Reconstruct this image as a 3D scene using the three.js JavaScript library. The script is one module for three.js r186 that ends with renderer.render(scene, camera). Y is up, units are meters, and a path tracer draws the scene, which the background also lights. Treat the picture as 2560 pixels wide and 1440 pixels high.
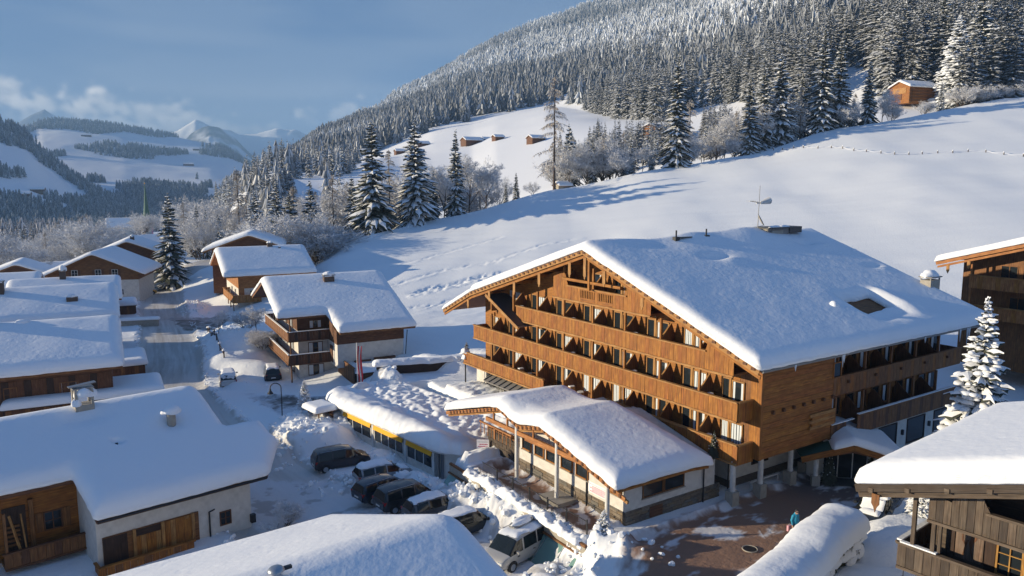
import * as THREE from 'three';
import { mergeGeometries, mergeVertices } from 'three/addons/utils/BufferGeometryUtils.js';
import { MarchingCubes } from 'three/addons/objects/MarchingCubes.js';

// ---------- camera, sky, sun, exposure ----------
const scene = new THREE.Scene();
const camera = new THREE.PerspectiveCamera(41.15, 16 / 9, 0.5, 40000);
camera.position.set(0, 21, 0);
camera.rotation.x = -8.01 * Math.PI / 180;
scene.add(camera);
const renderer = new THREE.WebGLRenderer({ antialias: true });
renderer.setSize(1024, 576);
renderer.toneMapping = THREE.LinearToneMapping;
renderer.toneMappingExposure = 2.0;
renderer.shadowMap.enabled = true;
const SUN_AZ = -95 * Math.PI / 180, SUN_EL = 11.5 * Math.PI / 180;
const sunDir = new THREE.Vector3(Math.sin(SUN_AZ) * Math.cos(SUN_EL), Math.sin(SUN_EL), -Math.cos(SUN_AZ) * Math.cos(SUN_EL));
const sun = new THREE.DirectionalLight(new THREE.Color().setRGB(1, 0.845, 0.60), 5.0);
sun.position.copy(sunDir).multiplyScalar(400).add(new THREE.Vector3(0, 0, -70));
sun.target.position.set(0, 0, -70);
sun.castShadow = true;
sun.shadow.mapSize.set(4096, 4096);
Object.assign(sun.shadow.camera, { left: -160, right: 160, top: 120, bottom: -120, near: 1, far: 900 });
scene.add(sun, sun.target);
scene.fog = new THREE.FogExp2(new THREE.Color().setRGB(0.36, 0.62, 1.0), 0.00017);

// ---------- random numbers and noise ----------
function rng(seed) { let s = seed >>> 0; return () => { s = (s + 0x6D2B79F5) >>> 0; let t = Math.imul(s ^ (s >>> 15), 1 | s); t = (t + Math.imul(t ^ (t >>> 7), 61 | t)) ^ t; return ((t ^ (t >>> 14)) >>> 0) / 4294967296; }; }
const PERM = new Uint8Array(512), GR = new Float32Array(256);
{ const r = rng(11); for (let i = 0; i < 256; i++) { PERM[i] = i; GR[i] = r() * 2 - 1; } for (let i = 255; i > 0; i--) { const j = Math.floor(r() * (i + 1)); [PERM[i], PERM[j]] = [PERM[j], PERM[i]]; } for (let i = 0; i < 256; i++) PERM[i + 256] = PERM[i]; }
function vn(x, y) {                                   // value noise in -1..1
  const xi = Math.floor(x), yi = Math.floor(y), fx = x - xi, fy = y - yi;
  const u = fx * fx * fx * (fx * (fx * 6 - 15) + 10), v = fy * fy * fy * (fy * (fy * 6 - 15) + 10), a = xi & 255, b = yi & 255;
  const p0 = PERM[a] + b, p1 = PERM[(a + 1) & 255] + b;
  const g00 = GR[PERM[p0 & 511]], g10 = GR[PERM[p1 & 511]], g01 = GR[PERM[(p0 + 1) & 511]], g11 = GR[PERM[(p1 + 1) & 511]];
  return (g00 * (1 - u) + g10 * u) * (1 - v) + (g01 * (1 - u) + g11 * u) * v;
}
function fbm(x, y, n = 4) { let s = 0, a = 0.5; for (let i = 0; i < n; i++) { s += a * vn(x, y); x = x * 2.03 + 17.1; y = y * 2.03 + 9.7; a *= 0.5; } return s; }
const clamp = (v, a = 0, b = 1) => Math.min(b, Math.max(a, v)), lerp = (a, b, t) => a + (b - a) * t;
const smooth = (a, b, x) => { const t = clamp((x - a) / (b - a)); return t * t * (3 - 2 * t); };
function table(xs, ys, x) { if (x <= xs[0]) return ys[0]; for (let i = 1; i < xs.length; i++) if (x <= xs[i]) { const t = (x - xs[i - 1]) / (xs[i] - xs[i - 1]); return lerp(ys[i - 1], ys[i], t * t * (3 - 2 * t) * 0.4 + t * 0.6); } return ys[ys.length - 1]; }
const DEG = Math.PI / 180;

// ---------- sky ----------
{
  const W = 2048, H = 1024, d = new Float32Array(W * H * 4);
  const puffs = [[-28.3, 4.85, 1.35, 0.95, 1.1], [-27.6, 5.35, 0.8, 0.6, 1.1], [-28.9, 4.3, 1.2, 0.7, 0.95], [-33.0, 4.9, 2.2, 1.2, 1.1], [-33.6, 5.9, 1.3, 0.9, 1.1], [-31.6, 4.0, 2.8, 1.0, 0.85], [-24.4, 4.3, 3.0, 1.2, 0.6], [-22.6, 3.8, 2.6, 0.9, 0.6], [-19.5, 3.4, 3, 0.8, 0.4], [-12.2, 4.6, 2.6, 1.0, 0.5], [-9.5, 5.4, 1.8, 0.7, 0.3], [-26.6, 3.5, 4, 0.6, 0.6]];
  for (let j = 0; j < H; j++) for (let i = 0; i < W; i++) {
    const el = ((j + 0.5) / H - 0.5) * 180, u = ((i + 0.5) / W - 0.5) * 2 * Math.PI;
    const x = Math.cos(u), z = Math.sin(u), az = Math.atan2(x, -z) / DEG;
    let sep = Math.abs(az + 95); if (sep > 180) sep = 360 - sep;
    const e = Math.max(el, 0);
    const k = Math.exp(-e / 7), k2 = Math.exp(-e / 30);
    let r = 0.058 + 0.085 * k2 + 0.10 * k, g = 0.135 + 0.10 * k2 + 0.10 * k, b = 0.305 + 0.06 * k2 + 0.09 * k;
    const glow = Math.exp(-sep * sep / 3200) * Math.exp(-e / 26);
    r += 0.13 * glow; g += 0.12 * glow; b += 0.10 * glow;
    r *= 0.36; g *= 0.465; b *= 0.58;
    if (el < 0) { const f = smooth(0, -12, el); r = lerp(r, 0.14, f); g = lerp(g, 0.19, f); b = lerp(b, 0.28, f); }
    if (el > -1 && el < 60) {
      const q = az / Math.max(0.3, 1);
      const wisps = smooth(-0.05, 0.42, fbm(q * 0.05 + 3, el * 0.30 + 8, 5) + 0.1) * smooth(26, 5, el) * 0.30 + smooth(0.05, 0.5, fbm(q * 0.03 + el * 0.02, el * 0.2 + 40, 5) + 0.15) * 0.20 + 0.35 * smooth(9, 2, el);
      r = lerp(r, 0.19, wisps); g = lerp(g, 0.235, wisps); b = lerp(b, 0.30, wisps);
      for (const [pa, pe, pw, ph, op] of puffs) {
        const dx = (az - pa) / pw, dy = (el - pe) / ph, rr = dx * dx + dy * dy; if (rr > 4) continue;
        const n = fbm(az * 1.1 + pa, el * 1.5, 6);
        const dens = smooth(0.05, 0.75, 1.05 - Math.sqrt(rr) + n * 1.5) * op * smooth(2, 1.2, Math.sqrt(rr));
        const top = clamp(0.55 + 0.45 * dy - 0.3 * dx + n * 0.6);
        r = lerp(r, lerp(0.22, 0.60, top), dens); g = lerp(g, lerp(0.25, 0.58, top), dens); b = lerp(b, lerp(0.30, 0.55, top), dens);
      }
    }
    const o = (j * W + i) * 4; d[o] = r; d[o + 1] = g; d[o + 2] = b; d[o + 3] = 1;
  }
  const t = new THREE.DataTexture(d, W, H, THREE.RGBAFormat, THREE.FloatType);
  t.mapping = THREE.EquirectangularReflectionMapping; t.colorSpace = THREE.LinearSRGBColorSpace;
  t.magFilter = THREE.LinearFilter; t.minFilter = THREE.LinearFilter; t.needsUpdate = true;
  scene.background = t; scene.environment = t;
}

// ---------- textures and materials ----------
function dataTex(n, f, srgb = false) {
  const d = new Uint8Array(n * n * 4);
  for (let j = 0; j < n; j++) for (let i = 0; i < n; i++) { const c = f(i / n, j / n); d.set([clamp(c[0]) * 255, clamp(c[1]) * 255, clamp(c[2]) * 255, 255], (j * n + i) * 4); }
  const t = new THREE.DataTexture(d, n, n); t.wrapS = t.wrapT = THREE.RepeatWrapping; t.magFilter = THREE.LinearFilter; t.minFilter = THREE.LinearMipmapLinearFilter; t.generateMipmaps = true;
  if (srgb) t.colorSpace = THREE.SRGBColorSpace; t.needsUpdate = true; return t;
}
function tile(f, x, y, p) { // noise that repeats after p
  const a = f(x, y), b = f(x - p, y), c = f(x, y - p), d = f(x - p, y - p), u = x / p, v = y / p;
  return (a * (1 - u) + b * u) * (1 - v) + (c * (1 - u) + d * u) * v;
}
function rep(t, x, y = x) { const c = t.clone(); c.repeat.set(x, y); c.needsUpdate = true; return c; }
const woodTex = dataTex(512, (u, v) => {
  const g = tile((x, y) => fbm(x * 0.5, y * 9, 4), u * 8, v * 8, 8), s = tile((x, y) => fbm(x * 0.25, y * 2.4, 3), u * 8, v * 8, 8), k = tile((x, y) => fbm(x * 0.7 + 30, y * 0.7, 3), u * 8, v * 8, 8);
  const w = 0.76 + g * 0.34 + s * 0.26 + k * 0.16; return [w, w * (1 + k * 0.08), w * (1 + k * 0.14)];
}, true);
const woodBump = dataTex(256, (u, v) => { const w = 0.5 + tile((x, y) => fbm(x * 0.5, y * 9, 4), u * 8, v * 8, 8); return [w, w, w]; });
const snowBump = dataTex(512, (u, v) => { const w = 0.5 + 0.7 * tile((x, y) => fbm(x, y, 5), u * 10, v * 10, 10) ; return [w, w, w]; });
const plasterTex = dataTex(256, (u, v) => { const w = 0.93 + 0.10 * tile((x, y) => fbm(x, y, 5), u * 6, v * 6, 6); return [w, w * 0.995, w * 0.985]; }, true);
const paintTex = dataTex(128, (u, v) => { const w = 0.9 + 0.18 * tile((x, y) => fbm(x, y, 4), u * 6, v * 6, 6); return [w, w, w]; }, true);
const rgb = (r, g, b) => new THREE.Color().setRGB(r, g, b);
function std(name, c, o = {}) { const m = new THREE.MeshStandardMaterial({ color: c, roughness: 0.85, metalness: 0, ...o }); m.name = name; return m; }
const woodMap = rep(woodTex, 0.4, 0.6), woodB = rep(woodBump, 0.4, 0.8);
const wood = (name, r, g, b, rough = 0.72) => std(name, rgb(r, g, b), { map: woodMap, bumpMap: woodB, bumpScale: 0.006, roughness: rough });
const M = {
  snow: std('snow', rgb(0.86, 0.88, 0.90), { roughness: 0.95, bumpMap: rep(snowBump, 0.28), bumpScale: 0.022 }),
  snowFar: std('far snow', rgb(0.84, 0.86, 0.89), { roughness: 1 }),
  pine: wood('pine', 0.57, 0.22, 0.032), pineLight: wood('light pine', 0.66, 0.33, 0.10), pineB: wood('pine board', 0.49, 0.18, 0.027), pineC: wood('reddish pine board', 0.52, 0.178, 0.03),
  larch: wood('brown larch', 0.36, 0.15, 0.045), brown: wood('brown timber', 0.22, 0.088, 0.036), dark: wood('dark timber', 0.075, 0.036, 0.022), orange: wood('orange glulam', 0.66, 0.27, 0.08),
  grey: wood('weathered timber', 0.155, 0.108, 0.072), greyB: wood('weathered timber light', 0.205, 0.145, 0.098), greyD: wood('weathered timber dark', 0.095, 0.065, 0.045), yellowWood: wood('yellow window wood', 0.75, 0.40, 0.10), beige: wood('pale panel', 0.30, 0.20, 0.145),
  plaster: std('plaster', rgb(0.74, 0.715, 0.67), { map: rep(plasterTex, 0.5), roughness: 0.95 }),
  white: std('white paint', rgb(0.78, 0.77, 0.74), { map: rep(paintTex, 0.7), roughness: 0.6 }),
  pink: std('warm plaster', rgb(0.60, 0.52, 0.47), { map: rep(plasterTex, 0.5), roughness: 0.95 }),
  glass: std('window glass', rgb(0.018, 0.024, 0.030), { roughness: 0.06 }),
  carGlass: std('car glass', rgb(0.012, 0.016, 0.018), { roughness: 0.05 }),
  clear: new THREE.MeshPhysicalMaterial({ color: rgb(0.92, 0.95, 0.96), transmission: 1, thickness: 0, roughness: 0.03, ior: 1.45, name: 'clear pane' }),
  green: new THREE.MeshPhysicalMaterial({ color: rgb(0.25, 0.42, 0.38), transmission: 0.35, thickness: 0, roughness: 0.25, ior: 1.45, name: 'green glass' }),
  curtain: std('curtain', rgb(0.62, 0.68, 0.74), { roughness: 1 }),
  metal: std('grey metal', rgb(0.24, 0.25, 0.27), { metalness: 0.7, roughness: 0.4 }), zinc: std('zinc', rgb(0.42, 0.44, 0.46), { metalness: 0.8, roughness: 0.35 }),
  iron: std('dark iron', rgb(0.03, 0.032, 0.036), { metalness: 0.4, roughness: 0.5 }), copperGreen: std('green copper', rgb(0.045, 0.115, 0.085), { roughness: 0.7 }), sheet: std('dark roof sheet', rgb(0.05, 0.055, 0.06), { roughness: 0.55 }), sheetGrey: std('grey roof sheet', rgb(0.2, 0.19, 0.18), { roughness: 0.6 }),
  brick: std('chimney brick', rgb(0.16, 0.11, 0.085), { map: rep(paintTex, 2), roughness: 0.95 }), concrete: std('concrete', rgb(0.42, 0.39, 0.34), { map: rep(plasterTex, 0.6), roughness: 0.95 }),
  yellow: std('yellow awning', rgb(0.78, 0.40, 0.02), { roughness: 0.8 }), black: std('black rubber', rgb(0.018, 0.018, 0.02), { roughness: 0.8 }),
  red: std('red', rgb(0.55, 0.035, 0.05)), redLamp: std('red lamp', rgb(0.32, 0.015, 0.015), { roughness: 0.25 }), whiteLamp: std('clear lamp', rgb(0.6, 0.62, 0.62), { roughness: 0.15 }),
  needle: std("needles", rgb(0.058, 0.066, 0.046), { roughness: 0.9 }), needleSnow: std('snow on branches', rgb(0.82, 0.84, 0.87), { roughness: 1 }), bark: std('bark', rgb(0.085, 0.062, 0.048), { roughness: 1 }),
  frost: std('frosted twigs', rgb(1, 1, 1), { vertexColors: true, roughness: 1 }),
  teal: std('teal jacket', rgb(0.015, 0.25, 0.42), { roughness: 0.7 }), navy: std('dark trousers', rgb(0.02, 0.022, 0.03)), skin: std('skin', rgb(0.5, 0.3, 0.22)), bag: std('pink bag', rgb(0.7, 0.35, 0.42)),
};
M.clear.side = THREE.DoubleSide; M.green.side = THREE.DoubleSide;
const stoneMats = [[0.21, 0.165, 0.12], [0.26, 0.215, 0.165], [0.16, 0.13, 0.105], [0.24, 0.18, 0.115], [0.19, 0.175, 0.15]].map((c, i) => std('quarry stone ' + i, rgb(...c), { map: rep(paintTex, 1.5), roughness: 0.95 }));
const boardMats = [M.pine, M.pineB, M.pineC], greyMats = [M.grey, M.greyB, M.greyD];

// ---------- scene helpers ----------
const usedNames = {};
function numbered(name) { const n = usedNames[name] = (usedNames[name] ?? -1) + 1; return n ? `${name}_${String(n).padStart(3, '0')}` : name; }
function tag(o, label, category, group, kind) { o.userData = {}; if (label) o.userData.label = label; if (category) o.userData.category = category; if (group) o.userData.group = group; if (kind) o.userData.kind = kind; return o; }
function shade(o) { o.traverse(c => { if (c.isMesh) { c.castShadow = true; c.receiveShadow = true; } }); return o; }
function mesh(name, geo, mat, parent) { const m = new THREE.Mesh(Array.isArray(geo) ? merge(geo) : geo, mat); m.name = parent ? name : numbered(name); m.castShadow = m.receiveShadow = true; (parent || scene).add(m); return m; }
function thing(name, label, category, [x, y, D] = [0, 0, 0], turn = 0, group) { const o = new THREE.Group(); o.name = numbered(name); scene.add(o); o.position.set(x, y, -D); o.rotation.y = turn; return tag(o, label, category, group); }
function part(name, parent, p = [0, 0, 0], turn = 0) { const o = new THREE.Group(); o.name = name; o.position.set(...p); o.rotation.y = turn; parent.add(o); return o; }
function structure(name, geo, mat) { const m = mesh(name, geo, mat); m.userData.kind = 'structure'; return m; }
function merge(list) { return list.length === 1 ? list[0] : mergeGeometries(list.map(g => { g = g.index ? g.toNonIndexed() : g; for (const k of Object.keys(g.attributes)) if (!['position', 'normal', 'uv'].includes(k)) g.deleteAttribute(k); return g; })); }
function metreUV(g) {                                // texture in metres, grain along the longest side
  g.computeBoundingBox(); const s = g.boundingBox.getSize(new THREE.Vector3()).toArray(), p = g.attributes.position, n = g.attributes.normal, uv = new Float32Array(p.count * 2);
  const off = (Math.abs(g.boundingBox.min.x * 3.7 + g.boundingBox.min.y * 1.9 + g.boundingBox.min.z * 2.3) * 1.37) % 7;
  for (let i = 0; i < p.count; i++) {
    const a = [Math.abs(n.getX(i)), Math.abs(n.getY(i)), Math.abs(n.getZ(i))], k = a.indexOf(Math.max(...a)), ax = [0, 1, 2].filter(q => q !== k).sort((q, r) => s[r] - s[q]), c = [p.getX(i), p.getY(i), p.getZ(i)];
    uv[i * 2] = c[ax[0]] + off; uv[i * 2 + 1] = c[ax[1]] + off * 0.61;
  }
  g.setAttribute('uv', new THREE.BufferAttribute(uv, 2)); return g;
}
function bx(x0, x1, y0, y1, z0, z1) { const g = new THREE.BoxGeometry(Math.abs(x1 - x0), Math.abs(y1 - y0), Math.abs(z1 - z0)); g.translate((x0 + x1) / 2, (y0 + y1) / 2, (z0 + z1) / 2); return metreUV(g); }
function beam(a, b, w, h, roll = 0) {
  const A = new THREE.Vector3(...a), B = new THREE.Vector3(...b), d = B.clone().sub(A), L = d.length(); d.normalize();
  let s = new THREE.Vector3(0, 1, 0).cross(d); if (s.lengthSq() < 1e-6) s.set(0, 0, 1); s.normalize(); const u = d.clone().cross(s);
  const g = metreUV(new THREE.BoxGeometry(L, h, w)); if (roll) g.rotateX(roll);
  return g.applyMatrix4(new THREE.Matrix4().makeBasis(d, u, s.negate()).setPosition(A.add(B).multiplyScalar(0.5)));
}
function cyl(x, y0, y1, z, r0, r1 = r0, n = 12) { const g = new THREE.CylinderGeometry(r1, r0, y1 - y0, n); g.translate(x, (y0 + y1) / 2, z); return g; }
function rod(a, b, r, n = 6, r2 = r) { const A = new THREE.Vector3(...a), B = new THREE.Vector3(...b), d = B.clone().sub(A), L = d.length(); const g = new THREE.CylinderGeometry(r2, r, L, n); g.applyQuaternion(new THREE.Quaternion().setFromUnitVectors(new THREE.Vector3(0, 1, 0), d.normalize())); g.translate((A.x + B.x) / 2, (A.y + B.y) / 2, (A.z + B.z) / 2); return g; }
function tube(pts, r, seg = 24, n = 6) { return new THREE.TubeGeometry(new THREE.CatmullRomCurve3(pts.map(p => new THREE.Vector3(...p))), seg, r, n); }
function prismX(pts, x0, x1) {                      // outline [[z, y], ...] drawn out along x
  const s = new THREE.Shape(pts.map(([z, y]) => new THREE.Vector2(z, y))); const g = new THREE.ExtrudeGeometry(s, { depth: x1 - x0, bevelEnabled: false });
  g.applyMatrix4(new THREE.Matrix4().makeBasis(new THREE.Vector3(0, 0, 1), new THREE.Vector3(0, 1, 0), new THREE.Vector3(-1, 0, 0))); g.translate(x1, 0, 0); g.computeVertexNormals(); return metreUV(g);
}
function prismZ(pts, z0, z1) { const s = new THREE.Shape(pts.map(([x, y]) => new THREE.Vector2(x, y))); const g = new THREE.ExtrudeGeometry(s, { depth: z1 - z0, bevelEnabled: false }); g.translate(0, 0, z0); return metreUV(g); }
const turnOf = az => (90 - az) * DEG;               // a group whose +x runs along the compass direction az
function toWorld(at, az, x, z) { const a = az * DEG; return [at[0] + Math.sin(a) * x + Math.cos(a) * z, at[1] + Math.cos(a) * x - Math.sin(a) * z]; }

// a thick rounded layer over an outline: snow on a roof, or the roof itself
function slab(poly, h, { T = 0.7, r = 0.6, cell = 0.3, rag = 0, extra = null, hole = null, bottom = null, flat = false, seed = 0, lump = 0.05 } = {}) {
  let x0 = 1e9, x1 = -1e9, z0 = 1e9, z1 = -1e9; for (const [x, z] of poly) { x0 = Math.min(x0, x); x1 = Math.max(x1, x); z0 = Math.min(z0, z); z1 = Math.max(z1, z); }
  x0 -= cell * 1.3; z0 -= cell * 1.4; const nx = Math.ceil((x1 - x0) / cell) + 2, nz = Math.ceil((z1 - z0) / cell) + 2;
  const sdp = (P, x, z) => { let d = 1e9, ins = false; for (let i = 0, j = P.length - 1; i < P.length; j = i++) { const [ax, az] = P[i], [bxx, bz] = P[j], ex = bxx - ax, ez = bz - az, wx = x - ax, wz = z - az, t = clamp((wx * ex + wz * ez) / (ex * ex + ez * ez)), dx = wx - ex * t, dz = wz - ez * t; d = Math.min(d, dx * dx + dz * dz); if ((az > z) !== (bz > z) && x < ex * (z - az) / ez + ax) ins = !ins; } return (ins ? 1 : -1) * Math.sqrt(d); };
  const sd = (x, z) => { let d = sdp(poly, x, z); if (hole) d = Math.min(d, -sdp(hole, x, z)); if (rag) d += rag * (vn(x * 1.3 + seed, z * 1.3) * 0.8 + vn(x * 3.1 + 7, z * 3.1 + seed) * 0.6); return d; };
  const S = new Float64Array((nx + 1) * (nz + 1)); for (let i = 0; i <= nx; i++) for (let j = 0; j <= nz; j++) { let s = sd(x0 + i * cell, z0 + j * cell); if (Math.abs(s) < 1e-5) s = 1e-5; S[i * (nz + 1) + j] = s; }
  const pos = [], uv = [], idx = [], keys = new Map(), edge = new Map();
  const topY = (x, z, d) => { if (flat) return h(x, z); const t = clamp(d / r); return h(x, z) + T * (0.42 + 0.58 * Math.sqrt(1 - (1 - t) * (1 - t))) + (lump ? lump * t * fbm(x * 0.22 + seed, z * 0.22, 2) * 1.3 : 0) + (extra ? extra(x, z) * Math.min(1, t * 1.2) : 0); };
  const node = (i, j) => { const k = i * (nz + 1) + j; if (!keys.has(k)) { const x = x0 + i * cell, z = z0 + j * cell; keys.set(k, pos.length / 3); pos.push(x, topY(x, z, S[k]), z); uv.push(x, z); } return keys.get(k); };
  const cut = (i, j, i2, j2) => { const a = i * (nz + 1) + j, b = i2 * (nz + 1) + j2, k = 'c' + Math.min(a, b) + '_' + Math.max(a, b); if (!keys.has(k)) { const t = S[a] / (S[a] - S[b]), x = x0 + (i + (i2 - i) * t) * cell, z = z0 + (j + (j2 - j) * t) * cell; keys.set(k, pos.length / 3); pos.push(x, topY(x, z, 0), z); uv.push(x, z); } return keys.get(k); };
  const segs = [];
  for (let i = 0; i < nx; i++) for (let j = 0; j < nz; j++) {
    const c = [[i, j], [i, j + 1], [i + 1, j + 1], [i + 1, j]], s = c.map(([a, b]) => S[a * (nz + 1) + b]); if (s.every(v => v < 0)) continue;
    const ring = []; let out = -1, firstIn = -1;
    for (let k = 0; k < 4; k++) { const a = c[k], b = c[(k + 1) & 3]; if (s[k] > 0) ring.push(node(...a)); if ((s[k] > 0) !== (s[(k + 1) & 3] > 0)) { const q = cut(...a, ...b); ring.push(q); if (s[k] > 0) out = q; else if (out >= 0) { segs.push([out, q]); out = -1; } else firstIn = q; } }
    if (out >= 0 && firstIn >= 0) segs.push([out, firstIn]);
    for (let k = 1; k + 1 < ring.length; k++) idx.push(ring[0], ring[k], ring[k + 1]);
  }
  const levels = flat ? [[0, 1, 0]] : [[0.07, 0.2, 0], [0.05, 0.07, 0], [-0.02, 0, 0], [-0.3, 0, -0.01]];
  const low = (v) => { if (edge.has(v)) return edge.get(v); const x = pos[v * 3], y = pos[v * 3 + 1], z = pos[v * 3 + 2], e = 0.05, gx = sd(x - e, z) - sd(x + e, z), gz = sd(x, z - e) - sd(x, z + e), gl = Math.hypot(gx, gz) || 1, list = [];
    for (const [o, ty, dy] of levels) { const X = x + gx / gl * o, Z = z + gz / gl * o; list.push(pos.length / 3); pos.push(X, flat ? bottom(x, z) : h(x, z) + T * ty * (1 + (rag ? vn(x * 2.3, z * 2.3) * 0.5 : 0)) + dy, Z); uv.push(X + (flat ? 0 : y), Z); } edge.set(v, list); return list; };
  const nTop = idx.length;
  for (const [a, b] of segs) { let pa = a, pb = b; const la = low(a), lb = low(b); for (let k = 0; k < la.length; k++) { idx.push(pb, pa, la[k], pb, la[k], lb[k]); pa = la[k]; pb = lb[k]; } }
  if (flat) { const map = new Map(), n = nTop; for (let k = 0; k < n; k += 3) { const t = [idx[k + 2], idx[k + 1], idx[k]].map(v => { if (edge.has(v)) return edge.get(v)[0]; if (!map.has(v)) { map.set(v, pos.length / 3); pos.push(pos[v * 3], bottom(pos[v * 3], pos[v * 3 + 2]), pos[v * 3 + 2]); uv.push(pos[v * 3], pos[v * 3 + 2]); } return map.get(v); }); idx.push(...t); } }
  let g = new THREE.BufferGeometry(); g.setAttribute('position', new THREE.Float32BufferAttribute(pos, 3)); g.setAttribute('uv', new THREE.Float32BufferAttribute(uv, 2)); g.setIndex(idx);
  if (flat) g = g.toNonIndexed(); g.computeVertexNormals(); return g;
}
function snowOn(poly, h, o, parent) { return mesh('roof_snow', slab(poly, h, o), M.snow, parent); }
function snowLump(x, y, z, rx, ry, rz, seed = 1, n = 2) { const g = new THREE.IcosahedronGeometry(1, n + 1), p = g.attributes.position; for (let i = 0; i < p.count; i++) { const X = p.getX(i), Y = p.getY(i), Z = p.getZ(i), k = 1 + 0.3 * vn(X * 1.7 + seed, Z * 1.7 + Y * 1.3); p.setXYZ(i, x + X * rx * k, y + Math.max(Y, -0.25) * ry * k, z + Z * rz * k); } const m = mergeVertices(g.deleteAttribute('normal').deleteAttribute('uv')); m.computeVertexNormals(); const uv = new Float32Array(m.attributes.position.count * 2); for (let i = 0; i < uv.length / 2; i++) { uv[2 * i] = m.attributes.position.getX(i); uv[2 * i + 1] = m.attributes.position.getZ(i); } m.setAttribute('uv', new THREE.BufferAttribute(uv, 2)); return m; }
// ---------- ground ----------
// plan coordinates: x to the right, D away from the photographer (z = -D), both in metres
const HOTEL = [14.22, 47.56], HAZ = 55.93;
const hx = (x, D) => (x - HOTEL[0]) * 0.8283 + (D - HOTEL[1]) * 0.5602, hu = (x, D) => -(x - HOTEL[0]) * 0.5602 + (D - HOTEL[1]) * 0.8283;
const FX = [-60, -40, -14.5, 12.5, 40, 63, 93, 158, 260];
const crestD = x => table(FX, [150, 165, 185, 200, 205, 210, 220, 240, 270], x), crestY = x => table(FX, [3, 7.4, 12.4, 19, 24.4, 27.9, 36, 47, 66], x);
const footD = x => table(FX, [130, 126, 122, 118, 104, 96, 92, 80, 70], x), footY = x => table(FX, [-2.6, -1.6, -0.2, 0.8, 1.6, 2, 3, 6, 8], x);
// mounds of cleared snow: x, D, radius x, radius D, height, roughness, turn
const MOUNDS = [
  [-19.6, 70.5, 3.4, 4.2, 1.5, 0.35, 0], [-17.2, 73.8, 3.2, 3.2, 1.9, 0.25, 0], [-17.6, 66.8, 3.2, 2.4, 1.7, 0.35, 0.4], [-20.9, 66.5, 2.2, 4.2, 0.9, 0.5, 0.2], [-15.6, 71.2, 2.6, 2.6, 1.3, 0.3, 0],
  [-37.5, 103, 5.2, 7.5, 2.6, 0.12, 0.5], [-35.5, 96.5, 4.5, 4, 1.9, 0.2, 0.3], [-41.5, 113.5, 4.6, 6.5, 1.2, 0.35, 0.5], [-33.2, 93.2, 5.2, 1.8, 1.5, 0.2, -0.3],
  [-6.9, 55.0, 4.0, 1.5, 1.2, 0.7, -0.9], [-3.6, 51.4, 3.4, 1.4, 1.3, 0.8, -0.9], [-0.7, 48.7, 3.0, 1.4, 1.3, 0.8, -0.9], [2.7, 45.3, 2.0, 1.0, 0.7, 0.7, -0.9], [3.9, 42.0, 2.2, 1.6, 0.7, 0.6, -0.9], [2.6, 41.5, 2.0, 1.6, 0.7, 0.5, 0], [6.6, 41.2, 2.2, 1.2, 0.5, 0.5, -0.4],
  [-11, 63.2, 2, 1.2, 0.5, 0.5, -0.9], [-59.5, 141, 2.2, 7, 0.9, 0.4, 0.5], [-11.2, 58.2, 1.8, 1.2, 0.35, 0.6, 0], [-13.5, 57.6, 2.6, 1.6, 0.3, 0.6, 0],
  [-30.8, 86.4, 2.2, 1, 0.6, 0.3, 0], [22.8, 42.2, 3.6, 2.2, 1.1, 0.2, 0.6], [18.5, 35, 4.5, 4, 0.9, 0.12, 0], [24.5, 46, 3, 2, 0.8, 0.3, 0.5], [-13.5, 79.5, 2.6, 1.2, 1.0, 0.3, -0.9], [-8, 83.8, 4.5, 1.5, 1.2, 0.2, -0.5], [-2.5, 86.5, 4.5, 1.5, 1.3, 0.2, -0.3], [2.5, 88.5, 3, 2, 1.3, 0.4, 0],
];
const inPoly = (P, x, y) => { let ins = false; for (let i = 0, j = P.length - 1; i < P.length; j = i++) if ((P[i][1] > y) !== (P[j][1] > y) && x < (P[j][0] - P[i][0]) * (y - P[i][1]) / (P[j][1] - P[i][1]) + P[i][0]) ins = !ins; return ins; };
const ROAD = [[-87, 192], [-79, 172], [-66.5, 144], [-52, 114], [-45, 99], [-39.8, 86], [-33.2, 75], [-28, 67], [-20.8, 59], [-14, 51], [-8, 41], [-2, 28]];
function alongRoad(x, D) { let best = 1e9, s = 0, at = 0; for (let i = 1; i < ROAD.length; i++) { const [ax, ad] = ROAD[i - 1], [bxx, bd] = ROAD[i], ex = bxx - ax, ed = bd - ad, L = Math.hypot(ex, ed), t = clamp(((x - ax) * ex + (D - ad) * ed) / (L * L)), dx = x - ax - ex * t, dd = D - ad - ed * t, q = Math.hypot(dx, dd); if (q < Math.abs(best)) { best = q * Math.sign(ex * dd - ed * dx || 1); at = s + t * L; } s += L; } return [best, at]; }
const roadHalf = D => D > 90 ? 4.0 : lerp(5.2, 4.0, smooth(60, 90, D));
const DRIVE = [[3.5, 34], [5.6, 38], [7.0, 42.8], [13.4, 47.2], [19, 51], [24, 55], [28, 53], [25, 47], [21, 44.6], [14.6, 40.2], [11.2, 37], [10, 33]];
const PARKING = [[-22, 60], [-8, 56.5], [-1, 48.5], [3.8, 42], [2.2, 37], [-10, 43], [-20, 53]];
const COURT = [[-26.5, 83], [-13, 80], [-14.5, 73.5], [-21, 72.5], [-30, 83.5]];
const FORECOURT = [[-60.5, 133.5], [-49, 131.5], [-47, 124], [-47.5, 119.5], [-52.5, 121.5], [-57, 128]];
const TERRACE = [[-2.7, 53.6], [4.4, 43.1], [6.6, 44.6], [-0.5, 55.1]];
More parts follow.
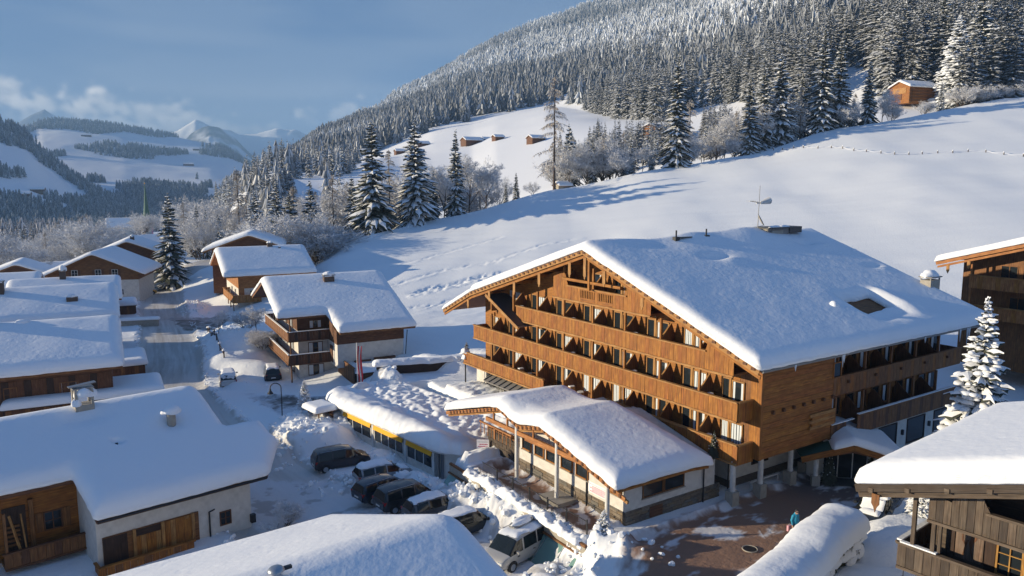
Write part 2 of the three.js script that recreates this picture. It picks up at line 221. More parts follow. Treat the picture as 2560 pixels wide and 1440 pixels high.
function edgeDist(P, x, y) { let d = 1e9; for (let i = 0, j = P.length - 1; i < P.length; j = i++) { const [ax, ay] = P[j], ex = P[i][0] - ax, ey = P[i][1] - ay, t = clamp(((x - ax) * ex + (y - ay) * ey) / (ex * ex + ey * ey)); d = Math.min(d, Math.hypot(x - ax - ex * t, y - ay - ey * t)); } return inPoly(P, x, y) ? d : -d; }
function paved(x, D) { let p = 0; if (D < 205 && x < 0) { const [d] = alongRoad(x, D); p = smooth(roadHalf(D) + 0.7, roadHalf(D) - 0.4, Math.abs(d)); } for (const P of [DRIVE, PARKING, COURT, FORECOURT, TERRACE]) { const [px, py] = P[0]; if (Math.abs(px - x) < 40 && Math.abs(py - D) < 40) p = Math.max(p, smooth(-0.5, 0.5, edgeDist(P, x, D))); } return p; }
function baseLevel(x, D) {
  const a = hx(x, D), u = hu(x, D); let e = -11.35, w = 0.45;
  if (u < 2) { const t = smooth(2, -6, u); e = lerp(-11.35, -12.6, t); w = lerp(0.45, 4, t); }
  if (u > 16.5 && u < 40) e += 8.6 * smooth(16.6, 18.4, u) * smooth(40, 37.5, u);
  if (u > 35) { const t = smooth(35, 52, u); e = lerp(e, -3, t); w = lerp(0.45, 7, t); }
  let y = lerp(lerp(-3, -2.1, smooth(22, 11, u) * smooth(-21, -14, a)), 0, smooth(e - w, e + w, a));
  if (D > 170) y -= smooth(170, 320, D) * 4;
  return y;
}
function groundY(x, D) {
  let y = baseLevel(x, D);
  const Df = footD(x), Dc = crestD(x), yf = footY(x), yc = crestY(x), side = smooth(-50, -33, x);
  let field = 0;
  if (x > -64) {
    const s = (D - Df) / (Dc - Df);
    if (s <= 0) y = lerp(y, yf, smooth(Df - 34, Df, D) * side);
    else if (s <= 1) { const e = s * (0.78 + 0.22 * s) ; y = lerp(y, yf + (yc - yf) * e, side); field = smooth(0, 0.12, s); }
    else { const k = D - Dc; y = lerp(y, yc - 0.06 * Math.min(k, 3) ** 1.4 - 5.5 * smooth(2, 34, k) + Math.max(0, k - 45) * 0.09, side); }
    y -= 0.35 * side * Math.exp(-((D - Dc) ** 2) / 30);
    y += field * (0.8 * fbm(x * 0.021, D * 0.021, 3) + 0.13 * vn(x * 0.16, D * 0.16) + 0.07 * vn(x * 0.11 + D * 0.2, D * 0.5));
    if (x > -28 && x < 30 && D > 108 && D < 165) {                  // a trodden path and old tracks across the foot of the slope
      for (const [a0, b0, a1, b1, wd, dp] of [[-19, 133, 16, 150, 1.0, 0.5], [-30, 134, 14, 161, 0.5, 0.18], [-26, 122, 6, 132, 0.5, 0.2], [-16, 124, 18, 141, 0.45, 0.16], [-34, 141, 4, 171, 0.45, 0.14]]) {
        const ex = a1 - a0, ed = b1 - b0, L = Math.hypot(ex, ed), t = ((x - a0) * ex + (D - b0) * ed) / (L * L); if (t < 0 || t > 1) continue;
        const q = ((x - a0) * ed - (D - b0) * ex) / L + 1.2 * vn(t * 5 + a0, 3) + 0.4 * vn(t * 30, a0);
        y -= dp * Math.exp(-(q * q) / (wd * wd)) * (0.7 + 0.6 * vn(x * 1.9, D * 1.9)) * smooth(0, 0.1, t) * smooth(1, 0.9, t);
        y += dp * 0.5 * Math.exp(-((q - wd * 2.2) ** 2) / (wd * wd)) * (0.6 + 0.9 * vn(x * 1.3 + 9, D * 1.3));
      }
    }
  }
  if (D < 210 && x < 40) {
    const p = paved(x, D); let m = 0, ro = 0; const ha = hx(x, D), ua = hu(x, D), keep = ua > 1 && ua < 20 ? smooth(-11.0, -11.7, ha) : 1;
    for (const [cx, cd, rx, rd, ht, rough, t] of MOUNDS) { const dx0 = x - cx, dd0 = D - cd; if (Math.abs(dx0) > 9 || Math.abs(dd0) > 9) continue; const c = Math.cos(t), s = Math.sin(t), dx = (dx0 * c + dd0 * s) / rx, dd = (-dx0 * s + dd0 * c) / rd, q = dx * dx + dd * dd; if (q < 2.2) { const k = (1 - smooth(0.1, 1.6, q)); m = Math.max(m, ht * k); ro = Math.max(ro, rough * Math.min(1, k * 1.6)); } }
    if (p < 1) { const bank = p > 0.02 ? 0.5 * (1 - Math.abs(2 * p - 1)) * (0.6 + 0.5 * vn(x * 0.7, D * 0.7)) : 0; y += (1 - p) * (0.28 + 0.12 * fbm(x * 0.3, D * 0.3, 3)) * (1 - field) * smooth(30, -4, x) + bank; }
    m *= keep; ro *= keep;
    y += p * 0.035 * fbm(x * 1.2, D * 1.2, 3);
    y += m * (1 + 0.28 * ro * fbm(x * 0.9, D * 0.9, 3)) + ro * (0.55 * Math.abs(fbm(x * 0.8 + 5, D * 0.8, 4)) + 0.30 * vn(x * 1.9, D * 1.9) + 0.14 * vn(x * 3.4, D * 3.4));
    if (hx(x, D) > (hu(x, D) > 16.5 ? -2.2 : -10.6) && hx(x, D) < 1.5 && hu(x, D) > 15.6 && hu(x, D) < 34) y += 0.5 + 0.16 * fbm(x * 0.8, D * 0.8, 3) + 0.12 * vn(x * 2.2, D * 2.2);   // trodden terrace beside the canopy
  }
  return y;
}
function lines(fine, a, b, growth, lo, hi) { const L = []; let p = a; while (p < b) { L.push(p); let s = 99; for (const [c, d, st] of fine) if (p >= c && p < d) s = Math.min(s, st); p += s < 99 ? s : 2; } let s = 1; const left = []; p = a; while (p > lo) { s *= growth; p -= s; left.unshift(p); } s = 1; p = b; L.push(b); while (p < hi) { s *= growth; p += s; L.push(p); } return left.concat(L); }
{
  const XS = lines([[-110, 70, 1], [70, 190, 2.2], [-90, 32, 0.55], [-27, 12, 0.27]], -110, 190, 1.12, -900, 620), DS = lines([[24, 214, 1], [34, 176, 0.55], [38, 80, 0.27], [176, 214, 0.8]], 24, 214, 1.13, -500, 300);
  const nx = XS.length, nd = DS.length, pos = new Float32Array(nx * nd * 3), uv = new Float32Array(nx * nd * 2), kind = new Uint8Array(nx * nd);
  for (let i = 0; i < nx; i++) for (let j = 0; j < nd; j++) {
    const k = i * nd + j, x = XS[i], D = DS[j]; pos[k * 3] = x; pos[k * 3 + 1] = groundY(x, D); pos[k * 3 + 2] = -D; uv[k * 2] = (x + 90) / 120; uv[k * 2 + 1] = (D - 30) / 140;
    if (D < 200 && D > 20 && x < 30 && x > -100) { if (x < 0 && Math.abs(alongRoad(x, D)[0]) < roadHalf(D)) kind[k] = 1; else if (edgeDist(DRIVE, x, D) > 0) kind[k] = 2; else if (edgeDist(PARKING, x, D) > 0) kind[k] = 3; else if (edgeDist(COURT, x, D) > 0) kind[k] = 4; else if (edgeDist(FORECOURT, x, D) > 0) kind[k] = 5; else if (edgeDist(TERRACE, x, D) > 0) kind[k] = 6; }
  }
  const I = [[], [], [], [], [], [], []];
  for (let i = 0; i < nx - 1; i++) for (let j = 0; j < nd - 1; j++) { const a = i * nd + j, b = a + nd; const L = I[Math.min(kind[a], kind[b + 1]) && kind[a]]; L.push(a, b, b + 1, a, b + 1, a + 1); }
  const base = new THREE.BufferGeometry(); base.setAttribute('position', new THREE.BufferAttribute(pos, 3)); base.setAttribute('uv', new THREE.BufferAttribute(uv, 2)); base.setIndex([].concat(...I.map(l => Array.from(l)))); base.computeVertexNormals();
  // what lies on the ground: fresh, driven and trodden snow, wet asphalt, reddish paving, earth
  const N = 2048, tx = new Uint8Array(N * N * 4), px = 120 / N, pd = 140 / N;
  const grid = 512, pv = new Float32Array(grid * grid); for (let j = 0; j < grid; j++) for (let i = 0; i < grid; i++) pv[j * grid + i] = paved(-90 + i * 120 / (grid - 1), 30 + j * 140 / (grid - 1));
  const srgb = c => c <= 0.0031308 ? c * 12.92 : 1.055 * Math.pow(c, 1 / 2.4) - 0.055;
  for (let j = 0; j < N; j++) for (let i = 0; i < N; i++) {
    const x = -90 + (i + 0.5) * px, D = 30 + (j + 0.5) * pd; let r = 0.86, g = 0.88, b = 0.90;
    const q = pv[Math.min(grid - 1, (j / N * grid) | 0) * grid + Math.min(grid - 1, (i / N * grid) | 0)];
    if (q > 0.01) {
      const f = fbm(x * 1.1, D * 1.1, 4), f2 = fbm(x * 0.28 + 9, D * 0.28, 3), warp = 0.35 * vn(x * 1.7, D * 1.7);
      const mix = (R, G, B, t) => { t = clamp(t); r = lerp(r, R, t); g = lerp(g, G, t); b = lerp(b, B, t); };
      if (x < 0) { const [d, at] = alongRoad(x, D), w = roadHalf(D), on = smooth(w + 0.35, w - 0.3, Math.abs(d) + warp); if (on > 0) { mix(0.60, 0.585, 0.56, on); const ru = Math.exp(-((Math.abs(d - 0.3) - 1.5 + 0.3 * vn(at * 0.05, 2)) ** 2) / 0.35) + 0.7 * Math.exp(-((Math.abs(d + 0.9) - 1.3 + 0.4 * vn(at * 0.04, 7)) ** 2) / 0.25); mix(0.36, 0.33, 0.295, on * clamp(ru * (0.35 + 0.9 * fbm(d * 3, at * 0.14, 3) + f2 * 0.5))); mix(0.44, 0.41, 0.37, on * smooth(0.1, 0.5, fbm(d * 2.2, at * 0.1 + 30, 4) + 0.2) * 0.5); } }
      const cover = (P, fn) => { const e = edgeDist(P, x, D) + f * 0.9 + warp * 0.4; if (e > -0.6) fn(smooth(-0.5, 0.5, e), e); };
      if (D < 70) { cover(PARKING, k => { mix(0.68, 0.69, 0.71, k * 0.8); mix(0.30, 0.28, 0.26, k * smooth(0.12, 0.4, f + f2 * 0.7) * 0.55); });
        cover(DRIVE, k => { const wet = smooth(45.5, 49.5, D * 0.75 + x * 0.55 + 1.2 * f2); mix(lerp(0.26, 0.125, wet), lerp(0.15, 0.10, wet), lerp(0.10, 0.094, wet), k); const sn = fbm(x * 0.42 + D * 0.36, (D * 0.75 - x * 0.62) * 1.35, 5) + 0.5 * f2 + lerp(-0.13, 0.06, wet) + 0.55 * Math.exp(-((D - 43.2 - 0.10 * (x - 9)) ** 2) / 0.7) * (x < 15 ? 1 : 0.3); mix(0.70, 0.71, 0.73, k * smooth(0.06, 0.42, sn) * 0.85); });
        cover(TERRACE, k => { mix(0.20, 0.112, 0.075, k); mix(0.75, 0.76, 0.78, k * smooth(0.12, 0.3, f) * 0.6); }); }
      if (D > 70 && D < 90) cover(COURT, k => { const dry = smooth(0.0, 0.3, 0.5 * f2 + 0.3 * f + 0.75 * Math.exp(-((x + 19.5) ** 2) / 34 - ((D - 81.5) ** 2) / 16) - 0.2); mix(0.70, 0.71, 0.735, k); mix(0.155, 0.138, 0.125, k * dry); mix(0.32, 0.30, 0.28, k * smooth(0.1, 0.4, fbm(x * 0.8, D * 2.2, 4)) * 0.5); });
      if (D > 115 && D < 140) cover(FORECOURT, k => { mix(0.16, 0.145, 0.13, k * (0.85 + f * 0.6)); mix(0.5, 0.49, 0.48, k * smooth(0.15, 0.4, f2) * 0.6); });
    }
    const o = (j * N + i) * 4; tx[o] = srgb(clamp(r)) * 255; tx[o + 1] = srgb(clamp(g)) * 255; tx[o + 2] = srgb(clamp(b)) * 255; tx[o + 3] = 255;
  }
  const map = new THREE.DataTexture(tx, N, N); map.colorSpace = THREE.SRGBColorSpace; map.magFilter = THREE.LinearFilter; map.minFilter = THREE.LinearMipmapLinearFilter; map.generateMipmaps = true; map.needsUpdate = true;
  const bump = rep(snowBump, 120 / 2.4, 140 / 2.4);
  const gm = std('snowy ground', 0xffffff, { map, roughness: 0.95, bumpMap: bump, bumpScale: 0.035 });
  ['ground', 'road', 'driveway', 'parking_ground', 'courtyard', 'forecourt', 'terrace'].forEach((n, k) => { if (!I[k].length) return; const used = new Map(), id = I[k].map(v => { if (!used.has(v)) used.set(v, used.size); return used.get(v); }); const c = new THREE.BufferGeometry(), m = used.size, P = new Float32Array(m * 3), Q = new Float32Array(m * 3), T = new Float32Array(m * 2); for (const [v, t] of used) { for (let a = 0; a < 3; a++) { P[t * 3 + a] = pos[v * 3 + a]; Q[t * 3 + a] = base.attributes.normal.array[v * 3 + a]; } T[t * 2] = uv[v * 2]; T[t * 2 + 1] = uv[v * 2 + 1]; } c.setAttribute('position', new THREE.BufferAttribute(P, 3)); c.setAttribute('normal', new THREE.BufferAttribute(Q, 3)); c.setAttribute('uv', new THREE.BufferAttribute(T, 2)); c.setIndex(id); structure(n, c, gm); });
}

// ---------- hills and mountains: rows of [compass direction, distance, height] drawn together ----------
function rowAt(R, az) { let i = 1; while (i < R.length - 1 && R[i][0] < az) i++; const a = R[i - 1], b = R[i], t = (az - a[0]) / (b[0] - a[0]), s = clamp(t, -0.4, 1.4); return [lerp(a[1], b[1], s), lerp(a[2], b[2], s)]; }
function loft(rows, az0, az1, nAz, steps, rough) {
  const at = (az, t) => { const k = Math.min(rows.length - 2, Math.floor(t)), f = t - k, P = j => rowAt(rows[clamp(j, 0, rows.length - 1)], az), p1 = P(k), p2 = P(k + 1); const D = lerp(p1[0], p2[0], f); const s1 = (p2[1] - p1[1]), p0 = P(k - 1), p3 = P(k + 2); const m1 = k > 0 ? 0.5 * (s1 + (p1[1] - p0[1]) * (p2[0] - p1[0]) / Math.max(1, p1[0] - p0[0])) * 0.6 + s1 * 0.4 : s1, m2 = k < rows.length - 2 ? s1 : s1; const f2 = f * f, f3 = f2 * f; let y = (2 * f3 - 3 * f2 + 1) * p1[1] + (f3 - 2 * f2 + f) * m1 + (-2 * f3 + 3 * f2) * p2[1] + (f3 - f2) * m2; const a = az * DEG, x = Math.sin(a) * D, d = Math.cos(a) * D; y += rough(x, d, t); return [x, y, d]; };
  const T = []; steps.forEach((n, k) => { for (let i = 0; i < n; i++) T.push(k + i / n); }); T.push(rows.length - 1);
  const pos = [], uv = [], idx = []; for (let i = 0; i <= nAz; i++) for (const t of T) { const [x, y, d] = at(lerp(az0, az1, i / nAz), t); pos.push(x, y, -d); uv.push(x / 40, d / 40); }
  const n = T.length; for (let i = 0; i < nAz; i++) for (let j = 0; j < n - 1; j++) { const a = i * n + j, b = a + n; idx.push(a, b, b + 1, a, b + 1, a + 1); }
  const g = new THREE.BufferGeometry(); g.setAttribute('position', new THREE.Float32BufferAttribute(pos, 3)); g.setAttribute('uv', new THREE.Float32BufferAttribute(uv, 2)); g.setIndex(idx); g.computeVertexNormals(); return { g, at };
}
const RIDGE = [[-21.5, 1300, -20], [-20.4, 1300, 1], [-18.8, 1350, 18], [-17.2, 1400, 34], [-15.5, 1450, 60], [-13.8, 1500, 96], [-12.4, 1600, 116], [-11, 1700, 150], [-9.7, 1800, 170], [-8.1, 1900, 212], [-5.8, 2050, 272], [-2.9, 2250, 372], [-1.2, 2300, 420], [2.6, 2400, 490], [6.6, 2500, 562], [11.8, 2550, 640], [17.1, 2450, 650], [24.3, 2300, 650], [31.9, 2200, 650], [38.1, 2100, 650], [60, 2000, 600]];
const EDGE = [[-21.5, 900, -8], [-20.4, 900, -4], [-18.9, 750, 6], [-17.2, 740, 18], [-15.6, 730, 28], [-13.9, 720, 35], [-12.5, 720, 38], [-11.1, 720, 41], [-9.8, 720, 46], [-8.2, 720, 53], [-5.8, 740, 66], [-2.9, 780, 78], [-1.2, 800, 86], [2.6, 830, 100], [6.7, 620, 73], [12.1, 520, 64], [17.5, 460, 70], [24.9, 420, 84], [32.8, 450, 93], [39, 480, 110], [60, 620, 120]];
const MEADOW = [[-21.5, 400, -4], [-20.5, 400, 2], [-18.9, 320, 7], [-17.3, 300, 12], [-15.6, 300, 9], [-13.9, 300, 8], [-12.5, 300, 8], [-11.1, 300, 8], [-9.8, 300, 9], [-8.2, 300, 10], [-5.9, 300, 11], [-3, 300, 13], [-1.2, 290, 15], [2.7, 280, 18.5], [6.8, 270, 22.5], [12.2, 265, 27], [17.6, 262, 31], [25.1, 276, 41], [33, 316, 49.5], [39.2, 362, 59], [60, 480, 80]];
const START = MEADOW.map(([a, D, y]) => { const d = D * 0.90; const x = Math.sin(a * DEG) * d, dd = Math.cos(a * DEG) * d; return [a, d, Math.min(groundY(x, dd), y) - 5]; });
const BACK = RIDGE.map(([a, D, y]) => [a, D + 700, y - 250]);
const hillLoft = loft([START, MEADOW, EDGE, RIDGE, BACK], -21.5, 60, 330, [6, 26, 60, 4], (x, d, t) => smooth(1.2, 2.2, t) * smooth(4, 3, t) * (26 * fbm(x * 0.0022, d * 0.0022, 3) + 9 * fbm(x * 0.009, d * 0.009, 4)) * smooth(-700, 300, x + 0.2 * d) * smooth(2, 2.5, t) + smooth(0.6, 1.5, t) * 2.2 * fbm(x * 0.012, d * 0.012, 3));
structure('hillside', hillLoft.g, M.snowFar);
const VALLEY = [[[-70, 240, -9], [-15, 240, -7]], [[-70, 420, -13], [-15, 420, -8]], [[-70, 620, -22], [-15, 620, -16]], [[-70, 1000, -42], [-15, 1000, -38]], [[-70, 1500, -66], [-15, 1500, -60]], [[-70, 3400, -100], [-15, 3400, -100]]];
const valley = loft(VALLEY, -50, -16, 90, [10, 8, 8, 8, 6], (x, d) => 1.6 * fbm(x * 0.01, d * 0.01, 3));
structure('valley_floor', valley.g, M.snowFar);
const LEFT_TOP = [[-60, 1700, 150], [-38.9, 1900, 165], [-35.2, 2000, 163], [-33.2, 2100, 154], [-32, 2100, 133], [-31, 2050, 89], [-30, 1950, 46], [-28.5, 1800, 3], [-26.5, 1650, -30], [-24.1, 1500, -55], [-21.6, 1400, -66], [-20, 1300, -80]];
const leftHill = loft([LEFT_TOP.map(([a]) => [a, 1150, -52]), LEFT_TOP.map(([a, D, y]) => [a, lerp(1150, D, 0.5), lerp(-50, y, 0.42)]), LEFT_TOP, LEFT_TOP.map(([a, D, y]) => [a, D + 500, y - 200])], -44, -20, 120, [18, 18, 3], (x, d, t) => 6 * fbm(x * 0.006, d * 0.006, 4) * smooth(0, 0.6, t));
structure('left_hill', leftHill.g, M.snowFar);
const FAR_TOP = [[-60, 3400, 200], [-38, 3500, 235], [-35.2, 3600, 240], [-32, 3800, 229], [-31.1, 3900, 266], [-30, 4000, 285], [-28.5, 4000, 281], [-26.6, 4000, 269], [-24.8, 4000, 244], [-23.3, 3900, 215], [-21.3, 3800, 185], [-20, 3700, 149], [-18.8, 3500, 93], [-17.2, 3300, 38], [-15.6, 3200, -12], [-13, 3100, -60]];
const farHill = loft([FAR_TOP.map(([a]) => [a, 1700, -72]), FAR_TOP.map(([a, D, y]) => [a, lerp(1700, D, 0.45), lerp(-60, y, 0.40)]), FAR_TOP, FAR_TOP.map(([a, D, y]) => [a, D + 900, y - 250])], -42, -13, 160, [22, 26, 3], (x, d, t) => 16 * fbm(x * 0.0025, d * 0.0025, 4) * smooth(0, 0.6, t));
structure('far_hill', farHill.g, M.snowFar);
const CONE_TOP = [[-26.5, 6500, 60], [-24.4, 6500, 190], [-23.3, 6500, 305], [-22.3, 6500, 420], [-21.2, 6500, 478], [-20.5, 6500, 466], [-19.5, 6500, 384], [-18.5, 6500, 269], [-17.4, 6400, 136], [-16.1, 6300, 21], [-14, 6200, -60]];
const coneHill = loft([CONE_TOP.map(([a]) => [a, 4600, -60]), CONE_TOP, CONE_TOP.map(([a, D, y]) => [a, D + 1500, y - 400])], -26.5, -14, 150, [40, 4], (x, d, t) => (26 * fbm(x * 0.003, d * 0.0015, 5) - 38 + 14 * fbm(x * 0.012, d * 0.004, 4)) * smooth(0, 0.7, t));
const rockSnow = (g, dark, rate, bias) => { const p = g.attributes.position, n = g.attributes.normal, c = new Float32Array(p.count * 3); for (let i = 0; i < p.count; i++) { const k = smooth(-0.18, 0.22, fbm(p.getX(i) * rate, p.getZ(i) * rate * 0.6, 5) + bias + (n.getY(i) - 0.75) * 0.5); c[3 * i] = lerp(dark[0], 0.82, k); c[3 * i + 1] = lerp(dark[1], 0.84, k); c[3 * i + 2] = lerp(dark[2], 0.87, k); } g.setAttribute('color', new THREE.BufferAttribute(c, 3)); return g; };
const rockMat = std('rock and snow', 0xffffff, { vertexColors: true, roughness: 1 });
structure('wooded_mountain', rockSnow(coneHill.g, [0.04, 0.05, 0.055], 0.006, -0.22), rockMat);
const PEAK_TOP = [[-60, 8200, 535], [-42, 8200, 594], [-37.1, 8200, 643], [-33.2, 8200, 520], [-31.9, 8200, 643], [-30.8, 8200, 723], [-29.6, 8200, 594], [-27.8, 8200, 535], [-25.7, 8200, 512], [-23.2, 8200, 594], [-22, 8200, 699], [-20.7, 8200, 652], [-19.2, 8200, 594], [-18.1, 8200, 606], [-16.8, 8200, 617], [-15.5, 8200, 553], [-14.4, 8200, 477], [-12.4, 8200, 512], [-9.6, 8200, 447], [-4, 8200, 418]];
const peaks = loft([PEAK_TOP.map(([a]) => [a, 7200, -100]), PEAK_TOP, PEAK_TOP.map(([a]) => [a, 9000, 100])], -40, -4, 250, [30, 3], (x, d, t) => (90 * fbm(x * 0.0019, d * 0.0014, 6) - 75) * smooth(0.1, 1, t));
structure('distant_peaks', rockSnow(peaks.g, [0.10, 0.11, 0.13], 0.0028, 0.22), rockMat);
// ---------- trees ----------
class Tri { constructor(colors) { this.p = []; this.c = colors ? [] : null; } t(a, b, c, ca, cb, cc) { this.p.push(...a, ...b, ...c); if (this.c) this.c.push(...ca, ...(cb || ca), ...(cc || ca)); } geo() { const g = new THREE.BufferGeometry(); g.setAttribute('position', new THREE.Float32BufferAttribute(this.p, 3)); if (this.c) g.setAttribute('color', new THREE.Float32BufferAttribute(this.c, 3)); g.computeVertexNormals(); return g; } }
function frond(dark, snow, b, az, L, up, droop, w0, load, r, n = 5) {
  const ca = Math.cos(az), sa = Math.sin(az), P = [], l = [], q = [];
  for (let i = 0; i <= n; i++) { const t = i / n, x = b[0] + ca * L * t, z = b[2] + sa * L * t, y = b[1] + L * (up * t - droop * t * t); P.push([x, y, z]);
    const w = w0 * Math.sin(Math.PI * Math.min(1, 0.16 + 0.84 * t)) ** 0.7 * (i & 1 ? 1.25 : 0.6) * (0.75 + 0.5 * r()) * (i === n ? 0 : 1), sag = w * (0.45 + 0.5 * r()), fw = w * 0.5; l.push([x - sa * w + ca * fw, y - sag, z + ca * w + sa * fw]); q.push([x + sa * w + ca * fw, y - sag, z - ca * w + sa * fw]); }
  for (let i = 0; i < n; i++) { dark.t(P[i], l[i], P[i + 1]); dark.t(l[i], l[i + 1], P[i + 1]); dark.t(P[i], P[i + 1], q[i]); dark.t(q[i], P[i + 1], q[i + 1]); }
  if (snow && r() < 0.62 + load) { const k = 0.55 + 0.42 * load, up2 = 0.05 + 0.1 * load, i0 = r() < 0.5 ? 0 : 1, S = i => [P[i][0], P[i][1] + up2, P[i][2]], E = (s, i) => { const a = S(i), f = k * (0.65 + 0.5 * r()); return [lerp(a[0], s[i][0], f), lerp(a[1], s[i][1], f) + up2 * 0.4, lerp(a[2], s[i][2], f)]; };
    let la = E(l, i0), qa = E(q, i0); for (let i = i0; i < n; i++) { const lb = E(l, i + 1), qb = E(q, i + 1), a = S(i), c = S(i + 1); snow.t(a, la, c); snow.t(la, lb, c); snow.t(a, c, qa); snow.t(qa, c, qb); la = lb; qa = qb; } }
}
function spruceGeo(seed, { H = 20, R = 3.6, tiers = 32, load = 0.35, bare = 0.06, thin = 1, puffs = 0 } = {}) {
  const r = rng(seed), dark = new Tri(), snow = new Tri();
  for (let k = 0; k < tiers; k++) {
    const f = k / (tiers - 1), y = H * (bare + (1 - bare) * Math.pow(f, 0.92)) - 0.2, rad = R * Math.pow(1 - f, 0.82) * (0.82 + 0.34 * r()) + 0.25, n = Math.max(4, Math.round((7 + 8 * (1 - f)) * thin));
    for (let i = 0; i < n; i++) { const az = (i + r() * 0.8 + k * 0.37) / n * 2 * Math.PI, L = rad * (0.58 + 0.62 * r()), off = (r() - 0.5) * H / tiers * 2.4; frond(dark, snow, [0, y + off, 0], az, L, lerp(-0.12, 0.35, f) + 0.1 * r(), lerp(0.42, 0.20, f) + 0.12 * r(), Math.min(0.75, 0.17 * L + 0.13), load, r, L > 1.6 ? 5 : 3); }
  }
  frond(dark, snow, [0, H * 0.96, 0], 0, 0.01, 60, -20, 0.12, load, r, 3);
  const pf = []; if (puffs) for (let k = 0; k < tiers; k++) { const f = k / (tiers - 1), y = H * (bare + (1 - bare) * Math.pow(f, 0.92)) - 0.2, rad = R * Math.pow(1 - f, 0.82) + 0.2, n = Math.round(2 + puffs * (1 - f) * 2.2); for (let i = 0; i < n; i++) { const az = r() * 6.283, q = rad * (0.45 + 0.55 * r()), s = (0.3 + 0.42 * r()) * (0.35 + 0.65 * (1 - f)); pf.push(snowLump(Math.cos(az) * q, y - q * 0.22, Math.sin(az) * q, s * 1.2, s * 0.75, s * 1.2, k * 9 + i, 0)); } }
  return { dark: dark.geo(), snow: pf.length ? merge([snow.geo(), ...pf.map(g => g.deleteAttribute('uv'))]) : snow.geo(), trunk: merge([cyl(0, -1.5, H * 0.97, 0, H * 0.014, 0.03, 7)]), H };
}
const FROSTW = [0.70, 0.71, 0.73], FROSTG = [0.46, 0.44, 0.425], TWIG = [0.15, 0.115, 0.09], LARCHC = [0.40, 0.33, 0.25];
function blade(t, a, d, L, w, c0, c1, r) { const l = Math.hypot(...d) || 1, D = d.map(v => v / l), s0 = [r() - 0.5, r() - 0.5, r() - 0.5], s = [D[1] * s0[2] - D[2] * s0[1], D[2] * s0[0] - D[0] * s0[2], D[0] * s0[1] - D[1] * s0[0]], sl = Math.hypot(...s) || 1; const e = [a[0] + D[0] * L, a[1] + D[1] * L, a[2] + D[2] * L], k = w / sl; t.t([a[0] + s[0] * k, a[1] + s[1] * k, a[2] + s[2] * k], [a[0] - s[0] * k, a[1] - s[1] * k, a[2] - s[2] * k], e, c0, c0, c1); return e; }
function larchGeo(seed, { H = 20, R = 3.4 } = {}) {
  const r = rng(seed), t = new Tri(true), wood = [cyl(0, -1.5, H, 0, H * 0.013, 0.04, 7)];
  for (let k = 0; k < 78; k++) { const f = Math.pow(r(), 0.85), y = H * (0.16 + 0.83 * f), az = r() * 6.283, L = R * Math.pow(1 - f, 0.7) * (0.6 + 0.6 * r()) + 0.3, dx = Math.cos(az), dz = Math.sin(az);
    const n = 9; let p = [0, y, 0]; for (let i = 1; i <= n; i++) { const s = i / n, q = [dx * L * s, y + L * (0.10 * s - 0.34 * s * s), dz * L * s]; blade(t, p, [q[0] - p[0], q[1] - p[1], q[2] - p[2]], L / n * 1.15, 0.05 * (1.2 - s), TWIG, FROSTG, r); blade(t, [p[0], p[1] + 0.05, p[2]], [q[0] - p[0], q[1] - p[1], q[2] - p[2]], L / n * 1.15, 0.05, FROSTW, FROSTG, r);
      for (let m = 0; m < 3; m++) blade(t, q, [dx * 0.3 + (r() - 0.5) * 1.3, -0.45 - r() * 0.6, dz * 0.3 + (r() - 0.5) * 1.3], 0.35 + 0.6 * r() * Math.min(1, L / 2), 0.055, r() < 0.5 ? LARCHC : FROSTG, r() < 0.5 ? FROSTW : LARCHC, r); p = q; } }
  return { crown: t.geo(), trunk: merge(wood), H };
}
function bareGeo(seed, { H = 12, spread = 0.36, stems = 1, levels = 5, white = 0.75, w = 0.14 } = {}) {
  const r = rng(seed), t = new Tri(true), wood = [];
  const grow = (a, d, L, lev, wd) => {
    const bendy = [d[0] + (r() - 0.5) * 0.25, d[1] + 0.06, d[2] + (r() - 0.5) * 0.25]; const l = Math.hypot(...bendy), D = bendy.map(v => v / l), e = [a[0] + D[0] * L, a[1] + D[1] * L, a[2] + D[2] * L];
    if (lev >= levels - 1) wood.push(rod(a, e, wd, 5, wd * 0.65));
    else { const cw = r() < white ? FROSTW : FROSTG; blade(t, a, D, L, wd, FROSTG, cw, r); blade(t, [a[0], a[1] + wd, a[2]], D, L, wd * 1.1, cw, FROSTW, r); }
    if (lev <= 0) { for (let m = 0; m < 5; m++) blade(t, [lerp(a[0], e[0], r()), lerp(a[1], e[1], r()), lerp(a[2], e[2], r())], [D[0] + (r() - 0.5) * 1.8, D[1] * 0.6 + (r() - 0.5) * 1.5, D[2] + (r() - 0.5) * 1.8], 0.25 + 0.4 * r(), 0.035, r() < white ? FROSTW : FROSTG, FROSTW, r); return; }
    const n = lev >= levels - 1 ? 5 : 3 + (r() < 0.5 ? 1 : 0); for (let i = 0; i < n; i++) { const s = 0.35 + 0.65 * (i + r()) / n, b = [lerp(a[0], e[0], s), lerp(a[1], e[1], s), lerp(a[2], e[2], s)], th = r() * 6.283, sp = 0.5 + 0.5 * r(); grow(b, [D[0] + Math.cos(th) * sp, D[1] + (r() - 0.35) * 0.7, D[2] + Math.sin(th) * sp], L * (0.56 + 0.2 * r()), lev - 1, wd * 0.55); }
  };
  for (let s = 0; s < stems; s++) { const th = r() * 6.283, k = stems > 1 ? spread * (0.4 + 0.9 * r()) : 0.06; grow([Math.cos(th) * 0.3 * (stems > 1), -0.8, Math.sin(th) * 0.3 * (stems > 1)], [Math.cos(th) * k, 1, Math.sin(th) * k], H * 0.42 * (0.8 + 0.4 * r()), levels, w); }
  const g = t.geo(); g.computeBoundingBox(); return { crown: g, trunk: merge(wood), H: g.boundingBox.max.y };
}
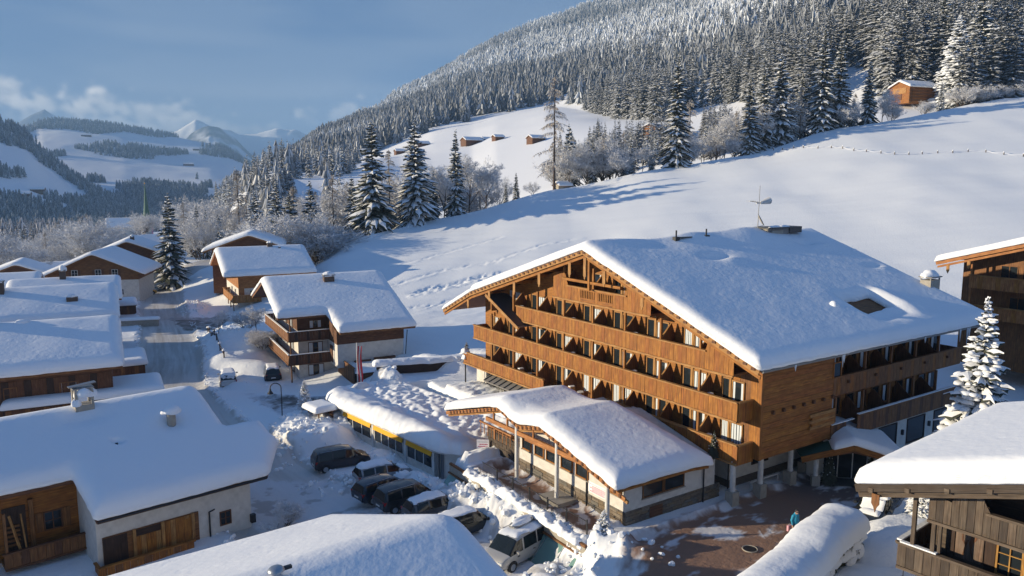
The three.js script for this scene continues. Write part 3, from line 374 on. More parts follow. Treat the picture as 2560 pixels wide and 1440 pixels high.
const SPRUCES = [spruceGeo(1, { load: 0.26 }), spruceGeo(2, { R: 3.1, load: 0.36, tiers: 34 }), spruceGeo(3, { R: 4.3, load: 0.32, tiers: 30 }), spruceGeo(4, { R: 3.3, load: 0.5 }), spruceGeo(5, { R: 4.9, load: 0.6, tiers: 30 })];
const HEAVY = spruceGeo(6, { R: 4.3, load: 1.0, tiers: 34, puffs: 11 });
const LARCHES = [larchGeo(7), larchGeo(8, { R: 4.2 })], BARES = [bareGeo(9, { w: 0.16 }), bareGeo(10, { spread: 0.3, levels: 5, white: 0.6 }), bareGeo(14, { white: 0.6 })], BUSHES = [bareGeo(11, { stems: 7, spread: 0.75, levels: 4, H: 10, w: 0.1 }), bareGeo(12, { stems: 6, spread: 0.9, levels: 4, H: 10, w: 0.1, white: 0.6 }), bareGeo(13, { stems: 8, spread: 0.55, levels: 4, H: 10, w: 0.1 })];
let treeTurn = 0;
function surfaceY(x, D) { let y = groundY(x, D); if (D > 205 && x > -110) { const az = Math.atan2(x, D) / DEG, R = Math.hypot(x, D); let lo = 0, hi = 3; for (let k = 0; k < 30; k++) { const m = (lo + hi) / 2, q = hillLoft.at(az, m); if (Math.hypot(q[0], q[2]) < R) lo = m; else hi = m; } if (az > -21) y = Math.max(y, hillLoft.at(az, lo)[1]); } return y; }
function plantTree(kind, x, D, h, label, category, group, { y = null, wide = 1, snow = true } = {}) {
  const N = { S: 'spruce_tree', W: 'spruce_tree', L: 'larch_tree', D: 'bare_tree', B: 'frosted_tree' }[kind], k = treeTurn++;
  const o = thing(N, label, category || 'tree', [x, y ?? surfaceY(x, D) - 0.2, D], k * 2.4, group);
  const G = kind === 'S' ? SPRUCES[k % SPRUCES.length] : kind === 'W' ? HEAVY : kind === 'L' ? LARCHES[k % 2] : kind === 'D' ? BARES[k % 3] : BUSHES[k % 3];
  mesh('trunk', G.trunk, M.bark, o);
  if (G.dark) { mesh('crown', G.dark, M.needle, o); mesh('snow', G.snow, M.needleSnow, o); } else mesh('crown', G.crown, M.frost, o);
  const s = h / G.H * (kind === 'B' ? 1.12 : 1); o.scale.set(s * wide, s, s * wide); return o;
}
const TREES = [
  ['S', -75, 168, 20.5, 'large dark spruce standing at the far end of the village road', 1.25], ['S', -85.6, 215, 13.8, 'small snowy spruce just behind the large spruce by the road'], ['S', -86, 225, 12.6, 'snow laced spruce between the road spruce and the tall larch'], ['L', -83.4, 235, 26, 'tall brownish larch rising above the roof behind the orange chalet'], ['B', -101.7, 260, 16, 'pale frosted tree beside the tall brownish larch'], ['S', -75.1, 225, 11.9, 'short spruce right of the tall brownish larch'],
  ['S', -54.3, 178, 20.5, 'left and taller of the two slim spruces above the frosted thicket', 1.3], ['S', -53.1, 184, 18.4, 'right and shorter of the two slim spruces above the frosted thicket', 1.3], ['S', -48.6, 186, 20.9, 'lone slim spruce rising out of the frosted thicket', 1.3], ['L', -41.8, 180, 20.1, 'grey larch right of the frosted thicket at the field corner'],
  ['B', -46.4, 166, 13.1, 'big rounded frosted tree at the corner of the snow field', 1.35], ['B', -42.2, 168, 11.5, 'frosted tree right beside the big rounded one', 1.2], ['B', -51.2, 172, 10.5, 'frosted tree left of the big rounded one', 1.2],
  ['S', -58.5, 190, 19, 'spruce left of the two slim ones, partly behind frosted branches', 1.2], ['S', -68, 204, 18, 'grey spruce between the short one and the slim pair', 1.2], ['S', -38.5, 186, 18.5, 'spruce right behind the grey larch at the field corner', 1.15], ['S', -91, 222, 15, 'spruce left of the large one at the road end', 1.2],
  ['S', -32, 178, 26.3, 'tallest spruce of the row along the field, left one of the pair', 1.15], ['L', -29.5, 186, 20.5, 'thin brownish larch between the two tallest field spruces'], ['S', -23, 184, 23.9, 'second tallest spruce of the field row, very dark, right of the thin larch', 1.1], ['S', -19.3, 190, 12.5, 'half hidden spruce right behind the very dark field spruce'], ['S', -13.8, 190, 20.8, 'grey frosted spruce standing among bare trees below the farmhouses'], ['D', -10.8, 192, 15.2, 'bare frosted tree directly right of the grey frosted spruce'], ['D', -6.5, 194, 13.9, 'bare birch like tree at the right end of the bare group'], ['D', -16.8, 190, 13.6, 'bare frosted tree directly left of the grey frosted spruce'],
  ['S', 1.1, 205, 7.9, 'larger of two small spruces on the open crest'], ['S', -1.6, 202, 5.9, 'smaller of two small spruces on the open crest'], ['D', 5.4, 210, 5.4, 'low bare tree left of the lone tall larch'], ['L', 11.1, 204, 29.6, 'lone tall light brown larch with bare lower trunk beside the small hut'], ['S', 15.7, 214, 18.4, 'dark spruce right behind the lone tall larch'], ['S', 21.9, 212, 13.4, 'spruce in the middle of the thicket right of the tall larch'], ['D', 18.5, 210, 12.3, 'bare frosted tree between two spruces right of the tall larch'], ['B', 27.4, 212, 10.5, 'frosted leafless tree in the thicket left of the wooden hut', 0.9], ['S', 32.3, 212, 10.2, 'dark spruce below and left of the wooden hut'], ['S', 30.2, 209, 6.9, 'low spruce in front of the thicket left of the wooden hut'], ['S', 37.7, 210, 7, 'little spruce standing alone below the wooden hut'],
  ['S', 44.1, 209, 29.3, 'very tall spruce right in front of the wooden hut', 1.05], ['L', 50.5, 222, 20.3, 'pale larch behind the very tall spruce'], ['D', 34.9, 208, 8.4, 'thin bare tree below the wooden hut'], ['D', 52.3, 214, 6.5, 'low bare tree right of the very tall spruce'], ['D', 58.6, 215, 12, 'branching bare tree in front of the small field shelter'], ['S', 64.9, 214, 21.4, 'snow capped broad spruce right of the small field shelter', 1.2], ['S', 70.6, 220, 23.6, 'spruce behind the snow capped broad one'], ['B', 61.6, 214, 6.2, 'low frosted bush below the small field shelter'], ['S', 75.8, 222, 25, 'dense spruce in the middle of the crest grove', 1.1], ['S', 83.5, 226, 19.4, 'lower spruce filling the crest grove'], ['S', 87.6, 222, 28.5, 'left one of the two tall twin spruces left of the bright meadow', 1.1], ['S', 94, 226, 25.2, 'right one of the two tall twin spruces left of the bright meadow'], ['S', 78.5, 220, 14.9, 'short spruce at the foot of the crest grove'], ['S', 98.3, 226, 8.5, 'small spruce at the right edge of the crest grove'],
  ['S', 102.6, 226, 18.1, 'single conical spruce in front of the bright meadow'], ['D', 107.7, 228, 10.2, 'thin bare tree left of the log barn'], ['B', 110.1, 228, 5.9, 'frosted bush left of the log barn'], ['S', 129.9, 238, 8.9, 'small dark spruce at the right end of the log barn'],
  ['B', 122.8, 234, 4.1, 'frosted bush in the row along the upper field edge', 1.3, 'frosted bushes along the upper field edge'], ['B', 137, 240, 6, 'frosted bush in the row along the upper field edge', 1.3, 'frosted bushes along the upper field edge'], ['B', 146.1, 243, 6, 'frosted bush in the row along the upper field edge', 1.3, 'frosted bushes along the upper field edge'], ['B', 156.5, 246, 5.5, 'frosted bush in the row along the upper field edge', 1.3, 'frosted bushes along the upper field edge'], ['B', 141.5, 241, 4.5, 'frosted bush in the row along the upper field edge', 1.3, 'frosted bushes along the upper field edge'], ['B', 151.5, 244, 4.8, 'frosted bush in the row along the upper field edge', 1.3, 'frosted bushes along the upper field edge'],
  ['S', 146, 297, 20, 'spruce behind the log barn roof, left one'], ['S', 154, 300, 26, 'taller spruce behind the log barn roof'], ['S', 157, 294, 20, 'bushy spruce right behind the log barn'], ['W', 145.1, 258, 29, 'great spruce thickly covered with snow right of the log barn', 1.2], ['S', 155.8, 264, 34.7, 'towering dark spruce right of the thickly snow covered one'], ['S', 165, 266, 31.1, 'dark spruce near the right edge of the hillside wood'], ['S', 169.8, 262, 31.9, 'outermost spruce at the right edge of the hillside wood'], ['S', 157, 290, 32.5, 'tall spruce standing behind the towering dark one'], ['S', 141.8, 300, 24.2, 'spruce at the upper right corner of the bright meadow'],
  ['B', -116.5, 215, 14.6, 'large fan shaped frosted tree left of the church', 1.1], ['B', -122, 185, 10.2, 'frosted tree at the left edge beside the low roofs', 1.2], ['S', -166, 260, 10.9, 'small grey spruce among the frosted village trees'],
  ['B', -149.5, 240, 8.2, 'frosted leafless tree among the village roofs on the left', 1.2, 'frosted trees among the far village roofs'], ['B', -147.2, 250, 9.2, 'frosted leafless tree among the village roofs on the left', 1.2, 'frosted trees among the far village roofs'], ['B', -143.4, 280, 8.8, 'frosted leafless tree among the village roofs on the left', 1.2, 'frosted trees among the far village roofs'], ['B', -124, 215, 7.9, 'frosted leafless tree among the village roofs on the left', 1.2, 'frosted trees among the far village roofs'], ['B', -98, 232, 10, 'frosted leafless tree among the village roofs on the left', 1.2, 'frosted trees among the far village roofs'], ['B', -167.5, 250, 10.4, 'frosted leafless tree among the village roofs on the left', 1.2, 'frosted trees among the far village roofs'], ['B', -160.3, 330, 11.2, 'frosted leafless tree among the village roofs on the left', 1.2, 'frosted trees among the far village roofs'], ['B', -127.7, 210, 7.2, 'frosted leafless tree among the village roofs on the left', 1.2, 'frosted trees among the far village roofs'],
  ['B', -119, 280, 17.4, 'frosted crown left of the tall brownish larch'], ['B', -116.6, 285, 18.4, 'pale crown behind the road spruce'], 
];
for (const [k, x, D, h, label, wide, group] of TREES) plantTree(k, x, D, h, label, k === 'B' && h < 7 ? 'bush' : 'tree', group, { wide: wide || 1 });

// thickets of frosted trees that nothing tells apart
for (const [label, group, list] of [
  ['frosted leafless tree in the thicket between the field spruces', 'frosted trees between the field spruces', [[-38, 200.0, 16.7], [-35.5, 192.0, 14.2], [-27, 200.0, 15.5], [-26, 206.0, 19.3], [-21, 196.0, 10.3], [-17.5, 212.0, 16.7], [-12, 216.0, 15.5], [-8.5, 205.0, 11.6], [-4, 212.0, 11.6], [-39, 208.0, 19.3], [-44, 206.0, 18.0], [-31, 212.0, 18.0], [-57, 202.0, 14.2], [-60, 212.0, 18.0], [-50, 208.0, 17.5], [-47, 212.0, 18.4], [-55, 216.0, 16.6], [-62, 220.0, 18.4], [-66, 230.0, 17.5], [-70, 246.0, 18.4], [-36.5, 206.0, 17.5], [-34, 202.0, 15.6]]],
  ['frosted leafless tree in the thicket right of the tall larch', 'frosted trees right of the tall larch', [[13.5, 212, 13], [17, 217, 14], [20, 206, 9], [23, 217, 15], [24.5, 209, 11], [28.5, 218, 14], [29, 206, 8], [31, 217, 12], [15.5, 206, 10], [25.8, 214, 13], [34, 216, 9]]],
  ['frosted leafless tree at the edge of the crest grove', 'frosted trees round the crest grove', [[47.5, 213, 9], [49, 217, 11], [54.5, 220, 8], [57, 219, 9], [63, 220, 12], [67.5, 216, 13], [72.5, 224, 16], [81, 220, 13], [90.5, 224, 12], [96, 222, 7], [100.5, 230, 9], [105.5, 229, 7]]],
  ['frosted leafless tree beyond the village roofs', 'frosted trees beyond the village roofs', [[-84, 207, 12], [-96, 225, 14], [-97, 243, 14], [-88, 240, 15], [-80, 232, 16], [-72, 222, 13], [-68, 210, 11], [-64, 226, 15], [-110, 275, 14], [-131, 240, 11], [-137, 225, 9], [-152, 220, 9], [-158, 265, 11], [-166, 300, 13], [-122, 310, 14], [-101, 290, 15], [-172, 290, 11], [-182, 320, 12], [-134, 330, 12], [-96, 262, 13]]],
]) list.forEach(([x, D, h], i) => plantTree(i % 3 === 1 ? 'L' : i % 3 ? 'D' : 'B', x, D, h * (i % 3 === 1 ? 1.15 : 1), label, 'tree', group, { wide: i % 3 === 1 ? 1 : 0.9 }));
// woods that read as one mass: many small snowy spruces
function firLow(seed, tiers, spikes, white) { const r = rng(seed), t = new Tri(true); for (let k = 0; k < tiers; k++) { const f = k / tiers, y0 = 0.06 + 0.94 * f, y1 = y0 + 1.7 / tiers, rad = 0.19 * Math.pow(1 - f, 0.8) + 0.012, ph = r() * 6.28; let P = []; for (let i = 0; i < spikes * 2; i++) { const a = ph + i / (spikes * 2) * 6.283, q = rad * (i & 1 ? 0.55 : 0.85 + 0.4 * r()); P.push([Math.cos(a) * q, y0 - (i & 1 ? -0.01 : 0.035 * (0.5 + r())), Math.sin(a) * q]); } for (let i = 0; i < P.length; i++) { const w = white * (0.25 + 1.1 * r()), c = [w, w * 1.02, w * 1.05], d = [0.075, 0.085, 0.085]; t.t([0, Math.min(1, y1), 0], P[(i + 1) % P.length], P[i], c, i & 1 ? [w, w, w] : d, i & 1 ? d : [w, w, w]); } } return t.geo(); }
function forest(name, label, place, count, geos, seed, hMin, hMax, bright) {
  const r = rng(seed), L = geos.map(() => []); let guard = count * 12, n = 0; const m = new THREE.Matrix4(), q = new THREE.Quaternion(), e = new THREE.Euler();
  while (n < count && guard-- > 0) { const p = place(r); if (!p) continue; const h = lerp(hMin, hMax, r()) * (p[3] || 1), w = h * (0.85 + 0.5 * r()); q.setFromEuler(e.set(0, r() * 6.28, 0)); L[(r() * geos.length) | 0].push([m.clone().compose(new THREE.Vector3(p[0], p[1] - 0.6, -p[2]), q, new THREE.Vector3(w, h, w)), bright(r, p)]); n++; }
  const o = new THREE.Group(); o.name = numbered(name); scene.add(o); tag(o, label, 'forest', null, 'stuff');
  L.forEach((list, i) => { if (!list.length) return; const im = new THREE.InstancedMesh(geos[i], forestMat, list.length); im.name = 'trees'; list.forEach(([mm, b], k) => { im.setMatrixAt(k, mm); im.setColorAt(k, rgb(b[0], b[1], b[2])); }); im.castShadow = im.receiveShadow = true; o.add(im); });
}
const forestMat = std('snowy wood', 0xffffff, { vertexColors: true, roughness: 1 });
const FIRS = [firLow(21, 6, 5, 0.62), firLow(22, 7, 5, 0.5), firLow(23, 5, 6, 0.7)], FIRS_NEAR = [51, 52, 53, 54].map((sd, i) => { const t = spruceGeo(sd, { tiers: 18, thin: 0.7, load: [0.3, 0.6, 0.45, 0.75][i], R: [3.0, 3.6, 2.6, 3.4][i] }), paint = (g, c) => { const n = g.attributes.position.count, a = new Float32Array(n * 3); for (let k = 0; k < n; k++) a.set(c, k * 3); g.setAttribute('color', new THREE.BufferAttribute(a, 3)); return g; }; const g = mergeGeometries([paint(t.dark, [0.10, 0.108, 0.10]), paint(t.snow, [0.68, 0.70, 0.73])]); g.scale(1 / 20, 1 / 20, 1 / 20); return g; });
const tone = (r) => { const k = 0.7 + 0.6 * r(); return [k, k, k * 1.02]; };
const patch = (p) => 0.62 + 0.75 * smooth(-0.25, 0.3, fbm(p[0] * 0.0045 + 7, p[2] * 0.003 + p[1] * 0.004, 4));
const mtn = (r) => { const az = lerp(-20.5, 39, r()), t = 2 + Math.pow(r(), 0.8) * 1.06, p = hillLoft.at(az, Math.min(t, 3.05)); const D = Math.hypot(p[0], p[2]); const clear = fbm(p[0] * 0.006 + 40, p[2] * 0.004, 3); if (t > 2.6 && clear > 0.30) return null; if (az > 15 && az < 20.5 && t > 2.36 && t < 2.45) return null; const edge = 2 + 0.05 * vn(az * 0.9, 4); if (t < edge) return null; if (r() > (0.3 + 0.7 * Math.min(1, D / 1200))) return null; return [...p, 1]; };
forest('forest', 'frosted spruce forest covering the big mountain slope above the meadows', mtn, 30000, FIRS, 31, 13, 28, (r, p) => { const k = (0.78 + 0.62 * r()) * patch(p); return [k * 0.96, k, k * 1.06]; });
const nearWood = (r) => { const az = lerp(3.4, 38, r()), t = lerp(0.1, 2.25, Math.pow(r(), 0.8)), p = hillLoft.at(az, t), D = Math.hypot(p[0], p[2]);
  const yy = Math.max(p[1], groundY(p[0], p[2]) - 0.3); p[1] = yy; if (D < (az > 22 ? Math.hypot(p[0], crestD(p[0])) + 5 : 262)) return null; if (Math.hypot(p[0] - 134.5, p[2] - 263) < 13 || (az > 24.9 && az < 29.6 && p[2] < 274)) return null; if (az < 10.5 && t < 1.05 + 0.25 * vn(az * 2, 1)) return null;
  const me = table([3, 8, 11, 12.5, 14, 16.5, 18, 21, 22.5, 24.5, 26, 38], [2.2, 1.75, 1.55, 1.98, 1.96, 1.8, 1.5, 1.32, 1.9, 1.8, 0.4, 0.2], az) + 0.05 * vn(az * 3, 9); if (t < me) return null; return [...p, t < 1 ? 0.55 + 0.4 * r() : 1]; };
forest('forest', 'dense snowy spruce wood on the hillside behind the huts and barn', nearWood, 3000, FIRS_NEAR, 32, 15, 31, (r) => { const k = 0.72 + 0.35 * r(); return [k, k, k]; });
const strip = (r) => { const az = lerp(3, 18, r()), t = 1.0 + 0.35 * r(), p = hillLoft.at(az, t); if (Math.hypot(p[0], p[2]) > 340) return null; if (az > 12 && vn(az * 1.2, 3) > -0.1) return null; return [...p, 0.45]; };
const lee = (r) => { const az = lerp(-21, -7, r()), t = lerp(0.3, 1.7, r()), p = hillLoft.at(az, t); const y = Math.max(p[1], groundY(p[0], p[2])); if (Math.hypot(p[0], p[2]) < 215 || fbm(p[0] * 0.02, p[2] * 0.02, 3) < -0.02 + (az > -11 ? 0.3 : 0) + (t > 1.2 ? 0.1 : 0)) return null; return [p[0], y, p[2], 1]; };
forest('forest', 'mixed snowy trees filling the hollow behind the tall field spruces', lee, 420, [FIRS_NEAR[1], FIRS_NEAR[3], FIRS[2]], 37, 9, 19, (r) => { const k = 0.85 + 0.4 * r(); return [k, k, k]; });
forest('forest', 'young trees in the gully behind the tall larch', strip, 260, FIRS_NEAR, 33, 14, 30, (r) => tone(r));
// patches of wood on the hills across the valley
const patchy = (L, a0, a1, t0, t1, cover) => (r) => { const az = lerp(a0, a1, r()), t = lerp(t0, t1, r()), p = L.at(az, t); return cover(p, az, t) ? [...p, 1] : null; };
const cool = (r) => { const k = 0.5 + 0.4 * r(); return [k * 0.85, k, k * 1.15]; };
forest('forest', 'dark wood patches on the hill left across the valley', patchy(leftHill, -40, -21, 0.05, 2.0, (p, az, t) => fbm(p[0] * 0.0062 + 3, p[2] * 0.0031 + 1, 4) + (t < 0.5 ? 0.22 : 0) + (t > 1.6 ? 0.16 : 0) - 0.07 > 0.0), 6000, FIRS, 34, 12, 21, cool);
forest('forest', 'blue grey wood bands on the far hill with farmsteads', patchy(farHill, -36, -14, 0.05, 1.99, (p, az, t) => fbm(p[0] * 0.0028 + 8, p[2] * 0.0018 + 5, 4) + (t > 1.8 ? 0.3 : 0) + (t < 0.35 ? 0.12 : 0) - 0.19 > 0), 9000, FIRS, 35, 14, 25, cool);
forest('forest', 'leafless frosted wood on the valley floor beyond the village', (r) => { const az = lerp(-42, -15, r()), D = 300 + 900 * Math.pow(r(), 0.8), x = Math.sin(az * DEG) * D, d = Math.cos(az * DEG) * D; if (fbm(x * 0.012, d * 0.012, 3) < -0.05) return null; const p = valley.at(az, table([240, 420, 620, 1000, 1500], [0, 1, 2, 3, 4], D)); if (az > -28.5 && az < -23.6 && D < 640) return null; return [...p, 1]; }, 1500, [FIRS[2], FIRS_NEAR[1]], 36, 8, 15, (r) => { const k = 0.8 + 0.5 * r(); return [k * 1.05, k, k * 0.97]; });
// ---------- windows, boards, railings shared by the houses ----------
// a window standing in a wall: its own axes are x along the wall, y up, z out of the wall
function windowAt(parent, p, turn, w, h, { frame = M.larch, cols = 2, rows = 2, curtain = false, shutters = null, sill = null, deep = 0.07, bar = 0.035, name = 'window' } = {}) {
  const o = part(name, parent, p, turn), f = 0.075;
  mesh('pane', bx(-w / 2 + f, w / 2 - f, -h / 2 + f, h / 2 - f, 0.005, 0.02), M.glass, o);
  const fr = [bx(-w / 2, -w / 2 + f, -h / 2, h / 2, 0, deep), bx(w / 2 - f, w / 2, -h / 2, h / 2, 0, deep), bx(-w / 2 + f, w / 2 - f, h / 2 - f, h / 2, 0, deep), bx(-w / 2 + f, w / 2 - f, -h / 2, -h / 2 + f, 0, deep)];
  for (let i = 1; i < cols; i++) { const x = -w / 2 + w * i / cols; fr.push(bx(x - bar, x + bar, -h / 2 + f, h / 2 - f, 0.01, deep - 0.015)); }
  for (let i = 1; i < rows; i++) { const y = -h / 2 + h * i / rows; for (let c = 0; c < cols; c++) fr.push(bx(-w / 2 + w * c / cols + (c ? bar : f), -w / 2 + w * (c + 1) / cols - (c < cols - 1 ? bar : f), y - bar * 0.7, y + bar * 0.7, 0.01, deep - 0.02)); }
  mesh('window_frame', fr, frame, o);
  if (curtain) for (const s of [-1, 1]) mesh('curtain', bx(s * (w / 2 - f), s * w * 0.16, -h / 2 + f, h / 2 - f, 0.021, 0.026), M.curtain, o);
  if (shutters) for (const s of [-1, 1]) mesh('shutter', bx(s * (w / 2 + 0.02), s * (w / 2 + 0.02 + w * 0.42), -h / 2, h / 2, 0.005, 0.06), shutters, o);
  if (sill) mesh('sill', bx(-w / 2 - 0.06, w / 2 + 0.06, -h / 2 - 0.06, -h / 2 - 0.001, 0, 0.14), sill, o);
  return o;
}
// a row of upright boards along local x: names and cost of single boards
function boards(parent, x0, x1, y0, topY, z, { w = 0.4, t = 0.05, mats = boardMats, gap = 0.018, name = 'plank', lowY = null } = {}) {
  const n = Math.max(1, Math.round((x1 - x0) / w)), s = (x1 - x0) / n;
  for (let i = 0; i < n; i++) { const a = x0 + i * s + gap / 2, b = x0 + (i + 1) * s - gap / 2, yb = lowY ? Math.min(lowY(a), lowY(b)) : y0, ya = typeof topY === 'number' ? topY : topY(a), yc = typeof topY === 'number' ? topY : topY(b); if (Math.max(ya, yc) < yb + 0.15) continue; const off = ((i * 7) % 3 - 1) * 0.004; mesh(name, Math.abs(ya - yc) < 0.01 ? bx(a, b, yb, ya, z - t / 2 + off, z + t / 2 + off) : prismZ([[a, yb], [b, yb], [b, yc], [a, ya]], z - t / 2 + off, z + t / 2 + off), mats[(i * 5 + (i >> 2)) % mats.length], parent); }
}
function balcony(parent, p, turn, L, h, depth, { w = 0.4, mats = boardMats, rail = M.pineLight, floor = M.larch, side = [1, 1], snow = false, name = 'balcony' } = {}) {
  // x along the front, z out; the front stands at z = depth
  const o = part(name, parent, p, turn);
  mesh('balcony_floor', bx(0, L, -0.2, 0, 0.01, depth - 0.04), floor, o);
  boards(o, 0, L, -0.22, h - 0.06, depth, { w, mats });
  mesh('handrail', [bx(-0.06, L + 0.06, h - 0.055, h + 0.03, depth - 0.11, depth + 0.13), bx(0, L, -0.24, -0.12, depth + 0.028, depth + 0.10)], rail, o);
  side.forEach((s, k) => { if (!s) return; const X = k ? L : 0; const c = Math.cos(turn), n = Math.sin(turn), g = part('balcony_side', parent, [p[0] + c * X, p[1], p[2] - n * X], turn - Math.PI / 2); boards(g, 0.02, depth - 0.05, -0.22, h - 0.06, 0, { w, mats }); mesh('handrail', bx(0.02, depth - 0.12, h - 0.055, h + 0.025, -0.1, 0.1), rail, g); });
  if (snow) mesh('snow', bx(0.1, L - 0.1, h + 0.028, h + 0.028 + snow, depth - 0.09, depth + 0.11), M.snow, o);
  return o;
}
function chimney(parent, x, y, z, w, h, d, { mat = M.brick, cap = true, snow = 0.25, base = null } = {}) {
  const o = part('chimney', parent, [x, y, z]);
  mesh('chimney_stack', bx(-w / 2, w / 2, -1, h, -d / 2, d / 2), mat, o);
  if (cap) { mesh('chimney_cap', [bx(-w / 2 - 0.12, w / 2 + 0.12, h + 0.22, h + 0.30, -d / 2 - 0.12, d / 2 + 0.12), ...[-1, 1].flatMap(a => [-1, 1].map(b => bx(a * (w / 2 - 0.05) - 0.05, a * (w / 2 - 0.05) + 0.05, h, h + 0.22, b * (d / 2 - 0.05) - 0.05, b * (d / 2 - 0.05) + 0.05)))], M.sheetGrey, o); if (snow) mesh('chimney_snow', snowLump(0, h + 0.3, 0, w / 2 + 0.1, snow, d / 2 + 0.1, x + z), M.snow, o); }
  else if (snow) mesh('chimney_snow', snowLump(0, h, 0, w / 2, snow, d / 2, x + z), M.snow, o);
  return o;
}

// ---------- the hotel: +x runs into the building, -z along the balcony front ----------
const hotel = thing('hotel', 'large timber hotel with four tiers of balconies and a broad snow covered gable roof', 'hotel', [HOTEL[0], 0, HOTEL[1]], turnOf(HAZ));
{
  const UA = 14.1, roofU = u => u < UA ? 15.7 - 0.358 * (UA - u) : u < 31 ? 15.7 - 0.314 * (u - UA) : 10.39 - 0.45 * (u - 31), roofH = (x, z) => roofU(-z);
  const FL = [3.0, 5.85, 8.75, 11.55], DIV = [0, 1, 2, 3, 4, 5, 6, 7].map(k => 3.05 + 3.7 * k);
  // outer walls
  const outline = [[-0.82, 3], [-32.3, 3], [-32.3, roofU(32.3) - 0.3], [-UA, 15.35], [-0.82, roofU(0.82) - 0.3]];
  mesh('wall', prismX(outline, 1.5, 26.5), M.pine, hotel);
  mesh('ground_floor_wall', [bx(2.0, 26.4, 0, 2.98, -34, -1.85), bx(1.6, 2.0, 0, 2.98, -34.2, -32.4)], M.plaster, hotel);
  mesh('plinth', bx(1.95, 10, 0, 0.62, -31, -1.79), stoneMats[2], hotel);
  mesh('side_ground_wall', bx(11.6, 26.8, 0, 2.96, -2, 0.9), M.plaster, hotel);
  const block = part('side_wall', hotel);                               // closed timber block at the corner, made of wide horizontal planks
  mesh('wall_core', [bx(1.52, 9.15, 3.0, 9.35, -0.83, 0.86)], M.larch, block);
  for (let k = 0; k < 16; k++) { const y = 3.0 + k * 0.395; mesh('plank', bx(1.5, 9.2, y + 0.008, Math.min(9.3, y + 0.387), 0.862, 0.93 + ((k * 5) % 3) * 0.006), [M.pineB, M.pineC, M.pineB, M.pine][k % 4], block); }
  mesh('corner_post', bx(1.42, 1.66, 3, 9.3, 0.70, 0.98), M.pineB, block);
  mesh('end_wall', bx(1.44, 1.5, 3, 9.1, 0.1, 0.7), M.pine, block);
  for (const [y, n, x0] of [[5.95, 7, 2.5], [8.85, 7, 2.6]]) for (let k = 0; k < n; k++) mesh('beam_end', bx(x0 + k * 1.08, x0 + 0.2 + k * 1.08, y, y + 0.2, 0.93, 1.13), M.brown, block);
  const logs = part('log_panel', hotel); for (let k = 0; k < 5; k++) mesh('log', bx(6.55 + (k % 2) * 0.22, 9.35, 4.12 + k * 0.22, 4.33 + k * 0.22, 0.95, 1.10), [M.pineLight, M.pine][k % 2], logs);
  windowAt(hotel, [9.55, 7.9, 0.93], 0, 0.95, 1.15, { cols: 1, rows: 1, frame: M.pine });
  // roof structure
  const deckPoly = [[-1.0, 2.6], [-1.0, -31.0], [-1.0, -36.3], [27.6, -36.3], [27.6, 2.6]];
  mesh('roof', slab(deckPoly, (x, z) => roofH(x, z) - 0.015, { cell: 0.5, flat: true, bottom: (x, z) => roofH(x, z) - 0.22 }), M.larch, hotel);
  const verge = part('verge_board', hotel), Pv = u => [-1.06, roofU(u) - 0.18, -u];
  for (const [a, b] of [[-2.6, UA], [UA, 31], [31, 36.3]]) { mesh('bargeboard', beam(Pv(a), Pv(b), 0.07, 0.36), M.pineLight, verge); mesh('lower_bargeboard', beam([-0.9, roofU(a) - 0.5, -a], [-0.9, roofU(b) - 0.5, -b], 0.09, 0.26), M.pine, verge); }
  for (let u = -2.2; u < 36; u += 0.62) mesh('rafter_tail', bx(-1.16, -1.09, roofU(u) - 0.22, roofU(u) - 0.06, -u - 0.14, -u + 0.14), u > 31 ? M.larch : M.brown, verge);
  for (let u = -1.5; u < 31; u += 2.6) mesh('purlin', bx(-0.86, 1.5, roofU(u) - 0.62, roofU(u) - 0.34, -u - 0.11, -u + 0.11), M.pine, verge);
  for (const [u, l] of [[15.83, 1.25], [19.9, 1.2], [23.6, 1.15], [27.7, 1.0], [11.7, 1.2], [13.95, 1.7], [31.5, 0.9], [7.6, 0.9]]) mesh('pendant_board', prismZ([[-0.16, 0], [0.16, 0], [0.16, -l + 0.3], [0.08, -l + 0.2], [0.08, -l + 0.1], [0, -l], [-0.08, -l + 0.1], [-0.08, -l + 0.2], [-0.16, -l + 0.3]], -0.03, 0.03).rotateY(Math.PI / 2).translate(-0.98, roofU(u) - 0.55, -u), M.pineLight, verge);
  mesh('king_post', bx(-0.5, -0.28, 12.5, 15.1, -14.2, -13.98), M.pine, hotel);
  mesh('tie_beam', bx(-0.45, -0.22, 13.0, 13.2, -17.5, -10.5), M.pine, hotel);
  mesh('gutter', rod([-0.9, roofU(-2.62) - 0.12, 2.72], [27.4, roofU(-2.62) - 0.12, 2.72], 0.09, 8), M.sheetGrey, hotel);
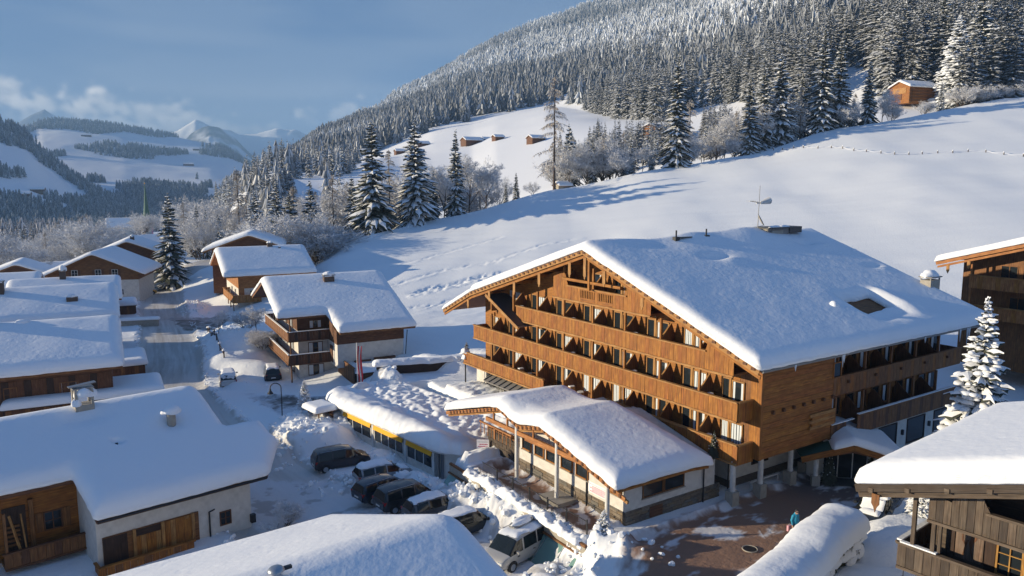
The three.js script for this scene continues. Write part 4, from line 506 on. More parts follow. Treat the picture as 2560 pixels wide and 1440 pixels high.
  // bays behind the balconies
  const bay = (F, a, b) => {
    const o = part('balcony_room', hotel, [1.5, F, -b], Math.PI / 2 + Math.PI); // own x runs with -u ... turned below
    o.rotation.y = -Math.PI / 2; o.position.set(1.49, F, -b); const L = b - a;    // x along the wall towards the corner, z out of it
    const clear = (x, h) => roofU(b - x) - 0.45 > F + h;
    const door = (x0, x1, h, curtain, vary = 0.9) => { if (!clear(x0, h) || !clear(x1, h)) return; const d = o; mesh('door_frame', [bx(x0, x0 + 0.08, 0, h, 0, 0.07), bx(x1 - 0.08, x1, 0, h, 0, 0.07), bx(x0 + 0.08, x1 - 0.08, h - 0.09, h, 0, 0.07)], M.pineLight, d); mesh('pane', bx(x0 + 0.08, x1 - 0.08, 0.05, h - 0.09, 0.006, 0.018), M.glass, d); if (curtain) for (let k = 0; k < 4; k++) { if ((vary < 0.45 && (k === 1 || k === 2)) || (vary > 0.45 && vary < 0.6 && k > 1)) continue; const w = (x1 - x0 - 0.16) / 4.6; mesh('curtain', bx(x0 + 0.1 + k * w * 1.18, x0 + 0.1 + k * w * 1.18 + w * 0.86, 0.1, h - 0.12, 0.019, 0.024 + (k % 2) * 0.012), M.curtain, d); } };
    const s = L / 3.7; const v = (Math.sin(b * 12.9 + F * 7.3) * 43758.5) % 1, vv = Math.abs(v); door(0.95 * s, 1.75 * s, 2.1, vv > 0.8); door(1.92 * s, 3.15 * s, 2.05, vv > 0.22, vv);
    mesh('wall_post', bx(1.77 * s, 1.90 * s, 0, Math.min(2.4, roofU(b - 1.8 * s) - 0.5 - F), 0, 0.12), M.pineLight, o);
  };
  FL.forEach((F, k) => { const E = [-0.05, ...DIV, 32.2]; for (let i = 0; i < E.length - 1; i++) { const a = E[i], b = E[i + 1]; if (Math.min(roofU(a), roofU(b)) < F + 1.3) continue; if (k === 3 && (a < 8 || b > 21)) continue; bay(F, a, b); }
    for (const u of DIV) { const hBack = Math.min(2.15, roofU(u) - 0.5 - F); if (hBack < 0.9 || (k === 3 && (u < 9 || u > 19))) continue;
      mesh('divider', prismZ([[0.12, 0], [1.5, 0], [1.5, hBack * 0.62], [1.12, hBack], [0.12, Math.min(1.15, hBack)]], -0.03, 0.03).translate(0, F, -u), M.larch, hotel);
      mesh('divider_cap', beam([0.12, F + Math.min(1.15, hBack) + 0.03, -u], [1.12, F + hBack + 0.03, -u], 0.12, 0.06), M.pineLight, hotel);
      const top = Math.min(F + 2.62, roofU(u) - 0.5); mesh('post', bx(0.02, 0.18, F, top, -u - 0.08, -u + 0.08), M.pine, hotel);
      if (k < 3 && (u * 10 | 0) % 2 === 0) { const b = part('flower_box', hotel, [0.28, F, -u + 0.35]); mesh('box', bx(0, 0.5, 0, 0.95, 0, 0.35), M.pineLight, b); mesh('snow', bx(0.02, 0.48, 0.95, 1.02, 0.02, 0.33), M.snow, b); }
    } });
  // a few chairs and tables out on the balconies
  const r = rng(5); FL.slice(0, 3).forEach(F => { for (const u of DIV) { if (roofU(u - 1.5) < F + 2.6 || r() < 0.35) continue; const t = part('balcony_table', hotel, [0.75, F, -u + 1.5]); mesh('table_top', cyl(0, 0.68, 0.71, 0, 0.32), M.white, t); mesh('table_leg', cyl(0, 0, 0.68, 0, 0.03), M.metal, t); const c = part('balcony_chair', hotel, [0.7, F, -u + 2.3], r() * 3); mesh('seat', bx(-0.22, 0.22, 0.40, 0.45, -0.22, 0.22), M.larch, c); mesh('backrest', bx(-0.22, 0.22, 0.45, 0.9, 0.18, 0.22), M.larch, c); mesh('legs', [-1, 1].flatMap(a => [-1, 1].map(b => bx(a * 0.2 - 0.02, a * 0.2 + 0.02, 0, 0.4, b * 0.2 - 0.02, b * 0.2 + 0.02))), M.larch, c); } });
  // balcony tiers; each is turned so that its own x runs from the far end towards the corner
  const tier = (uFar, uNear, F, railH, tops = null, opt = {}) => balconyFront(hotel, uFar, uNear, F, railH, tops, opt);
  function balconyFront(parent, uFar, uNear, F, rail, tops, { x = 0, low = -0.25, floorX = 1.49 } = {}) {
    const o = part('balcony', parent, [x, F, -uFar], -Math.PI / 2), L = uFar - uNear;
    mesh('balcony_floor', bx(0, L, -0.2, -0.02, -(floorX - x), -0.03), M.larch, o);
    boards(o, 0, L, low, tops || (rail - 0.06), 0.0, { w: 0.4 });
    return { o, L };
  }
  const rail = (o, a, b, y) => mesh('handrail', bx(a, b, y - 0.06, y + 0.035, -0.13, 0.13), M.pineLight, o), skirt = (o, a, b) => mesh('balcony_beam', bx(a, b, -0.27, -0.13, 0.028, 0.11), M.pineLight, o);
  { const { o, L } = tier(32.1, -0.28, FL[1], 1.1); rail(o, 0, L, 1.1); skirt(o, 0, L); const s = part('balcony_end', hotel, [0.03, FL[1], 0.28]); boards(s, 0.02, 1.5, -0.25, 1.05, 0, { w: 0.38 }); mesh('handrail', bx(0, 1.5, 1.04, 1.13, -0.1, 0.1), M.pineLight, s); const s2 = part('balcony_end', hotel, [0.03, FL[1], -32.1]); boards(s2, 0.02, 1.5, -0.25, 1.05, 0, { w: 0.38 }); }
  { const uF = 24.7, lim = X => { const u = uF - X; return u < 2.5 ? roofU(u) - 0.55 - FL[2] : 1.04; }; const { o, L } = tier(uF, 0.15, FL[2], 1.1, lim); rail(o, 0, L - 2.3, 1.1); skirt(o, 0, L); }
  { const uF = 19.2, lim = X => { const u = uF - X; if (u < 10.2) return roofU(u) - 0.55 - FL[3]; if (u > 17.35) return Math.min(1.9, roofU(u) - 0.7 - FL[3]); return 0.92; };
    const o = part('balcony', hotel, [0, FL[3], -uF], -Math.PI / 2); mesh('balcony_floor', bx(0, 11.5, -0.2, -0.02, -1.49, -0.03), M.larch, o);
    for (const [a, b] of [[0, 3.6], [5.3, 5.7], [7.4, 11.5]]) boards(o, a, b, -0.2, lim, 0, { w: 0.42 });
    for (const a of [3.6, 5.7]) { mesh('panel', bx(a, a + 1.7, -0.2, 0.18, -0.025, 0.025), M.pineB, o); mesh('panel', bx(a, a + 1.7, 0.78, 0.92, -0.025, 0.025), M.pine, o); for (let k = 0; k < 8; k++) mesh('baluster', bx(a + 0.06 + k * 0.21, a + 0.16 + k * 0.21, 0.18, 0.78, -0.02, 0.02), M.pine, o); }
    rail(o, 1.9, 9.0, 0.97); skirt(o, 0, 11.5); }
  { const { o, L } = tier(33.8, 20.3, FL[0], 0.98, null, { x: -0.15, low: -0.12 }); rail(o, 0, L, 0.98); skirt(o, 0, L); mesh('snow', [snowLump(0.3, 0.95, 0, 0.5, 0.35, 0.35, 3), snowLump(0.2, 0.3, 0.1, 0.3, 0.3, 0.2, 8)], M.snow, o); }
  { const { o, L } = tier(13, -0.4, FL[0] + 0.05, 1.1); rail(o, 0, L, 1.1); skirt(o, 0, L); const s = part('balcony_end', hotel, [0.03, FL[0] + 0.05, 0.4]); boards(s, 0.02, 1.5, -0.25, 1.05, 0, { w: 0.38 }); mesh('handrail', bx(0, 1.5, 1.04, 1.13, -0.1, 0.1), M.pineLight, s); }
  mesh('iron_post', rod([-0.1, 0, -33.6], [-0.1, 2.95, -33.6], 0.07), M.iron, hotel);
  // small roof without snow over the left bay, lean-to below it, stub of a side balcony
  { const s = part('side_canopy', hotel); mesh('canopy_roof', slab([[-0.95, -23.2], [1.3, -23.2], [1.3, -28.2], [-0.95, -28.2]], (x, z) => 8.30 + (-z - 23.2) * 0.44, { cell: 0.4, flat: true, bottom: (x, z) => 8.14 + (-z - 23.2) * 0.44 }), M.sheet, s); mesh('bargeboard', beam([-1.0, 8.12, -23.0], [-1.0, 10.45, -28.3], 0.08, 0.3), M.pineLight, s); mesh('gutter', rod([-1, 8.22, -23.1], [1.3, 8.22, -23.1], 0.07), M.metal, s); }
  mesh('lean_to_roof', slab([[-0.6, -23], [2.0, -23], [2.0, -29.6], [-0.6, -29.6]], (x, z) => 2.0 + (x + 0.6) * 0.4, { cell: 0.5, flat: true, bottom: (x, z) => 1.9 + (x + 0.6) * 0.4 }), M.sheetGrey, hotel);
  for (let k = 0; k < 8; k++) mesh('roof_batten', beam([-0.62, 2.04, -23.3 - k * 0.86], [1.96, 3.07, -23.3 - k * 0.86], 0.07, 0.06), M.sheet, hotel);
  mesh('lean_to_window', bx(1.93, 1.99, 0.3, 1.9, -32.3, -29.8), M.glass, hotel);
  mesh('rear_balcony', [bx(6, 12, 5.7, 6.9, -34.2, -34.1), bx(6, 12, 5.6, 5.75, -34.2, -32.3)], M.larch, hotel);
  // long side: loggias, balconies, white ground floor
  for (const F of [3.05, 6.2]) { for (let k = 0; k < 5; k++) { const x = 10.1 + k * 3.4; const d = part('glass_door', hotel, [x, F, -0.80]); mesh('pane', bx(0.1, 1.0, 0.05, 2.05, 0.005, 0.02), M.glass, d); mesh('door_frame', [bx(0, 0.1, 0, 2.1, 0, 0.07), bx(1, 1.1, 0, 2.1, 0, 0.07), bx(0.1, 1, 2.05, 2.14, 0, 0.07)], M.larch, d); const w = part('window', hotel, [x + 1.5, F + 1.35, -0.80]); mesh('pane', bx(0.08, 1.12, -0.65, 0.65, 0.005, 0.02), M.glass, w); mesh('curtain', bx(0.1, 0.5, -0.62, 0.62, 0.021, 0.026), M.curtain, w); mesh('window_frame', [bx(0, 0.08, -0.7, 0.7, 0, 0.07), bx(1.12, 1.2, -0.7, 0.7, 0, 0.07), bx(0.08, 1.12, 0.65, 0.73, 0, 0.07)], M.larch, w);
      mesh('divider', prismX([[-0.8, 0], [0.7, 0], [0.7, 1.15], [-0.4, 2.1], [-0.8, 1.6]], x - 0.35, x - 0.29).translate(0, F, 0), M.brown, hotel); mesh('post', bx(x - 0.4, x - 0.24, F, F + 2.85, 0.70, 0.86), M.larch, hotel); } }
  { const o = part('balcony', hotel, [9.2, 6.2, 0.93]); mesh('balcony_floor', bx(0, 17.6, -0.2, -0.02, -1.73, -0.03), M.larch, o); boards(o, 0, 17.6, -0.15, 1.14, 0, { w: 0.4, mats: [M.larch, M.larch, M.pineB] }); mesh('handrail', bx(0, 17.6, 1.14, 1.23, -0.12, 0.12), M.larch, o); for (let k = 0; k < 5; k++) mesh('beam_end', bx(1.6 + k * 3.4, 1.78 + k * 3.4, 0.6, 0.78, 0.03, 0.2), M.brown, o); const e = part('balcony_end', hotel, [26.8, 6.2, 0.93], Math.PI / 2); boards(e, 0, 1.7, -0.15, 1.14, 0, { mats: [M.larch] }); }
  { const o = part('balcony', hotel, [11.9, 3.1, 1.25]); mesh('balcony_floor', bx(-2.8, 15.2, -0.2, -0.02, -2.05, -0.03), M.larch, o); boards(o, 0, 15.2, -0.2, 1.18, 0, { w: 0.4, mats: [M.larch, M.larch, M.brown] }); mesh('handrail', bx(0, 15.2, 1.18, 1.27, -0.12, 0.12), M.larch, o); boards(o, -2.75, -0.9, -0.2, 0.86, -0.3, { w: 0.38, mats: [M.larch, M.brown] }); mesh('snow', [bx(0.05, 15.1, 1.27, 1.33, -0.1, 0.1), bx(-2.7, 0, 0.87, 0.93, -0.42, -0.2)], M.snow, o); }
  for (const [x, w] of [[16.6, 2.5], [20.6, 2.6], [24.4, 2.3]]) windowAt(hotel, [x, 1.62, 0.9], 0, w, 2.0, { cols: 1, rows: 1, frame: M.dark, sill: M.concrete });
  windowAt(hotel, [13.2, 1.62, 0.9], 0, 1.9, 2.0, { cols: 1, rows: 1, frame: M.dark });
  for (const x of [18.6, 22.5]) { const l = part('wall_lamp', hotel, [x, 1.7, 0.98]); mesh('lamp_body', bx(-0.09, 0.09, -0.2, 0.2, -0.08, 0.09), M.iron, l); }
  // ground floor under the overhang
  windowAt(hotel, [5.2, 1.9, -1.85], 0, 1.8, 1.3, { cols: 2, rows: 1, frame: M.dark });
  mesh('down_pipe', rod([1.75, 0, -1.7], [1.75, 3, -1.7], 0.06), M.iron, hotel);
  for (const [x, z] of [[0.15, 0.0], [2.69, 0.19], [6.28, -0.1], [8.6, -0.6]]) { const c = part('column', hotel, [x, 0, z]); mesh('shaft', cyl(0, 0.95, 3.0, 0, 0.19, 0.18, 18), M.white, c); mesh('pedestal', bx(-0.32, 0.32, 0, 0.95, -0.32, 0.32), M.concrete, c); }
  mesh('bench_rail', [bx(2.9, 6.1, 0.55, 0.66, -0.9, -0.75), bx(3.0, 3.1, 0, 0.55, -0.88, -0.78), bx(5.9, 6, 0, 0.55, -0.88, -0.78)], M.white, hotel);
  // thick snow on the roof, melted hole round a roof terrace, drifts round the pipes
  const snowPoly = [[-1.18, 2.75], [-1.18, -31.0], [0.2, -31.2], [0.2, -31.4], [27.8, -31.2], [27.8, 2.75]];
  const HOLE = [[14.6, -0.25], [18.9, -0.7], [19.0, -2.75], [14.9, -2.5]];
  const gauss = (x, z, cx, cz, sx, sz) => Math.exp(-(((x - cx) / sx) ** 2) - ((z - cz) / sz) ** 2);
  const extra = (x, z) => { let e = 0.10 * Math.sin(x * 0.42 + 1) * smooth(9, 15, -z) + 0.06 * fbm(x * 0.2, z * 0.2, 3);
    e -= 0.42 * gauss(x, z, 9.6, -10.1, 1.2, 0.5); e += 0.2 * gauss(x, z, 10.3, -9.2, 1.0, 0.6); e -= 0.32 * gauss(x, z, 22.8, -11.3, 1.1, 0.5); e += 0.14 * gauss(x, z, 23.6, -10.5, 1, 0.6); e -= 0.2 * gauss(x, z, 25.5, -6.2, 0.9, 0.35); e += 0.12 * gauss(x, z, 26, -5.6, 0.8, 0.4);
    const q = Math.max(0, -(z + 2.9)); const ax = x - 19.7 - 0.12 * (z + 2.7); e += 0.26 * Math.exp(-((ax / 0.75) ** 2)) * smooth(-3.6, -2.2, z) * smooth(1.6, -0.4, z); e -= 0.30 * smooth(13.9, 15.2, x) * smooth(19.8, 18.6, x) * smooth(-3.0, -1.6, z) * smooth(1.6, 0.2, z);
    e += 0.35 * gauss(x, z, 18, -13.6, 4, 2) + 0.3 * gauss(x, z, 10.5, -13.8, 2.2, 1.2) - 0.2 * gauss(x, z, 5.2, -13.4, 3, 1.5); return e; };
  mesh('roof_snow', slab(snowPoly, roofH, { T: 0.72, r: 0.75, cell: 0.26, rag: 0.05, extra, hole: HOLE, seed: 3, lump: 0.03 }), M.snow, hotel);
  mesh('roof_snow', slab([[-1.15, -31.1], [-1.15, -36.45], [27.8, -36.45], [27.8, -31.1]], (x, z) => roofH(x, z) - 0.05, { T: 0.52, r: 0.5, cell: 0.3, rag: 0.06, seed: 9 }), M.snow, hotel);
  { const w = part('roof_terrace', hotel); mesh('terrace_floor', bx(14.4, 19.3, 10.6, 10.72, -3, 0), M.dark, w); mesh('terrace_wall', [bx(14.4, 19.3, 10.0, 11.85, -3.05, -2.98)], M.larch, w); mesh('terrace_side', [bx(14.35, 14.42, 10, 11.0, -3, -0.2), bx(19.25, 19.32, 10, 11.2, -3, -0.2)], M.larch, w); }
  for (const [x, y, z, s, k] of [[27.0, 14.1, -9.4, 0.55, 1], [12.5, 11.55, -1.6, 0.5, 2], [13.2, 11.3, -1.0, 0.35, 6]]) mesh('snow_covered_vent', snowLump(x, y + 0.2, z, s, s * 0.75, s * 0.8, k), M.snow, hotel);
  { const c = part('chimney', hotel, [21.4, 15.9, -13.7]); mesh('chimney_stack', [bx(-1.9, 1.1, -0.8, 0.72, -0.7, 0.7)], M.sheetGrey, c); for (let k = 0; k < 4; k++) mesh('louvre', bx(-1.95, -1.9, 0.05 + k * 0.17, 0.15 + k * 0.17, -0.62, 0.62), M.concrete, c); mesh('chimney_cap', [bx(-2.1, 2.7, 0.74, 0.84, -0.95, 0.95), bx(1.1, 2.9, 0.25, 0.74, -0.8, 0.8)], M.sheet, c); mesh('access_hatch', bx(-1.4, 0.2, 0.12, 0.55, 0.7, 0.78), M.concrete, c); mesh('chimney_snow', [snowLump(-0.8, 0.82, 0.5, 0.8, 0.18, 0.35, 4), snowLump(0.6, 0.82, 0.5, 0.7, 0.16, 0.3, 7)], M.snow, c); }
  { const a = part('antenna_mast', hotel, [19.3, 16.2, -14]); mesh('mast', rod([0, 0, 0], [0.1, 4.3, 0], 0.045, 6, 0.03), M.metal, a); mesh('loudspeaker', [rod([0.25, 2.75, 0], [1.35, 2.95, 0.1], 0.12, 10, 0.34), rod([-0.3, 2.72, 0], [0.25, 2.75, 0], 0.06, 6)], M.white, a); mesh('yagi_antenna', [rod([-1.5, 2.95, 0.2], [0.1, 2.75, 0], 0.02, 5), ...[0, 1, 2, 3, 4].map(k => rod([-1.4 + k * 0.28, 2.95 - k * 0.035, -0.3], [-1.4 + k * 0.28, 2.95 - k * 0.035, 0.6], 0.012, 4))], M.metal, a);
    const dg = new THREE.SphereGeometry(1.3, 20, 8, 0, Math.PI * 2, 0, 0.5); dg.scale(1, 0.8, 1); dg.translate(0, -1.05, 0); dg.rotateX(Math.PI / 2 + 0.5); dg.rotateY(0.6 + Math.PI); dg.translate(-0.1, 1.15, 0.3); mesh('satellite_dish', dg, M.concrete, a); mesh('dish_arm', rod([0, 0.6, 0], [-0.55, 0.75, 1.0], 0.035), M.metal, a); }
  for (const [x, l] of [[8.2, 1.7], [11.8, 0.6]]) { const p = part('roof_vent', hotel, [x, 16.15, -13.35]); mesh('vent_pipe', [rod([0, -0.3, 0], [0, 0.75, 0], 0.07), bx(-0.25, 0.25, -0.2, 0.22, -0.18, 0.18)], M.iron, p); if (l > 1) mesh('walkway', bx(0, 1.7, 0.1, 0.18, -0.2, 0.2), M.sheet, p); }
  chimney(hotel, 27.4, 11.4, -2.3, 1.5, 1.2, 0.9, { mat: M.concrete, snow: 0.5 });
  const ic = []; for (const [x, l] of [[7.2, 0.9], [7.35, 0.6], [22.5, 1.0], [23.6, 1.5], [23.9, 1.1], [17.4, 0.5], [2.2, 0.45]]) ic.push(rod([x, roofU(-2.7) - 0.05, 2.78], [x, roofU(-2.7) - l, 2.8], 0.09, 6, 0.01)); mesh('icicles', ic, M.curtain, hotel);
}
// entrance porch set cornerwise against the hotel
{
  const P = thing('entrance_porch', 'gabled entrance porch with glass doors, white columns and snow on its right roof half', 'porch', [23.5, 0, 51.4], -8 * DEG);   // own x runs to the right, z towards the forecourt
  const h = (x, z) => 3.12 - 0.30 * Math.abs(x), poly = [[-3.4, 1.1], [3.5, 1.1], [3.5, -4.5], [-3.4, -4.5]];
  mesh('porch_roof', slab(poly, h, { cell: 0.3, flat: true, bottom: (x, z) => h(x, z) - 0.12 }), M.copperGreen, P);
  mesh('bargeboard', [beam([-3.4, h(3.4) - 0.2, 1.13], [0, 2.92, 1.13], 0.1, 0.42), beam([0, 2.92, 1.14], [3.5, h(3.5) - 0.2, 1.14], 0.1, 0.42)], M.pineB, P);
  mesh('porch_beam', [beam([-3.2, 1.92, 1.0], [0, 2.62, 1.0], 0.12, 0.2), beam([0, 2.62, 1.0], [3.3, 1.9, 1.0], 0.12, 0.2)], M.brown, P);
  mesh('porch_snow', slab([[-1.4, 1.25], [3.7, 1.25], [3.7, -4.5], [-0.8, -4.5]], h, { T: 0.5, r: 0.55, cell: 0.2, seed: 4 }), M.snow, P);
  mesh('porch_wall', [bx(-2.6, -1.55, 0, 2.3, -0.75, -0.65), bx(1.5, 2.6, 0, 2.3, -0.75, -0.65), bx(-1.55, 1.5, 2.57, 2.85, -0.75, -0.65)], M.plaster, P);
  const d = part('entrance_door', P, [0, 0, -0.68]); for (let k = 0; k < 3; k++) mesh('pane', bx(-1.45 + k * 0.98, -0.55 + k * 0.98, 0.08, 2.5, 0, 0.02), M.glass, d); mesh('door_frame', [-1.5, -0.52, 0.46, 1.44].map(x => bx(x - 0.035, x + 0.035, 0, 2.56, 0, 0.06)).concat([bx(-1.46, 1.4, 2.5, 2.57, 0, 0.055), bx(-1.46, 1.4, 0, 0.08, 0, 0.055)]), M.white, d);
  for (const x of [-2.35, 2.2]) { const c = part('column', P, [x, 0, 0.8]); mesh('shaft', cyl(0, 0.7, 2.2, 0, 0.17, 0.17, 16), M.white, c); mesh('pedestal', bx(-0.27, 0.27, 0, 0.7, -0.27, 0.27), M.concrete, c); }
  mesh('door_mat', bx(-1.3, 1.2, 0.09, 0.11, -0.5, 0.9), M.sheet, P);
}
const darkStone = [std('dark stone', rgb(0.07, 0.055, 0.043), { roughness: 1 }), std('dark brown stone', rgb(0.095, 0.072, 0.055), { roughness: 1 })];
// ---------- quarry stone facing: single stones laid in rows ----------
function stones(parent, L, H, seed, { place = g => g, row = 0.2, t = 0.07, dark = 0 } = {}) { // along x from 0 to L, up y, face towards +z
  const r = rng(seed); for (let y = 0; y < H - 0.05;) { const h = Math.min(H - y, row * (0.75 + 0.6 * r())); for (let x = 0; x < L - 0.02;) { const w = Math.min(L - x, 0.32 + 0.55 * r()); mesh('stone', place(bx(x + 0.012, x + w - 0.012, y + 0.01, y + h - 0.01, 0, t * (0.6 + 0.7 * r()))), dark ? darkStone[(r() * 2) | 0] : stoneMats[(r() * 5) | 0], parent); x += w; } y += h; }
}
// print on the two advertising boards: rows of red lettering on white, too small to read
function bannerTex(seed) { const c = document.createElement('canvas'); c.width = 256; c.height = 160; const k = c.getContext('2d'), r = rng(seed); k.fillStyle = '#f2eef0'; k.fillRect(0, 0, 256, 160); for (let i = 0; i < 5; i++) { const y = 26 + i * 26; k.fillStyle = i < 1 ? '#8c8f97' : '#b0285a'; for (let x = 16 + (i < 1 ? 0 : i % 2 ? 40 : 10); x < 225;) { const w = 8 + r() * 22; k.fillRect(x, y, w, i < 1 ? 8 : 14); x += w + 5; } } const t = new THREE.CanvasTexture(c); t.colorSpace = THREE.SRGBColorSpace; return t; }

// ---------- restaurant wing with its double gabled canopy ----------
const dining = thing('restaurant_annex', 'white restaurant wing with stone base under a wavy snow covered double gable roof', 'building', [6.84, 0, 44.06], turnOf(HAZ));
{
  const prof = [[-1.2, 2.72], [0.5, 3.12], [7.1, 4.74], [9.75, 4.08], [12.2, 4.8], [20, 2.5]], ru = u => { for (let i = 1; i < prof.length; i++) if (u <= prof[i][0] || i === prof.length - 1) { const [a, b] = prof[i - 1], [c, d] = prof[i]; return b + (d - b) * (u - a) / (c - a); } }, h = (x, z) => ru(-z) - Math.max(0, x - 5.2) * 0.10, hs = (x, z) => { let s = 0; for (let k = -3; k <= 3; k++) s += Math.max(h(x, z), h(x, z + k * 0.42)); return Math.max(h(x, z), s / 7) + 0.22 * Math.exp(-((-z - 9.7) ** 2) / 1.6) * smooth(-1.2, 0.6, x); };
  const wallPts = [[0, 1.05], [-11.25, 1.05], [-11.25, ru(11.25) - 0.2], [-9.75, 3.9], [-7.1, 4.5], [0, ru(0) - 0.12]];
  mesh('wall', prismX(wallPts, 0, 7.9), M.plaster, dining);
  mesh('stone_core', [bx(0.03, 8.4, -0.3, 1.05, -11.2, -0.03)], stoneMats[2], dining);
  const sf = part('stone_base', dining); stones(sf, 8.4, 1.1, 41, { place: g => g.translate(0, 0, -0.03) }); stones(sf, 6.5, 1.08, 42, { place: g => g.rotateY(-Math.PI / 2).translate(0.03, 0, -6.5) }); stones(sf, 4.7, 1.08, 43, { place: g => g.rotateY(-Math.PI / 2).translate(0.03, 0, -11.2), row: 0.26 });
  const rw = part('retaining_wall', dining); mesh('wall_core', bx(0.35, 0.7, -0.3, 1.95, -16, -11.25), stoneMats[2], rw); stones(rw, 4.7, 1.95, 44, { place: g => g.rotateY(-Math.PI / 2).translate(0.35, 0, -16), row: 0.22, dark: 1 }); mesh('coping', bx(0.25, 0.75, 1.951, 2.05, -16, -11.25), M.larch, rw);
  for (const [a, b] of [[9.7, 10.8], [8.2, 9.3], [6.75, 7.95], [5.05, 6.3], [3.45, 4.7], [0.3, 1.3]]) windowAt(dining, [0, 2.42, -(a + b) / 2], -Math.PI / 2, b - a, 0.98, { frame: M.pine, cols: 1, rows: 1, sill: M.concrete, deep: 0.09 });
  windowAt(dining, [2.25, 2.12, 0], 0, 1.75, 0.95, { frame: M.larch, cols: 1, rows: 1, sill: M.concrete }); windowAt(dining, [4.1, 2.12, 0], 0, 1.8, 0.95, { frame: M.larch, cols: 1, rows: 1, sill: M.concrete });
  mesh('cellar_window', bx(2.0, 3.1, 0.25, 0.95, 0.06, 0.075), M.brown, dining);
  mesh('down_pipe', rod([6.75, 0, 0.1], [6.75, 2.9, 0.1], 0.05), M.iron, dining); mesh('down_pipe', rod([-0.08, 0, -3.55], [-0.08, 2.9, -3.55], 0.06), M.iron, dining);
  mesh('step', bx(-1.6, 0, 0, 0.3, -6.6, -4.6), M.concrete, dining);
  // canopy: beams, posts and roof
  for (const u of [10.2, 5.55, 0.55]) { const c = part('column', dining, [-0.95, 0, -u]); mesh('shaft', cyl(0, -0.1, ru(u) - 0.2, 0, 0.15, 0.14, 14), M.white, c); }
  mesh('canopy_beam', beam([-0.95, 3.42, -14.2], [-0.95, 3.52, -1.6], 0.16, 0.3), M.orange, dining);
  mesh('canopy_beam', beam([-0.72, 3.12, -9.5], [-0.72, 3.3, -3], 0.12, 0.2), M.orange, dining);
  const vb = part('verge_beam', dining); for (let i = 1; i < prof.length; i++) { const [a, b] = prof[i - 1], [c, d] = prof[i]; mesh('bargeboard', beam([-1.12, b - 0.13, -a], [-1.12, d - 0.13, -c], 0.09, 0.26), M.orange, vb); mesh('rafter', beam([-0.9, b - 0.36, -a], [-0.9, d - 0.36, -c], 0.12, 0.2), M.pineLight, vb); }
  for (let u = -0.8; u < 19.6; u += 0.5) mesh('rafter_tail', bx(-1.22, -1.165, ru(u) - 0.22, ru(u) - 0.02, -u - 0.09, -u + 0.09), M.brown, vb);
  for (const u of [2.2, 4.2, 8.2, 11.4, 13.2]) mesh('strut', bx(-1.0, -0.88, 3.5, ru(u) - 0.3, -u - 0.06, -u + 0.06), M.orange, dining);
  mesh('upper_rail', [bx(-0.9, -0.8, 2.05, 3.0, -13.3, -13.15), bx(-0.9, -0.8, 2.85, 2.97, -15.3, -11), ...[0, 1, 2, 3, 4, 5, 6, 7, 8].map(k => bx(-0.87, -0.83, 2.06, 2.85, -15.2 + k * 0.5, -15.15 + k * 0.5))], M.orange, dining);
  const poly = [[-1.15, 0.5], [6.9, 0.5], [6.0, -4], [5.3, -8], [5.1, -12.8], [2.6, -19.8], [-1.15, -19.8]];
  mesh('roof', slab(poly, (x, z) => h(x, z) - 0.015, { cell: 0.4, flat: true, bottom: (x, z) => h(x, z) - 0.16 }), M.pine, dining);
  const out = [[-1.3, 0.6], [7.05, 0.6], [6.15, -4], [5.45, -8], [5.25, -12.8], [2.7, -19.95], [-1.3, -19.95]];
  mesh('roof_snow', slab(out, hs, { T: 0.74, r: 0.95, cell: 0.18, rag: 0.07, seed: 12, lump: 0.07, extra: (x, z) => { const u = -z; return 0.10 * Math.exp(-((u - 7.2) ** 2) / 1.2) + 0.08 * Math.exp(-((u - 12.2) ** 2) / 1.5) - 0.06 * Math.exp(-((u - 9.6) ** 2) / 2) * smooth(0, 1.5, x) * smooth(5.3, 3.5, x); } }), M.snow, dining);
  mesh('banner', [bx(-0.05, 0.0, 1.28, 1.98, -3.42, -1.62).deleteAttribute('uv')].map(g => { const p = g.attributes.position, uv = new Float32Array(p.count * 2); for (let i = 0; i < p.count; i++) { uv[2 * i] = (p.getZ(i) + 3.42) / 1.8; uv[2 * i + 1] = (p.getY(i) - 1.28) / 0.7; } g.setAttribute('uv', new THREE.BufferAttribute(uv, 2)); return g; })[0], std('printed banner', 0xffffff, { map: bannerTex(3) }), dining);
}
{ // board on posts at the stairs
  const s = thing('sign_board', 'white notice board with red lettering between the pavilion and the canopy', 'sign', [-2.25, -0.1, 57.0], -4 * DEG); const g = new THREE.BoxGeometry(0.95, 1.05, 0.05); g.translate(0, 0.75, 0); mesh('board', g, std('printed board', 0xffffff, { map: bannerTex(8) }), s); mesh('posts', [rod([-0.42, 0, -0.06], [-0.42, 1.2, -0.06], 0.03), rod([0.42, 0, -0.06], [0.42, 1.2, -0.06], 0.03)], M.iron, s);
}
